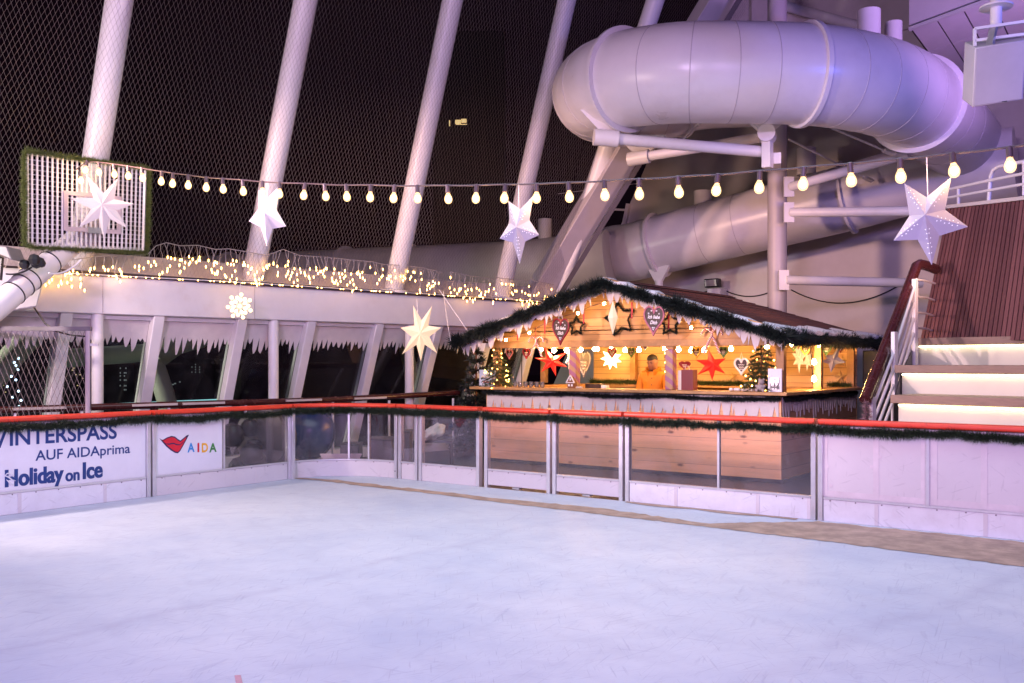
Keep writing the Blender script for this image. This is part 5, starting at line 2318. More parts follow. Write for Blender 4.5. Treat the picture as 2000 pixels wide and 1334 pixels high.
# ------------------------------------------------------------------ icicle fairy lights along the net foot
def fairy(label, pts_px, drops, seed):
    r = random.Random(seed)
    pts = [side_px(x, y, NB + 0.07) for x, y in pts_px]
    root = thing('icicle_lights', pts[0], label, 'fairy lights', 'fairy light curtains on the net')
    mb = MB()
    mb.tube(pts, 0.006, 5)
    leds = []
    n = int(drops * 1.4)
    P2 = [p[0] for p in pts_px]
    Q2 = [p[1] for p in pts_px]
    for k in range(n):
        x = P2[0] + (P2[-1] - P2[0]) * (k + r.uniform(0.2, 0.8)) / n
        y = float(np.interp(x, P2, Q2))
        L = r.choice([24, 34, 44, 56]) * (1.0 if x < 700 else 0.85)
        q = [(x, y)]
        steps = int(L / 11)
        for s_ in range(steps):
            x += r.uniform(-5, 5)
            y += 11
            q.append((x, y))
            if s_ >= 1 and r.random() < 0.75:
                ex, ey = x + r.uniform(-9, 9), y + r.uniform(3, 8)
                mb.tube([side_px(x, y, NB + 0.07), side_px(ex, ey, NB + 0.07)], 0.0032, 4)
                leds.append((ex, ey))
        leds.append(q[-1])
        mb.tube([side_px(a, b, NB + 0.07) for a, b in q], 0.0042, 4)
    mb.build('white_wire', M['fairy_wire'], root)
    proto = None
    r.shuffle(leds)
    for ex, ey in leds[:95]:
        p = side_px(ex, ey, NB + 0.075)
        if proto is None:
            m2 = MB()
            m2.lathe(p, [(0.001, -0.022), (0.006, -0.012), (0.0085, 0.0), (0.006, 0.012), (0.001, 0.020)], 6)
            proto = m2.build('led', M['mini_led'], root)
            pp = p
        else:
            c = proto.copy()
            C.objects.link(c)
            c.parent = root
            c.location = p - pp


fairy('short fairy light curtain beneath the backboard', [(-20, 500), (40, 497), (120, 510), (200, 500), (285, 498)], 15, 1)
fairy('fairy light curtain between backboard and second column', [(288, 497), (305, 480), (325, 474), (352, 480), (386, 479), (420, 487), (447, 486), (483, 492)], 15, 2)
fairy('fairy light curtain over the foot of the second column', [(484, 492), (520, 499), (553, 487), (585, 499), (630, 502)], 14, 3)
fairy('fairy light curtain between second and third column', [(632, 502), (680, 507), (705, 509), (730, 512), (752, 517)], 14, 4)
fairy('fairy light curtain over the foot of the third column', [(754, 517), (790, 518), (830, 524), (862, 532)], 13, 5)
fairy('fairy light curtain just past the third column foot', [(876, 530), (905, 536), (935, 541), (965, 546)], 12, 6)
fairy('fairy light curtain at the raking brace foot', [(968, 542), (1005, 546), (1045, 549), (1082, 556)], 14, 7)
# a lit rope along the trim
mb = MB()
xs = list(range(-20, 1066, 14))
mb.tube([side_px(x, float(np.interp(x, [80, 450, 785, 1063], [531, 550, 571, 589])), 0.06) for x in xs], 0.006, 5)
o = mb.build('light_rope', M['paper_white'], None)
tag(o, 'thin wire of tiny lights lying along the fascia edge', 'light rope')
proto = None
r = random.Random(12)
root = o
for k in range(90):
    x = r.uniform(80, 1062)
    p = side_px(x, float(np.interp(x, [80, 450, 785, 1063], [532, 551, 572, 590])), 0.062)
    if proto is None:
        m2 = MB()
        m2.ball(p, 0.008, 6)
        proto = m2.build('led', M['mini_led'], o)
        pp = p
    else:
        c = proto.copy()
        C.objects.link(c)
        c.parent = o
        c.location = p - pp
# guy wires down to the hut eave
cable('guy_wire', [side_px(858, 566, 0.1), Pv(911, 643, 12.2), Pv(918, 656, 12.0)], 0.006, M['paper_white'], 'thin white wire from the net foot to the hut eave', 'wire')
cable('guy_wire', sag(side_px(866, 569, 0.1), P(880, 665, 14.6), 0.05), 0.005, M['paper_white'], 'slack white wire hanging in front of the fascia near the hut', 'wire')

# ------------------------------------------------------------------ basketball backboard
bTL, bTR, bBR, bBL = P(52, 296, 10.65), P(283, 329, 11.9), P(279, 489, 11.9), P(53, 478, 10.65)
bb = thing('basketball_backboard', (bTL + bBR) / 2, 'white bar grid basketball backboard edged with tinsel', 'backboard')


def bp(x, y, o=0.0):
    """x right 0..1, y down 0..1 on the board"""
    p = (bTL.lerp(bTR, x)).lerp(bBL.lerp(bBR, x), y)
    nrm = (bTR - bTL).cross(bBL - bTL).normalized()
    if nrm.dot(c2w(0, -1, 0)) < 0:
        nrm = -nrm
    return p + nrm * o


mb = MB()
nb = 25
for i in range(nb + 1):
    x = i / nb
    mb.bar(bp(x, 0), bp(x, 1), 0.022, 0.012, bp(0, 0, 1) - bp(0, 0))
mb.build('grid_bar', M['white_steel'], bb)
mb = MB()
for i in range(19):
    y = (i + 0.5) / 19
    mb.tube([bp(0, y, -0.012), bp(1, y, -0.012)], 0.005, 5)
mb.build('cross_rod', M['galvanised'], bb)
mb = MB()
for a, b in (((0, 0), (1, 0)), ((1, 0), (1, 1)), ((1, 1), (0, 1)), ((0, 1), (0, 0))):
    mb.bar(bp(*a, 0.004), bp(*b, 0.004), 0.03, 0.03)
mb.build('frame', M['white_steel'], bb)
mb = MB()
for (x0, y0), (x1, y1) in (((0.285, 0.40), (0.78, 0.40)), ((0.285, 0.80), (0.78, 0.80)), ((0.30, 0.38), (0.30, 0.82)), ((0.765, 0.38), (0.765, 0.82))):
    mb.bar(bp(x0, y0, 0.018), bp(x1, y1, 0.018), 0.05, 0.012, bp(0, 0, 1) - bp(0, 0))
paint('target_paint', (0.48, 0.40, 0.44), 0.5, 0.1)
mb.build('target_square', M['target_paint'], bb)
mb = MB()
for k in range(6):
    x = 0.44 + 0.036 * k
    mb.bar(bp(x, 0.68, -0.05), bp(x, 1.0, -0.05), 0.04, 0.01, bp(0, 0, 1) - bp(0, 0))
mb.build('rear_bracket', M['target_paint'], bb)
mb = MB()
mb.bar(bp(0.48, 0.80, 0.03), bp(0.62, 0.80, 0.03), 0.07, 0.02, bp(0, 0, 1) - bp(0, 0))
mb.build('hoop_plate', M['galvanised'], bb)
pts = []
for (a, b) in (((-0.02, 0), (1.02, 0)), ((1.03, 0), (1.03, 1)), ((1.02, 1.03), (-0.02, 1.03)), ((-0.03, 1), (-0.03, 0))):
    for k in range(16):
        f = k / 16
        pts.append(bp(a[0] + (b[0] - a[0]) * f, a[1] + (b[1] - a[1]) * f, 0.03))
pts.append(pts[0])
g = garland('board_garland', pts, 0.062, 2600, M['tinsel_light'], width=0.007, lump=0.15)
tag(g, 'light green tinsel edging the basketball backboard', 'garland')
# arm carrying it
ar = thing('backboard_support', P(-60, 640, 10.0), 'thick white steel arm carrying the basketball backboard', 'support arm')
mb = MB()
mb.tube([P(-80, 662, 9.7), P(150, 468, 11.35), P(172, 450, 11.6)], 0.135, 24)
mb.build('arm_tube', M['white_steel'], ar)
for f in (0.42, 0.50, 0.56, 0.74):
    a, b = P(-80, 662, 9.7), P(150, 468, 11.35)
    p = a.lerp(b, f)
    d = (b - a).normalized()
    mb = MB()
    mb.lathe(p, [(0.137, 0), (0.143, 0.001), (0.143, 0.012), (0.137, 0.013)], 24, d)
    mb.build('cable_tie', M['black_plastic'], ar)
mb = MB()
a = P(60, 512, 10.3)
for k in range(5):
    mb.ball(a + c2w(random.uniform(-0.1, 0.1), random.uniform(-0.05, 0.05), random.uniform(-0.05, 0.06)), random.uniform(0.04, 0.07), 8)
mb.build('cable_clamp', M['black_plastic'], ar)
# the floodlight at the frame edge
a = P(8, 492, 10.2)
fd = thing('deck_floodlight', a, 'grey deck floodlight head next to the backboard arm', 'floodlight')
mb = MB()
mb.prism([a + c2w(-0.35, -0.1, 0.10), a + c2w(0.08, -0.1, 0.05), a + c2w(0.14, -0.1, -0.10), a + c2w(0.02, -0.1, -0.05), a + c2w(-0.35, -0.1, -0.04)], c2w(0, 0.3, 0))
mb.build('housing', M['grey_plastic'], fd, bevel=0.012)
mb = MB()
mb.bar(a + c2w(-0.1, 0.05, -0.05), a + c2w(-0.12, 0.05, -0.3), 0.05, 0.12)
mb.build('yoke', M['black_plastic'], fd)
cable('cable', sag(P(12, 535, 10.4), P(62, 522, 10.35), 0.03), 0.01, M['black_plastic'], 'thin dark cable from the grey floodlight to the arm')
cable('cable', [side_px(56, 585, 0.05), P(88, 632, 11.2), P(112, 648, 11.2), P(140, 655, 11.2), P(168, 657, 11.1), P(177, 664, 11.1), P(177, 800, 11.1)], 0.010, M['black_plastic'], 'black cable from the cover box down to the mesh cage panel')
cable('cable', sag(P(95, 533, 10.6), P(158, 508, 11.0), 0.06), 0.012, M['paper_white'], 'white cable looped under the backboard tinsel')

# ------------------------------------------------------------------ mesh cage panel behind the banner section
YC = 11.1
cg = thing('cage_panel', P(170, 800, YC), 'framed diamond mesh cage panel behind the banner section', 'mesh panel')
cz1, cz0 = P(0, 642, YC).z, 0.55
xr = P(172, 700, YC)
mb = MB()
ax_c = c2w(1, 0.02, 0).normalized()
cr = Vector((xr.x, xr.y, 0))
mb.bar(cr + ax_c * -2.2 + Vector((0, 0, cz1)), cr + ax_c * 0.04 + Vector((0, 0, cz1)), 0.045, 0.05)
mb.build('top_tube', M['cage_frame'], cg)
mb = MB()
mb.tube([cr + Vector((0, 0, -0.03)), cr + Vector((0, 0, cz1 - 0.026))], 0.032, 10)
mb.build('end_tube', M['target_paint'], cg)
mb = MB()
mb.bar(cr + Vector((0, 0, cz1 - 0.19)) + ax_c * 0.03, cr + Vector((0, 0, cz1 - 0.19)) + ax_c * 0.12, 0.03, 0.03)
mb.build('stay', M['white_steel'], cg)
mbn = MB()
R_ = 0.0030
dw, dh = 0.066, 0.082
for j in range(int((cz1 - cz0) / dh)):
    for i in range(34):
        x = -i * dw - (j % 2) * dw / 2
        a = cr + ax_c * x + Vector((0, 0, cz0 + j * dh))
        for s_ in (-1, 1):
            xx = x + s_ * dw / 2
            if xx <= 0.001:
                strand(a, cr + ax_c * xx + Vector((0, 0, cz0 + (j + 1) * dh)))
mbn.build('wire_mesh', M['wire'], cg, smooth=False)
# cold fairy string seen through the mesh
fs = thing('cold_fairy_string', P(45, 720, 12.2), 'string of cold white fairy lights behind the cage mesh', 'fairy lights')
q = [(36, 700), (31, 714), (35, 722), (22, 735), (31, 742), (14, 755), (36, 764), (24, 776), (41, 782), (37, 794), (15, 799), (28, 708)]
mb = MB()
mb.tube([P(x, y, 12.2) for x, y in q[:-1]], 0.004, 5)
mb.build('wire_strand', M['black_plastic'], fs)
proto = None
for x, y in q:
    p = P(x, y, 12.19)
    if proto is None:
        mb = MB()
        mb.ball(p, 0.016, 8)
        proto = mb.build('led', M['mini_cold'], fs)
        pp = p
    else:
        c = proto.copy()
        C.objects.link(c)
        c.parent = fs
        c.location = p - pp


# ------------------------------------------------------------------ hut goods and ornaments
def heart_pts(n=40):
    out = []
    for i in range(n):
        t = 2 * PI * i / n
        x = 16 * math.sin(t) ** 3
        y = 13 * math.cos(t) - 5 * math.cos(2 * t) - 2 * math.cos(3 * t) - math.cos(4 * t)
        out.append((x / 33.0, (y + 2.5) / 30.0))
    return out


HP = heart_pts()


def heart(px, py, hw, hh, v, rim, body, label, text=True, cord=None, tilt=0.0, group='gingerbread hearts hung in the hut', cat='gingerbread heart', rim_w=0.075):
    c = Pv(px, py, v)
    Y = Yv(px, v)
    w_, h_ = hw * Y / F, hh * Y / F
    U = Vector((1, 0, 0))
    Z = Vector((0, 0, 1))
    ct, st_ = math.cos(tilt), math.sin(tilt)

    def q(x, y, o=0.0):
        return c + U * ((x * ct - y * st_) * w_) + Z * ((x * st_ + y * ct) * h_) + Vector((0, -o, 0))
    root = thing('gingerbread_heart', c, label, cat, group)
    mb = MB()
    mb.prism([q(x, y, 0.0) for x, y in HP], (0, 0.025, 0))
    mb.build('biscuit', M[body], root, smooth=False)
    mb = MB()
    mb.tube([q(x * (1 - rim_w * 0.5), y * (1 - rim_w * 0.5), 0.004) for x, y in HP], rim_w * 0.5 * w_, 6, closed=True)
    mb.build('icing_rim', M[rim], root)
    if text:
        mb = MB()
        for s, yy, ww in (('Ich liebe', 0.08, 0.58), ('Dich', -0.10, 0.34)):
            o = q(-ww / 2, yy, 0.0)
            fit_text(mb, s, o, q(1, 0) - q(0, 0), q(0, 1) - q(0, 0), (0, -1, 0), ww * w_, 0.115 * h_, 0.03, 0.35, 'I', 0.004)
        mb.build('icing_writing', M['icing_white'], root, smooth=False)
        mb = MB()
        for x, y in ((-0.25, 0.24), (-0.12, 0.33), (0.12, 0.33), (0.25, 0.24), (0.0, -0.28), (0.04, -0.22), (-0.04, -0.22)):
            mb.ball(q(x, y, 0.004), 0.04 * w_, 8)
        mb.build('icing_dot', M['icing_white'], root)
    else:
        mb = MB()
        for yy, ww in ((0.10, 0.42), (-0.03, 0.34), (-0.15, 0.22)):
            mb.tube([q(-ww / 2 + ww * k / 8, yy + 0.03 * math.sin(k * 2.4), 0.004) for k in range(9)], 0.022 * w_, 5)
        mb.build('icing_squiggle', M['icing_white'], root)
    if cord:
        mb = MB()
        mb.tube([q(-0.12, 0.40), Pv(cord[0], cord[1], v), q(0.12, 0.40)], 0.004, 5)
        mb.build('ribbon', M['paper_white'], root)
    return root


heart(1095, 648, 40, 54, RF0 - 0.15, 'icing_red', 'choco', 'big dark gingerbread heart with red rim and white writing', cord=(1092, 594), tilt=-0.04)
heart(1277, 627, 46, 60, RF0 - 0.15, 'icing_pink', 'choco', 'big dark gingerbread heart with pink and white rim and writing', cord=(1277, 585), tilt=-0.05)
for px, py, s_, v, rim, lb in ((995, 692, 17, 12.4, 'icing_pink', 'small pink rimmed gingerbread heart behind the lit counter tree'),
                               (1028, 691, 18, 12.4, 'icing_red', 'small red rimmed gingerbread heart left of the candy canes'),
                               (1195, 690, 18, 12.7, 'icing_red', 'small gingerbread heart in front of the glowing white star'),
                               (1233, 689, 17, 12.9, 'icing_green', 'small green rimmed gingerbread heart between white star and the man'),
                               (1260, 676, 14, 12.2, 'icing_white', 'tiny gingerbread heart peeking under the front beam'),
                               (1360, 689, 20, 12.5, 'icing_yellow', 'small yellow rimmed gingerbread heart beside the red star with gift bag'),
                               (1413, 688, 19, 12.5, 'icing_green', 'small green rimmed gingerbread heart after the red star, by the decorated tree'),
                               (1448, 716, 30, 12.3, 'icing_white', 'medium white rimmed gingerbread heart leaning at the decorated tree'),
                               (1550, 678, 15, 13.2, 'icing_green', 'small gingerbread heart just past the corner post'),
                               (1573, 684, 20, 13.4, 'icing_yellow', 'small yellow rimmed gingerbread heart above the glowing star cones'),
                               (1614, 683, 20, 13.6, 'icing_green', 'small green rimmed gingerbread heart above the pale folded star'),
                               (1641, 682, 13, 14.2, 'icing_red', 'tiny gingerbread heart in the back corner of the hut')):
    heart(px, py, s_, s_ * 1.15, v, rim, 'choco', lb, text=False, cord=(px, py - s_ * 0.9), rim_w=0.14)
hb = heart(1140, 712, 32, 52, 12.9, 'seam', 'grey_plastic', 'plain grey heart hanging behind the striped post', text=False)
hb = heart(1337, 714, 24, 17, 12.35, 'icing_red', 'icing_red', 'flat red heart shaped box top behind the gift bag', text=False, group=None, cat='heart box')
hb.pop('group', None)


# tinsel star wreaths on the gable
def star_wreath(px, py, r, v, label, rot=0.0):
    c = Pv(px, py, v)
    s_ = r * Yv(px, v) / F
    pts = []
    for i in range(10):
        a = PI / 2 + i * PI / 5 + rot
        rr = s_ * (1.0 if i % 2 == 0 else 0.52)
        pts.append(c + Vector((rr * math.cos(a), 0, rr * math.sin(a))))
    full = []
    for i in range(10):
        a, b = pts[i], pts[(i + 1) % 10]
        for k in range(4):
            full.append(a.lerp(b, k / 4))
    full.append(full[0])
    g = garland('star_wreath', full, 0.032, 3200, M['fir_dark'], width=0.007, lump=0.1)
    tag(g, label, 'star wreath', 'tinsel star wreaths on the gable')


star_wreath(1126, 637, 19, VP - 0.10, 'dark tinsel star wreath next to the red rimmed big heart')
star_wreath(1211, 623, 34, VP - 0.08, 'biggest dark tinsel star wreath behind the diamond lantern', 0.2)
star_wreath(1309, 632, 24, VP - 0.10, 'dark tinsel star wreath next to the pink rimmed big heart')

# diamond lantern
c = Pv(1197, 620, RF0 - 0.12)
Yd = Yv(1197, RF0 - 0.12)
dl = thing('diamond_lantern', c, 'glowing cream diamond shaped paper lantern under the gable peak', 'lantern')
mb = MB()
hh, ww = 33 * Yd / F, 10.5 * Yd / F
mb.lathe(c, [(0.002, -hh), (ww, -0.01), (ww, 0.01), (0.002, hh)], 6)
mb.build('lantern_body', M['lantern_warm'], dl, smooth=False)
mb = MB()
mb.tube([c + Vector((0, 0, hh)), c + Vector((0, 0, hh + 0.2))], 0.004, 5)
mb.build('hanging_cord', M['paper_white'], dl)

# red stars
star('red_star', (1078, 706), [(1063, 678), (1107, 688), (1108, 717), (1086, 735), (1057, 727), (1044, 699)], Yv(1078, 12.1), 0.10, M['lantern_red'],
     'red paper star glowing over the glass row on the counter', inner=0.36, group='glowing red paper stars in the hut')
star('red_star', (1391, 711), [(1384, 682), (1418, 700), (1417, 730), (1391, 744), (1362, 732), (1358, 703)], Yv(1391, 12.5), 0.10, M['lantern_red'],
     'red paper star glowing above the dark red gift bag', inner=0.40, group='glowing red paper stars in the hut')
# glowing white stars
tips = []
for i in range(9):
    a = PI / 2 + 0.2 + i * 2 * PI / 9
    tips.append((1194 + 21 * math.cos(a), 700 - 22 * math.sin(a)))
star('lit_star', (1194, 700), tips, Yv(1194, VB - 0.25), 0.08, M['lantern_hot'], 'bright many pointed star glowing on the hut back wall', inner=0.55)
for cxp, cyp, tl_, lb in ((1561, 702, [(1550, 668), (1566, 660), (1577, 690), (1572, 712), (1561, 730), (1549, 712), (1547, 690)], 'tall glowing cream star just past the corner post'),
                          (1577, 705, [(1571, 680), (1586, 688), (1592, 705), (1585, 716), (1576, 725), (1568, 712)], 'shorter glowing cream star by the middle side post')):
    star('lit_star', (cxp, cyp), tl_, Yv(cxp, 13.9), 0.08, M['lantern_warm'], lb, inner=0.45)
star('folded_star', (1625, 703), [(1640, 676), (1652, 708), (1623, 728), (1603, 706), (1612, 694)], Yv(1625, 13.9), 0.06, M['star_paper'],
     'pale folded paper star hanging in the hut side opening', inner=0.45)
star('folded_star', (1113, 702), [(1110, 683), (1116, 699), (1112, 726), (1103, 709)], Yv(1112, 12.3), 0.05, M['star_paper'], 'cream paper star half hidden by the striped post near the glasses', inner=0.5)
for px, py, r_, v, lb in ((1430, 736, 11, VB - 0.12, 'straw star leaning on the back ledge by the decorated tree'), (1641, 737, 15, VB - 0.12, 'straw star standing in the back corner on green fir'),
                          (1645, 706, 12, VB - 0.12, 'straw star fixed high in the back corner')):
    tips = [(px + r_ * math.cos(PI / 2 + i * 2 * PI / 5), py - r_ * math.sin(PI / 2 + i * 2 * PI / 5)) for i in range(5)]
    star('straw_star', (px, py), tips, Yv(px, v), 0.03, M['straw'], lb, cat='straw star', inner=0.42)


def cane_pair(px, py, s_, v, label):
    c = Pv(px, py, v)
    k = s_ * Yv(px, v) / F
    root = thing('candy_cane_pair', c, label, 'candy canes', 'crossed candy canes under the beam')
    for sg in (-1, 1):
        pts = []
        for i in range(14):
            a = PI * i / 13
            pts.append(c + Vector((sg * (0.28 - 0.26 * math.cos(a)) * k, -0.01 * sg, (0.22 + 0.30 * math.sin(a)) * k)))
        pts = list(reversed(pts))
        pts = pts + [c + Vector((sg * -0.02 * k - sg * 0.12 * k * j, -0.01 * sg, (0.22 - 0.28 * j) * k)) for j in range(1, 4)]
        mb = MB()
        mb.tube(pts, 0.055 * k, 8)
        mb.build('candy_cane', M['cane_stripe'], root)
    mb = MB()
    mb.tube([c + Vector((0, -0.01, 0.45 * k)), c + Vector((0, -0.01, 1.1 * k))], 0.005, 5)
    mb.build('ribbon', M['ribbon_red'], root)


cane_pair(1047, 676, 34, VP - 0.13, 'red white candy cane pair beside the counter tree with lights')
cane_pair(1390, 664, 42, VP - 0.13, 'larger red white candy cane pair above the second red star')
# thin red ribbons under the gable
for px, y0, y1 in ((1011, 640, 665), (1064, 625, 652), (1140, 590, 632), (1234, 590, 622), (1306, 600, 642)):
    v = RF0 + 0.05
    mb = MB()
    mb.bar(Pv(px, y1, v), Pv(px, y0, v), 0.022, 0.006, (0, 1, 0))
    o = mb.build('red_ribbon', M['ribbon_red'], None)
    tag(o, 'red ribbon under the gable, ' + {1011: 'above the small lit tree', 1064: 'just before the red rimmed heart', 1140: 'over the star wreath by the red rimmed heart',
                                            1234: 'between diamond lantern and pink rimmed heart', 1306: 'over the wreath after the pink rimmed heart'}[px], 'ribbon', 'red ribbons under the hut gable')

# warm bulbs inside the hut
HB = [(1056, 682, 12.15), (1082, 684, 12.15), (1107, 684, 12.15), (1134, 682, 12.15), (1161, 681, 13.6), (1167, 681, 14.3), (1194, 681, 14.2), (1221, 684, 13.9), (1248, 683, 13.9), (1299, 680, 12.3),
      (1325, 682, 12.8), (1350, 684, 13.9), (1375, 684, 14.1), (1428, 681, 13.9), (1498, 675, 12.2), (1548, 671, 12.9), (1590, 707, 13.3), (1590, 740, 13.3)]
hs = thing('hut_bulb_string', Pv(1056, 675, 12.2), 'warm bulb string inside the hut beneath the front beam', 'string lights')
mb = MB()
mb.tube([Pv(p[0], min(676, p[1] - 7), p[2]) for p in HB[:16]], 0.006, 5)
mb.tube([Pv(1590, 660, 13.3), Pv(1590, 745, 13.3)], 0.006, 5)
mb.build('cable', M['socket_plastic'], hs)
proto = None
for px, py, v in HB:
    p = Pv(px, py, v)
    if proto is None:
        mb = MB()
        mb.lathe(p, [(0.012, 0.045), (0.016, 0.03), (0.032, 0.01), (0.036, -0.01), (0.028, -0.03), (0.002, -0.04)], 10)
        proto = mb.build('bulb', M['bulb_hut'], hs)
        pp = p
    else:
        c = proto.copy()
        C.objects.link(c)
        c.parent = hs
        c.location = p - pp
# small glints under the icicles
gl = thing('gable_light_string', Pv(988, 655, RF0 + 0.06), 'small warm lights strung under the gable icicles', 'string lights')
mb = MB()
GP = [(988, 664), (1003, 657), (1034, 650), (1064, 634), (1100, 620), (1129, 612), (1154, 600), (1180, 593), (1206, 588)]
mb.tube([Pv(x, y - 2, RF0 + 0.12) for x, y in GP], 0.004, 5)
mb.build('wire_strand', M['socket_plastic'], gl)
for i, (x, y) in enumerate([GP[0], GP[2], GP[5], GP[7], (1262, 603), (1350, 640)]):
    mb = MB()
    mb.ball(Pv(x, y, RF0 + 0.10), 0.020, 8)
    mb.build('bulb', M['bulb_hut'], gl)
gs = thing('side_light_string', Pv(1548, 668, 12.5), 'small warm lights strung below the side eave', 'string lights')
mb = MB()
GP = [(1545, 668), (1575, 671), (1600, 673), (1622, 674), (1645, 675), (1666, 676)]
vv = [12.2, 12.9, 13.5, 14.1, 14.7, 15.2]
mb.tube([Pv(x, y, v) for (x, y), v in zip(GP, vv)], 0.004, 5)
mb.build('wire_strand', M['socket_plastic'], gs)
for (x, y), v in zip(GP, vv):
    mb = MB()
    mb.ball(Pv(x, y + 2, v), 0.022, 8)
    mb.build('bulb', M['bulb_hut'], gs)
# lit green string on the pole behind the man
a = Pv(1302, 700, 12.2)
g = garland('pole_garland', [Pv(1300, 684, 12.25), Pv(1301, 720, 12.25), Pv(1301, 755, 12.25)], 0.03, 2500, M['fir_green'], width=0.006)
tag(g, 'thin green garland with lights beside the striped post by the man', 'garland')
for k in range(6):
    mb = MB()
    mb.ball(Pv(1299 + (k % 2) * 3, 690 + 9 * k, 12.2), 0.012, 6)
    mb.build('led', M['mini_led'], g)
# wall lines hanging on the side opening
cable('cable', [Pv(1582, 676, 13.1), Pv(1585, 700, 13.1), Pv(1588, 752, 13.1)], 0.006, M['black_plastic'], 'dark cable hanging beside the two side bulbs')
cable('cable', [Pv(1019, 690, 13.0), Pv(1019, 750, 13.0)], 0.008, M['black_plastic'], 'black cable hanging behind the glass row')


# ------------------------------------------------------------------ little trees
def fir(name, base, h, r, label, mat, n=2600, pot=None, baubles=0, leds=0, seed=1, bsize=0.02, trunk=0.02, droop=0.35, group=None):
    rr = random.Random(seed)
    g = np.random.default_rng(seed)
    base = Vector(base)
    root = thing(name, base, label, 'christmas tree', group)
    mb = MB()
    mb.tube([base, base + Vector((0, 0, h * 0.97))], [trunk, trunk * 0.3], 8)
    # limbs
    limbs = []
    lev = 11
    for i in range(lev):
        f = 0.12 + 0.86 * i / lev
        rad = r * (1 - f) ** 0.85 + 0.02
        k = max(4, int(11 * (1 - f) + 3))
        for j in range(k):
            a = 2 * PI * (j + rr.random() * 0.7) / k + i
            L = rad * rr.uniform(0.75, 1.15)
            s_ = base + Vector((0, 0, h * f))
            e = s_ + Vector((math.cos(a) * L, math.sin(a) * L, -droop * L + rr.uniform(-0.02, 0.05) * h))
            limbs.append((s_, e))
    for s_, e in limbs:
        mb.tube([s_, e], [trunk * 0.25, trunk * 0.08], 4)
    mb.build('trunk', M['gingerbread'], root)
    # needles
    Ls = np.array([(e - s_).length for s_, e in limbs])
    pr = Ls / Ls.sum()
    ids = g.choice(len(limbs), n, p=pr)
    S = np.array([tuple(l[0]) for l in limbs])
    E_ = np.array([tuple(l[1]) for l in limbs])
    t = g.uniform(0.12, 1.0, n)[:, None]
    b_ = S[ids] * (1 - t) + E_[ids] * t
    d = (E_[ids] - S[ids])
    d /= np.linalg.norm(d, axis=1)[:, None]
    nd = g.normal(size=(n, 3))
    nd = d * 0.7 + nd * 0.55
    nd /= np.linalg.norm(nd, axis=1)[:, None]
    ln = (h * 0.055) * g.uniform(0.6, 1.3, n)[:, None]
    sd = np.cross(nd, g.normal(size=(n, 3)))
    sd /= np.linalg.norm(sd, axis=1)[:, None]
    wd = h * 0.008
    V_ = np.stack([b_ + sd * wd, b_ - sd * wd, b_ + nd * ln], 1).reshape(-1, 3) - np.array(base)
    me = bpy.data.meshes.new('foliage')
    me.from_pydata([tuple(x) for x in V_], [], [(3 * i, 3 * i + 1, 3 * i + 2) for i in range(n)])
    o = bpy.data.objects.new('foliage', me)
    C.objects.link(o)
    o.parent = root
    ORG[o.name] = base
    me.materials.append(mat)
    if pot:
        mb = MB()
        mb.lathe(base + Vector((0, 0, 0.001)), [(pot * 0.75, 0), (pot, 0.12 * h), (pot * 0.9, 0.12 * h)], 14)
        mb.build('pot', M['gingerbread'], root)

    def scatter(count, nm, mk, size, q):
        for k in range(count):
            s_, e = limbs[rr.randrange(len(limbs))]
            p = s_.lerp(e, rr.uniform(0.7, 1.02)) + Vector((0, 0, -size * 0.8))
            toward_cam = (Vector((0, 0, p.z)) - p)
            mb = MB()
            mb.ball(p, size, 8)
            mb.build(nm, M[mk], root)
    scatter(baubles, 'bauble', 'bauble', bsize, 0)
    scatter(leds, 'led', 'mini_led', h * 0.016, 0)
    return root


b0 = Pv(972, 757, 12.0)
fir('counter_tree', (b0.x, 12.0, CT + 0.002), 0.68, 0.29, 'small fir tree with yellow lights on the counter by the blue card', M['fir_green'], 5500, pot=0.07, baubles=10, leds=34, seed=4, bsize=0.016)
b1 = Pv(1487, 765, 12.05)
fir('counter_tree', (b1.x, 12.05, CT + 0.002), 0.76, 0.31, 'small fir tree with silver baubles on the counter near the corner post', M['fir_green'], 6000, pot=0.06, baubles=18, leds=22, seed=8, bsize=0.017)
b2 = Pv(932, 800, 12.4)
fir('dark_tree', (b2.x - 0.1, 12.5, -0.03), 1.95, 0.55, 'dark full height christmas tree with pale baubles beside the hut', M['fir_dark'], 9000, baubles=46, leds=0, seed=15, bsize=0.042, trunk=0.03)

# ------------------------------------------------------------------ things on the counter
# card picture
a = Pv(936, 758, 11.95)
cd_ = thing('greeting_card', a, 'pale blue winter picture card standing on the counter end', 'picture card')
mb = MB()
x0, x1 = uv_u(936, 11.95), uv_u(967, 11.95)
mb.box((x0, 11.95, CT + 0.002), (x1, 11.965, CT + 0.27))
mb.build('board', M['light_blue_card'], cd_)
mb = MB()
for k in range(14):
    cx_k = x0 + (x1 - x0) * random.uniform(0.25, 1.05)
    mb.ball((cx_k, 11.94, CT + random.uniform(0.05, 0.16)), random.uniform(0.015, 0.035), 8, 0.8)
mb.build('snow_relief', M['felt_white'], cd_)
mb = MB()
mb.bar(Vector((x0 + 0.10, 11.935, CT + 0.075)), Vector((x0 + 0.2, 11.935, CT + 0.075)), 0.02, 0.03)
mb.build('pink_band', M['icing_pink'], cd_)
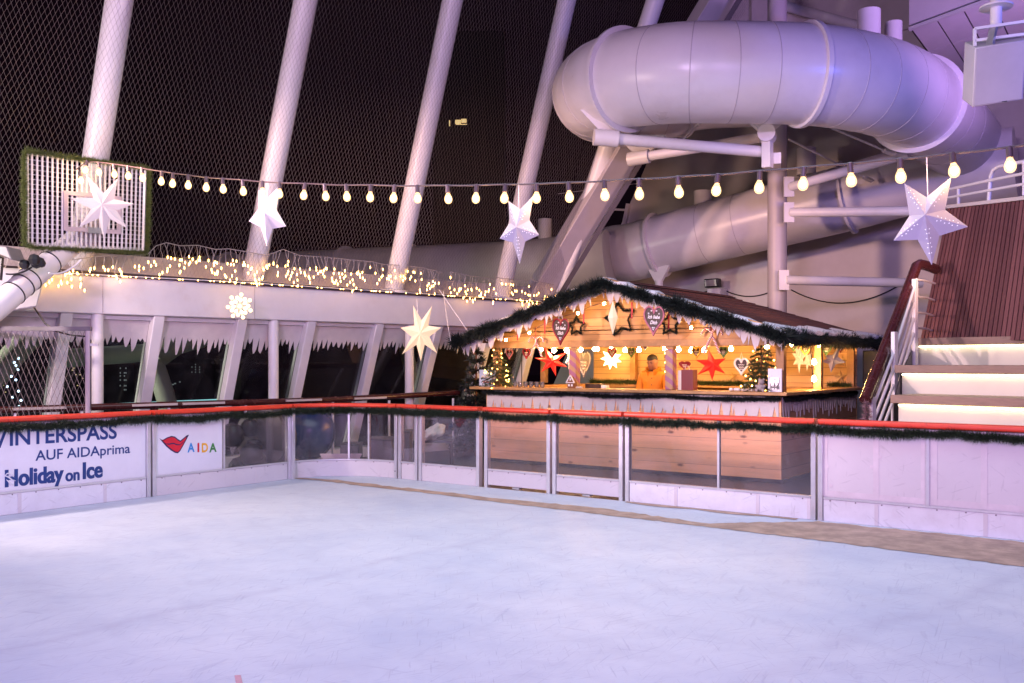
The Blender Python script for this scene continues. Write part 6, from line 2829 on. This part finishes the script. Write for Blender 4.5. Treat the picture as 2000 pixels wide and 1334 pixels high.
# silver framed picture
x0, x1 = uv_u(1502, 11.9), uv_u(1529, 11.9)
fr_ = thing('silver_picture', (x0, 11.86, CT), 'silver winter picture in pale frame at the counter corner', 'picture frame')
z1 = Pv(1515, 720, 11.86).z
mb = MB()
mb.box((x0, 11.86, CT + 0.002), (x1, 11.885, z1))
mb.build('frame', M['paper_white'], fr_, bevel=0.004)
mb = MB()
mb.box((x0 + 0.03, 11.852, CT + 0.03), (x1 - 0.03, 11.8585, CT + 0.19))
mb.build('picture', M['silver_foil'], fr_)
mb = MB()
for k in range(7):
    u = x0 + 0.035 + (x1 - x0 - 0.07) * random.random()
    mb.bar(Vector((u, 11.849, CT + 0.04)), Vector((u, 11.849, CT + random.uniform(0.08, 0.16))), 0.008, 0.003)
mb.bar(Vector((x0 + 0.045, 11.849, CT + 0.065)), Vector((x1 - 0.045, 11.849, CT + 0.06)), 0.004, 0.02)
mb.build('dark_relief', M['grey_plastic'], fr_)
# gift bag
x0, xm, x1 = uv_u(1321, 12.0), uv_u(1333, 12.0), uv_u(1356, 12.0)
z1 = Pv(1340, 722, 12.0).z
bag = thing('gift_bag', (x0, 12.0, CT), 'dark red paper gift bag with white side on the counter', 'gift bag')
mb = MB()
mb.box((xm, 11.96, CT + 0.002), (x1, 12.10, z1))
mb.build('bag_body', M['bag_red'], bag)
mb = MB()
mb.hexa([(x0, 12.05, CT + 0.002), (xm - 0.001, 11.962, CT + 0.002), (xm - 0.001, 12.09, CT + 0.002), (x0 + 0.01, 12.12, CT + 0.002),
         (x0, 12.05, z1 - 0.01), (xm - 0.001, 11.962, z1 - 0.01), (xm - 0.001, 12.09, z1 - 0.01), (x0 + 0.01, 12.12, z1 - 0.01)])
mb.build('bag_side', M['paper_white'], bag)
mb = MB()
for du in (0.05, 0.12):
    pass
mb.tube([(xm + 0.05, 11.975, z1), (xm + 0.06, 11.97, z1 + 0.05), (xm + 0.11, 11.97, z1 + 0.05), (xm + 0.12, 11.975, z1)], 0.004, 5)
mb.build('handle', M['icing_white'], bag)
# row of glasses
proto = None
for k in range(11):
    u = uv_u(1008 + k * 5.4, 11.95)
    p = Vector((u, 11.92 + 0.05 * (k % 2), CT + 0.001))
    if proto is None:
        mb = MB()
        mb.lathe(p, [(0.020, 0), (0.026, 0.004), (0.030, 0.05), (0.029, 0.088), (0.026, 0.088), (0.026, 0.05), (0.02, 0.012)], 12)
        proto = mb.build('drinking_glass', M['glassware'], None)
        tag(proto, 'small clear glass in the row on the counter by the lit tree', 'glass', 'glasses in a row on the counter')
        pp = p
        pl = proto.location.copy()
    else:
        c = proto.copy()
        C.objects.link(c)
        c.location = pl + (p - pp)
# gingerbread house
a = Vector((uv_u(1117, 11.86), 11.86, CT + 0.002))
gh = thing('gingerbread_house', a, 'tiny gingerbread house with white icing against the striped post', 'gingerbread house')
mb = MB()
mb.box(a + Vector((-0.055, -0.04, 0)), a + Vector((0.055, 0.05, 0.09)))
mb.prism([a + Vector((-0.055, -0.04, 0.0901)), a + Vector((0.055, -0.04, 0.0901)), a + Vector((0, -0.04, 0.175))], (0, 0.09, 0))
mb.build('biscuit_walls', M['gingerbread'], gh)
mb = MB()
for sg in (-1, 1):
    mb.bar(a + Vector((sg * 0.075, -0.045, 0.08)), a + Vector((0, -0.045, 0.195)), 0.016, 0.014, (0, 1, 0))
mb.bar(a + Vector((-0.07, -0.046, 0.085)), a + Vector((0.07, -0.046, 0.085)), 0.012, 0.012)
for x, z in ((-0.025, 0.045), (0.028, 0.045)):
    mb.box(a + Vector((x - 0.014, -0.047, z - 0.016)), a + Vector((x + 0.014, -0.041, z + 0.016)))
mb.bar(a + Vector((0, -0.046, 0.115)), a + Vector((0, -0.046, 0.15)), 0.022, 0.01)
mb.build('icing', M['icing_white'], gh)
mb = MB()
for k in range(7):
    mb.ball(a + Vector((random.uniform(-0.14, 0.16), random.uniform(0, 0.08), 0.012)), random.uniform(0.02, 0.04), 8, 0.5)
o = mb.build('cotton_snow', M['felt_white'], None)
tag(o, 'cotton wool snow round the tiny gingerbread house', 'cotton wool', kind='thing')
# dark tray and white box on the inner counter
a = Vector((uv_u(1160, 12.15), 12.15, CT + 0.002))
mb = MB()
mb.box(a + Vector((-0.12, -0.06, 0)), a + Vector((0.14, 0.1, 0.055)))
mb.box(a + Vector((-0.13, -0.065, 0.055)), a + Vector((0.15, 0.105, 0.062)))
o = mb.build('dark_tray', M['choco'], None, bevel=0.006)
tag(o, 'dark brown box on the counter just past the striped post', 'box')
a = Vector((uv_u(1178, 12.15), 12.15, CT + 0.002))
mb = MB()
mb.box(a + Vector((-0.01, -0.05, 0)), a + Vector((0.075, 0.06, 0.045)))
o = mb.build('napkin_box', M['canvas_white'], None, bevel=0.006)
tag(o, 'small cream napkin box beside the dark brown box', 'box')
# round white cakes
proto = None
for k in range(8):
    px = 1428 + k * 7.0
    p = Vector((uv_u(px, 11.98), 11.98 + 0.03 * (k % 2), CT + 0.022))
    if proto is None:
        mb = MB()
        mb.ball(p, 0.032, 10, 0.75)
        proto = mb.build('round_cake', M['icing_white'], None)
        tag(proto, 'round white snowball cake in the counter row near the baubled tree', 'cake', 'row of white cakes on the counter')
        pp = p
        pl = proto.location.copy()
    else:
        c = proto.copy()
        C.objects.link(c)
        c.location = pl + (p - pp)
# plush bear sitting before the tree
a = Vector((uv_u(1488, 11.88), 11.84, CT + 0.002))
be = thing('plush_bear', a, 'small grey plush bear sitting below the baubled tree', 'plush toy')
mb = MB()
mb.ball(a + Vector((0, 0, 0.055)), 0.056, 12)
mb.ball(a + Vector((0.01, -0.005, 0.125)), 0.042, 12)
for sg in (-1, 1):
    mb.ball(a + Vector((0.01 + sg * 0.03, 0, 0.163)), 0.015, 8)
    mb.ball(a + Vector((sg * 0.045, -0.03, 0.02)), 0.024, 8)
    mb.ball(a + Vector((sg * 0.055, -0.01, 0.075)), 0.02, 8)
mb.ball(a + Vector((0.01, -0.042, 0.118)), 0.016, 8)
mb.build('plush_body', M['plush'], be)


# ------------------------------------------------------------------ the man at the counter
def skin_mesh(name, V_, E_, R, mat, parent, levels=2, root=0):
    org = ORG[parent.name]
    me = bpy.data.meshes.new(name)
    me.from_pydata([tuple(Vector(p)) for p in V_], E_, [])
    o = bpy.data.objects.new(name, me)
    C.objects.link(o)
    sk = o.modifiers.new('skin', 'SKIN')
    sk.use_smooth_shade = True
    bpy.context.view_layer.update()
    if not me.skin_vertices:
        b = bmesh.new()
        b.from_mesh(me)
        b.verts.layers.skin.verify()
        b.to_mesh(me)
        b.free()
    for i, s_ in enumerate(me.skin_vertices[0].data):
        r_ = R[i]
        s_.radius = (r_, r_) if not isinstance(r_, tuple) else r_
        s_.use_root = (i == root)
    ss = o.modifiers.new('sub', 'SUBSURF')
    ss.levels = levels
    ss.render_levels = levels
    bpy.context.view_layer.update()
    dg = bpy.context.evaluated_depsgraph_get()
    m2 = bpy.data.meshes.new_from_object(o.evaluated_get(dg))
    m2.name = name
    bpy.data.objects.remove(o)
    o2 = bpy.data.objects.new(name, m2)
    C.objects.link(o2)
    o2.parent = parent
    ORG[o2.name] = org
    m2.materials.clear()
    m2.materials.append(mat)
    for p in m2.polygons:
        p.use_smooth = True
    return o2


pc = Pv(1279, 760, 12.85)
man = thing('person', (pc.x, 12.85, 0.02), 'man in bright orange jacket looking down behind the counter', 'person')
# he faces down and to the viewer's left
fw = (c2w(-0.62, -0.78, 0)).normalized()
lf = Vector((0, 0, 1)).cross(fw).normalized()      # his left


def bpnt(f, l, z):
    return fw * f + lf * l + Vector((0, 0, z))


V_ = [bpnt(0, 0, 0.86), bpnt(0, 0, 1.02), bpnt(0.0, 0, 1.20), bpnt(0.01, 0, 1.34), bpnt(0.03, 0, 1.42), bpnt(0.06, 0, 1.475), bpnt(0.075, 0, 1.55), bpnt(0.06, 0, 1.61)]
R_b = [0.13, 0.12, 0.135, 0.12, 0.058, (0.078, 0.088), (0.088, 0.100), (0.070, 0.082)]
E_ = [(i, i + 1) for i in range(7)]


def chain(pts, rad, start):
    i0 = len(V_)
    for k, (p, r_) in enumerate(zip(pts, rad)):
        V_.append(p)
        R_b.append(r_)
        E_.append((start if k == 0 else i0 + k - 1, i0 + k))
    return len(V_) - 1


for sg in (-1, 1):
    # legs
    foot = chain([bpnt(0, sg * 0.10, 0.80), bpnt(0.02, sg * 0.11, 0.45), bpnt(-0.01, sg * 0.12, 0.09), bpnt(0.10, sg * 0.13, 0.04), bpnt(0.17, sg * 0.135, 0.03)], [0.095, 0.062, 0.042, 0.042, 0.03], 0)
    # arms: upper arms hang, forearms reach forward over the work top below the counter
    wrist = chain([bpnt(0.01, sg * 0.16, 1.36), bpnt(0.03, sg * 0.215, 1.12), bpnt(0.24, sg * 0.16, 1.02), bpnt(0.29, sg * 0.15, 1.01)], [0.058, 0.046, 0.030, 0.034], 3)
    for q_, (dl, L) in enumerate(((-0.030, 0.070), (-0.011, 0.080), (0.010, 0.075), (0.029, 0.060))):
        chain([bpnt(0.325, sg * (0.15) + dl, 1.005), bpnt(0.325 + L * 0.55, sg * 0.15 + dl * 1.15, 0.995), bpnt(0.325 + L, sg * 0.15 + dl * 1.1, 0.970)], [0.0095, 0.009, 0.008], wrist)
    chain([bpnt(0.30, sg * 0.15 - sg * 0.042, 1.000), bpnt(0.335, sg * 0.15 - sg * 0.060, 0.990)], [0.011, 0.009], wrist)
V_w = [Vector((pc.x, 12.85, 0.02)) + p - Vector((pc.x, 12.85, 0.02)) for p in V_]
body = skin_mesh('body', V_w, E_, R_b, M['skin'], man, 2, 0)
# model the face into the head: nose, brow, eye hollows, mouth, chin, ears
hc = bpnt(0.075, 0, 1.545)
tilt = 0.42
hup = (Vector((0, 0, 1)) * math.cos(tilt) + fw * math.sin(tilt)).normalized()
hfw = (fw * math.cos(tilt) - Vector((0, 0, 1)) * math.sin(tilt)).normalized()
b = bmesh.new()
b.from_mesh(body.data)
hv = [v for v in b.verts if v.co.z > 1.40]
he = list({e for v in hv for e in v.link_edges})
bmesh.ops.subdivide_edges(b, edges=he, cuts=1, use_grid_fill=True)
for v in b.verts:
    if v.co.z < 1.40:
        continue
    d = v.co - hc
    x, y, z = d.dot(lf), d.dot(hfw), d.dot(hup)
    add = 0.0
    if y > 0.02:
        add += 0.030 * math.exp(-((x / 0.013) ** 2) - ((z + 0.020) / 0.022) ** 2)        # nose
        add += 0.012 * math.exp(-((x / 0.010) ** 2) - ((z - 0.012) / 0.020) ** 2)        # bridge
        add += 0.008 * math.exp(-((x / 0.045) ** 2) - ((z - 0.032) / 0.010) ** 2)        # brow
        add -= 0.012 * (math.exp(-(((x - 0.032) / 0.014) ** 2) - ((z - 0.012) / 0.011) ** 2) + math.exp(-(((x + 0.032) / 0.014) ** 2) - ((z - 0.012) / 0.011) ** 2))
        add += 0.007 * math.exp(-((x / 0.022) ** 2) - ((z + 0.058) / 0.008) ** 2)        # lips
        add -= 0.004 * math.exp(-((x / 0.022) ** 2) - ((z + 0.0585) / 0.0025) ** 2)
        add += 0.010 * math.exp(-((x / 0.024) ** 2) - ((z + 0.088) / 0.014) ** 2)        # chin
    v.co += hfw * add
    ea = math.exp(-((y + 0.012) / 0.016) ** 2 - ((z + 0.0) / 0.028) ** 2)
    if abs(x) > 0.06:
        v.co += lf * (0.020 * ea * (1 if x > 0 else -1))
b.to_mesh(body.data)
b.free()
for p in body.data.polygons:
    p.use_smooth = True
base_m = Vector((pc.x, 12.85, 0.02))
for sg in (-1, 1):
    e = MB()
    e.tube([base_m + hc + lf * (sg * (0.032 + dx)) + hfw * (0.0865 - abs(dx) * 0.35) + hup * (0.008 - abs(dx) * 0.1) for dx in (-0.013, -0.006, 0, 0.006, 0.013)], [0.001, 0.004, 0.005, 0.004, 0.001], 6)
    o = e.build('eye', M['hair'], man)
    e = MB()
    e.tube([base_m + hc + lf * (sg * (0.032 + dx)) + hfw * (0.097 - abs(dx) * 0.25) + hup * (0.030 + 0.003 * (1 - abs(dx) * 40)) for dx in (-0.017, -0.008, 0, 0.008, 0.017)], 0.004, 6)
    e.build('eyebrow', M['hair'], man)
# hair cap
mb = MB()
nlat, nlon = 12, 24
rows_ = []
for i in range(nlat + 1):
    th = 0.02 + 1.72 * i / nlat
    for j in range(nlon):
        ph = 2 * PI * j / nlon
        ff = math.cos(ph)
        lim = th * (0.66 if ff > 0.3 else (0.66 + (0.3 - ff) * 0.55 if ff > -0.3 else 0.99))
        d = (hfw * (math.sin(lim) * math.cos(ph)) * 0.100 + lf * (math.sin(lim) * math.sin(ph)) * 0.090 + hup * math.cos(lim) * 0.098) * (1 - 0.10 * (i / nlat) ** 4)
        rows_.append(base_m + hc + hup * 0.022 - hfw * 0.006 + d * (1 + 0.012 * math.sin(7 * ph + 5 * th)))
fc = []
for i in range(nlat):
    for j in range(nlon):
        k = (j + 1) % nlon
        fc.append((i * nlon + j, i * nlon + k, (i + 1) * nlon + k, (i + 1) * nlon + j))
fc.append(tuple(range(nlon)))
mb.add(rows_, fc)
mb.build('hair', M['hair'], man, angle=80)
# jacket
Vj = [bpnt(0, 0, 0.84), bpnt(0, 0, 1.00), bpnt(0.0, 0, 1.18), bpnt(0.01, 0, 1.32), bpnt(0.02, 0, 1.395)]
Rj = [(0.20, 0.155), (0.195, 0.150), (0.20, 0.150), (0.165, 0.130), (0.085, 0.085)]
Ej = [(0, 1), (1, 2), (2, 3), (3, 4)]
for sg in (-1, 1):
    i0 = len(Vj)
    for k, (p, r_) in enumerate(((bpnt(0.01, sg * 0.175, 1.345), 0.088), (bpnt(0.025, sg * 0.235, 1.22), 0.078), (bpnt(0.035, sg * 0.235, 1.10), 0.070), (bpnt(0.13, sg * 0.20, 1.05), 0.062), (bpnt(0.245, sg * 0.16, 1.02), 0.052))):
        Vj.append(p)
        Rj.append(r_)
        Ej.append((3 if k == 0 else i0 + k - 1, i0 + k))
skin_mesh('jacket', Vj, Ej, Rj, M['jacket_orange'], man, 2, 0)
# stand-up collar, open at the front
mb = MB()
for s0_, r0_ in ((0, 1),):
    n = 26
    top_, bot_ = [], []
    for i in range(n):
        a = -PI * 0.86 + 2 * PI * 0.86 * i / (n - 1)      # 0 at the back
        rad = 0.105
        fx, lx = -math.cos(a), math.sin(a)
        open_ = max(0, -math.cos(a))
        bot_.append(base_m + bpnt(0.035 + fx * 0.100, lx * 0.112, 1.365 - 0.03 * open_))
        top_.append(base_m + bpnt(0.040 + fx * 0.118, lx * 0.128, 1.475 - 0.055 * open_))
    inn_t = [p + (base_m + bpnt(0.04, 0, p.z - base_m.z) - p) * 0.10 for p in top_]
    inn_b = [p + (base_m + bpnt(0.04, 0, p.z - base_m.z) - p) * 0.10 for p in bot_]
    V4 = top_ + bot_ + inn_b + inn_t
    ff_ = []
    for i in range(n - 1):
        ff_ += [(i, i + 1, n + i + 1, n + i), (n + i, n + i + 1, 2 * n + i + 1, 2 * n + i), (2 * n + i, 2 * n + i + 1, 3 * n + i + 1, 3 * n + i), (3 * n + i, 3 * n + i + 1, i + 1, i)]
    ff_ += [(0, n, 2 * n, 3 * n), (n - 1, 4 * n - 1, 3 * n - 1, 2 * n - 1)]
    mb.add(V4, ff_)
mb.build('collar', M['jacket_orange'], man, angle=60)
mb = MB()
for z in (1.30, 1.20, 1.10):
    mb.lathe(base_m + bpnt(0.150, 0.03, z), [(0.009, 0), (0.009, 0.006), (0.002, 0.008)], 8, fw)
mb.build('button', M['choco'], man)
# trousers
Vt = [bpnt(0, 0, 0.90)]
Rt = [(0.15, 0.12)]
Et = []
for sg in (-1, 1):
    i0 = len(Vt)
    for k, (p, r_) in enumerate(((bpnt(0, sg * 0.10, 0.80), 0.11), (bpnt(0.02, sg * 0.11, 0.45), 0.080), (bpnt(-0.01, sg * 0.12, 0.10), 0.062))):
        Vt.append(p)
        Rt.append(r_)
        Et.append((0 if k == 0 else i0 + k - 1, i0 + k))
skin_mesh('trousers', Vt, Et, Rt, M['trouser'], man, 2, 0)

# ------------------------------------------------------------------ clutter on the deck behind the clear panes
a = side(s_px(518, 0.5), 0.55, -0.03)
dr = thing('hose_reel', a, 'big round grey hose reel drum behind the clear pane by the logo', 'hose reel')
mb = MB()
ctr = a + Vector((0, 0, 0.55))
axd = c2w(-0.35, -0.94, 0)
mb.lathe(ctr - axd * 0.12, [(0.40, 0), (0.42, 0.02), (0.42, 0.08), (0.30, 0.09), (0.30, 0.2), (0.42, 0.21), (0.42, 0.27), (0.40, 0.28)], 30, axd)
mb.build('drum', M['machine_grey'], dr)
mb = MB()
mb.bar(a + c2w(-0.3, 0, 0), ctr, 0.06, 0.06)
mb.bar(a + c2w(0.3, 0, 0), ctr, 0.06, 0.06)
mb.build('stand', M['grey_plastic'], dr)
a = P(470, 910, 12.75)
a.z = -0.03
bl = thing('tarp_bundle', a, 'dark plastic bundle with silver foil behind the logo section', 'bundle')
mb = MB()
for k in range(7):
    mb.ball(a + c2w(random.uniform(-0.18, 0.18), random.uniform(-0.1, 0.1), 0.15 + 0.09 * k), random.uniform(0.12, 0.2), 10)
mb.build('dark_sack', M['black_plastic'], bl)
mb = MB()
q = [P(452, 858, 12.6), P(465, 846, 12.6), P(462, 872, 12.6), P(453, 890, 12.6), P(449, 876, 12.6)]
mb.prism(q, c2w(0, 0.05, 0))
mb.build('foil_sheet', M['silver_foil'], bl)
a = Pv(600, 905, 10.3)
a.z = -0.03
bx = thing('white_tray', a + Vector((0.35, 0, 0)), 'shallow white plastic tray standing on dark crates in the corner', 'tray')
tb = P(660, 895, 13.3)
mb = MB()
tp_ = [P(625, 886, 13.2), P(707, 884, 13.2)]
mb.hexa([P(633, 905, 13.15), P(697, 905, 13.15), P(697, 905, 13.5), P(633, 905, 13.5), P(624, 886, 13.1), P(708, 886, 13.1), P(708, 886, 13.55), P(624, 886, 13.55)])
mb.build('tray_shell', M['canvas_white'], bx, bevel=0.01)
ORG_y = 0


def crate(px0, px1, y0, y1, Y, dpt, mat, name, label, cat):
    a, b = P(px0, y1, Y), P(px1, y0, Y)
    mb = MB()
    z0 = -0.028
    mb.obox(Vector((a.x, a.y, z0)), Vector((b.x - a.x, b.y - a.y, 0)), c2w(0, dpt, 0), (0, 0, b.z - z0))
    mb.obox(Vector((a.x, a.y, b.z + 0.001)) - c2w(0.01, 0.01, 0), Vector((b.x - a.x, b.y - a.y, 0)) + c2w(0.02, 0, 0), c2w(0, dpt + 0.02, 0), (0, 0, 0.02))
    o = mb.build(name, mat, None, bevel=0.012)
    tag(o, label, cat)


crate(628, 706, 906, 925, 13.05, 0.5, M['black_plastic'], 'dark_crate', 'low black crate under the white tray in the corner', 'crate')
crate(664, 700, 870, 920, 13.6, 0.4, M['black_plastic'], 'dark_crate', 'black box standing behind the white tray', 'crate')
crate(718, 765, 860, 925, 13.4, 0.5, M['grey_plastic'], 'steel_cabinet', 'dull grey cabinet behind the curved corner panes', 'cabinet')
crate(780, 800, 845, 925, 13.6, 0.4, M['grey_plastic'], 'dark_bin', 'dark bin behind the narrowest barrier section', 'bin')
# added blue ball imitating a blue glow reflected in the corner pane
a = P(606, 880, 13.9)
dz = thing('blue_glow_ball', a, 'added dark blue ball imitating a glow in the curved pane', 'glow imitation')
mb = MB()
mb.ball(P(600, 845, 14.0), 0.42, 24)
mb.build('globe', M['blue_glow_tone'], dz)
mb = MB()
mb.lathe(Vector((P(600, 845, 14.0).x, P(600, 845, 14.0).y, -0.028)), [(0.3, 0), (0.3, 0.06), (0.12, 0.1), (0.1, 0.3)], 20)
mb.build('pedestal', M['white_steel'], dz)
# white cloth heap on a trolley
YT = 13.3
a = P(843, 846, YT)
hp = thing('cloth_heap', Vector((a.x, a.y, -0.03)), 'heap of white cloth on a dark trolley behind the short pane section', 'cloth')
b = bmesh.new()
bmesh.ops.create_icosphere(b, subdivisions=4, radius=1.0)
from mathutils import noise as mnoise
ca, cb2 = P(822, 853, YT), P(868, 838, YT)
axx = cb2 - ca
for v in b.verts:
    q = v.co.copy()
    n_ = mnoise.noise(q * 1.7 + Vector((3, 1, 7))) * 0.35 + mnoise.noise(q * 4.1) * 0.16 + mnoise.noise(q * 9.0) * 0.06
    q *= 1 + n_
    v.co = (ca + cb2) / 2 + axx * (q.x * 0.52) + c2w(0, 0.16 * q.y, 0) + Vector((0, 0, 0.088 * q.z * (1.15 + 0.3 * q.x)))
mb = MB()
mb.v = [tuple(v.co) for v in b.verts]
mb.f = [tuple(v.index for v in f.verts) for f in b.faces]
b.free()
mb.build('white_cloth', M['canvas_white'], hp, angle=80)
tr_ = thing('dark_trolley', Vector((a.x, a.y + 0.05, -0.03)), 'dark wire trolley carrying the white cloth heap', 'trolley')
mb = MB()
z = P(843, 858, YT).z
c_ = Vector((a.x, a.y, 0))
mb.obox(c_ + c2w(-0.25, -0.15, z - 0.04), c2w(0.55, 0, 0), c2w(0, 0.4, 0), (0, 0, 0.03))
mb.build('shelf', M['black_plastic'], tr_)
for dx, dy in ((-0.24, -0.14), (0.28, -0.14), (-0.24, 0.23), (0.28, 0.23)):
    mb = MB()
    mb.tube([c_ + c2w(dx, dy, -0.028), c_ + c2w(dx, dy, z - 0.041)], 0.014, 8)
    mb.build('leg', M['black_plastic'], tr_)
mb = MB()
mb.tube([P(824, 856, YT + 0.2), P(824, 818, YT + 0.2), P(852, 818, YT + 0.2), P(857, 840, YT + 0.2)], 0.016, 8)
mb.build('handle', M['machine_grey'], tr_)

# ------------------------------------------------------------------ the harbour at night beyond the rail
def block(px0, px1, py0, Y, wins, label, wmat='city_window', cat='building'):
    a, b = P(px0, py0, Y), P(px1, py0, Y)
    root = thing('distant_building', Vector((a.x, a.y, -22)), label, cat, 'dark buildings across the harbour')
    mb = MB()
    mb.obox(Vector((a.x, a.y, -22)), Vector((b.x - a.x, b.y - a.y, 0)), c2w(0, 25, 0), (0, 0, a.z + 22))
    mb.build('building_body', M['city_dark'], root)
    for x0, x1, y0, y1 in wins:
        mb = MB()
        mb.obox(P(x0, y1, Y - 0.3), P(x1, y1, Y - 0.3) - P(x0, y1, Y - 0.3), c2w(0, 0.25, 0), P(x0, y0, Y - 0.3) - P(x0, y1, Y - 0.3))
        mb.build('lit_window', M[wmat], root)


block(845, 985, 60, 190, [(889, 900, 234, 241), (901, 911, 232, 239), (890, 912, 242, 243), (877, 879, 235, 246)], 'unlit harbour tower with one bright window seen through the net')
r = random.Random(21)
w1 = [(x, x + 1.1, y, y + 2.6) for x in (234, 242, 245) for y in (718, 727, 733, 741, 752, 760) if r.random() < 0.7]
block(206, 262, 700, 240, w1, 'dark harbour building with narrow pale window columns', 'city_window_cold')
w1 = [(x, x + 1.0, y, y + 1.7) for x in (374, 381, 389) for y in (711, 716, 721, 726) if r.random() < 0.85] + [(340, 343, 748, 750), (350, 352, 745, 747), (336, 339, 750, 752)]
block(325, 420, 702, 260, w1, 'dark harbour building with a small cluster of lit windows', 'city_window_cold')
w1 = [(x, x + 2.2, y, y + 1.8) for x, y in ((140, 722), (147, 731), (155, 731), (143, 718), (160, 738), (9, 765), (5, 752), (150, 752))]
block(-40, 180, 712, 280, w1, 'low dark harbour building with scattered amber lights')
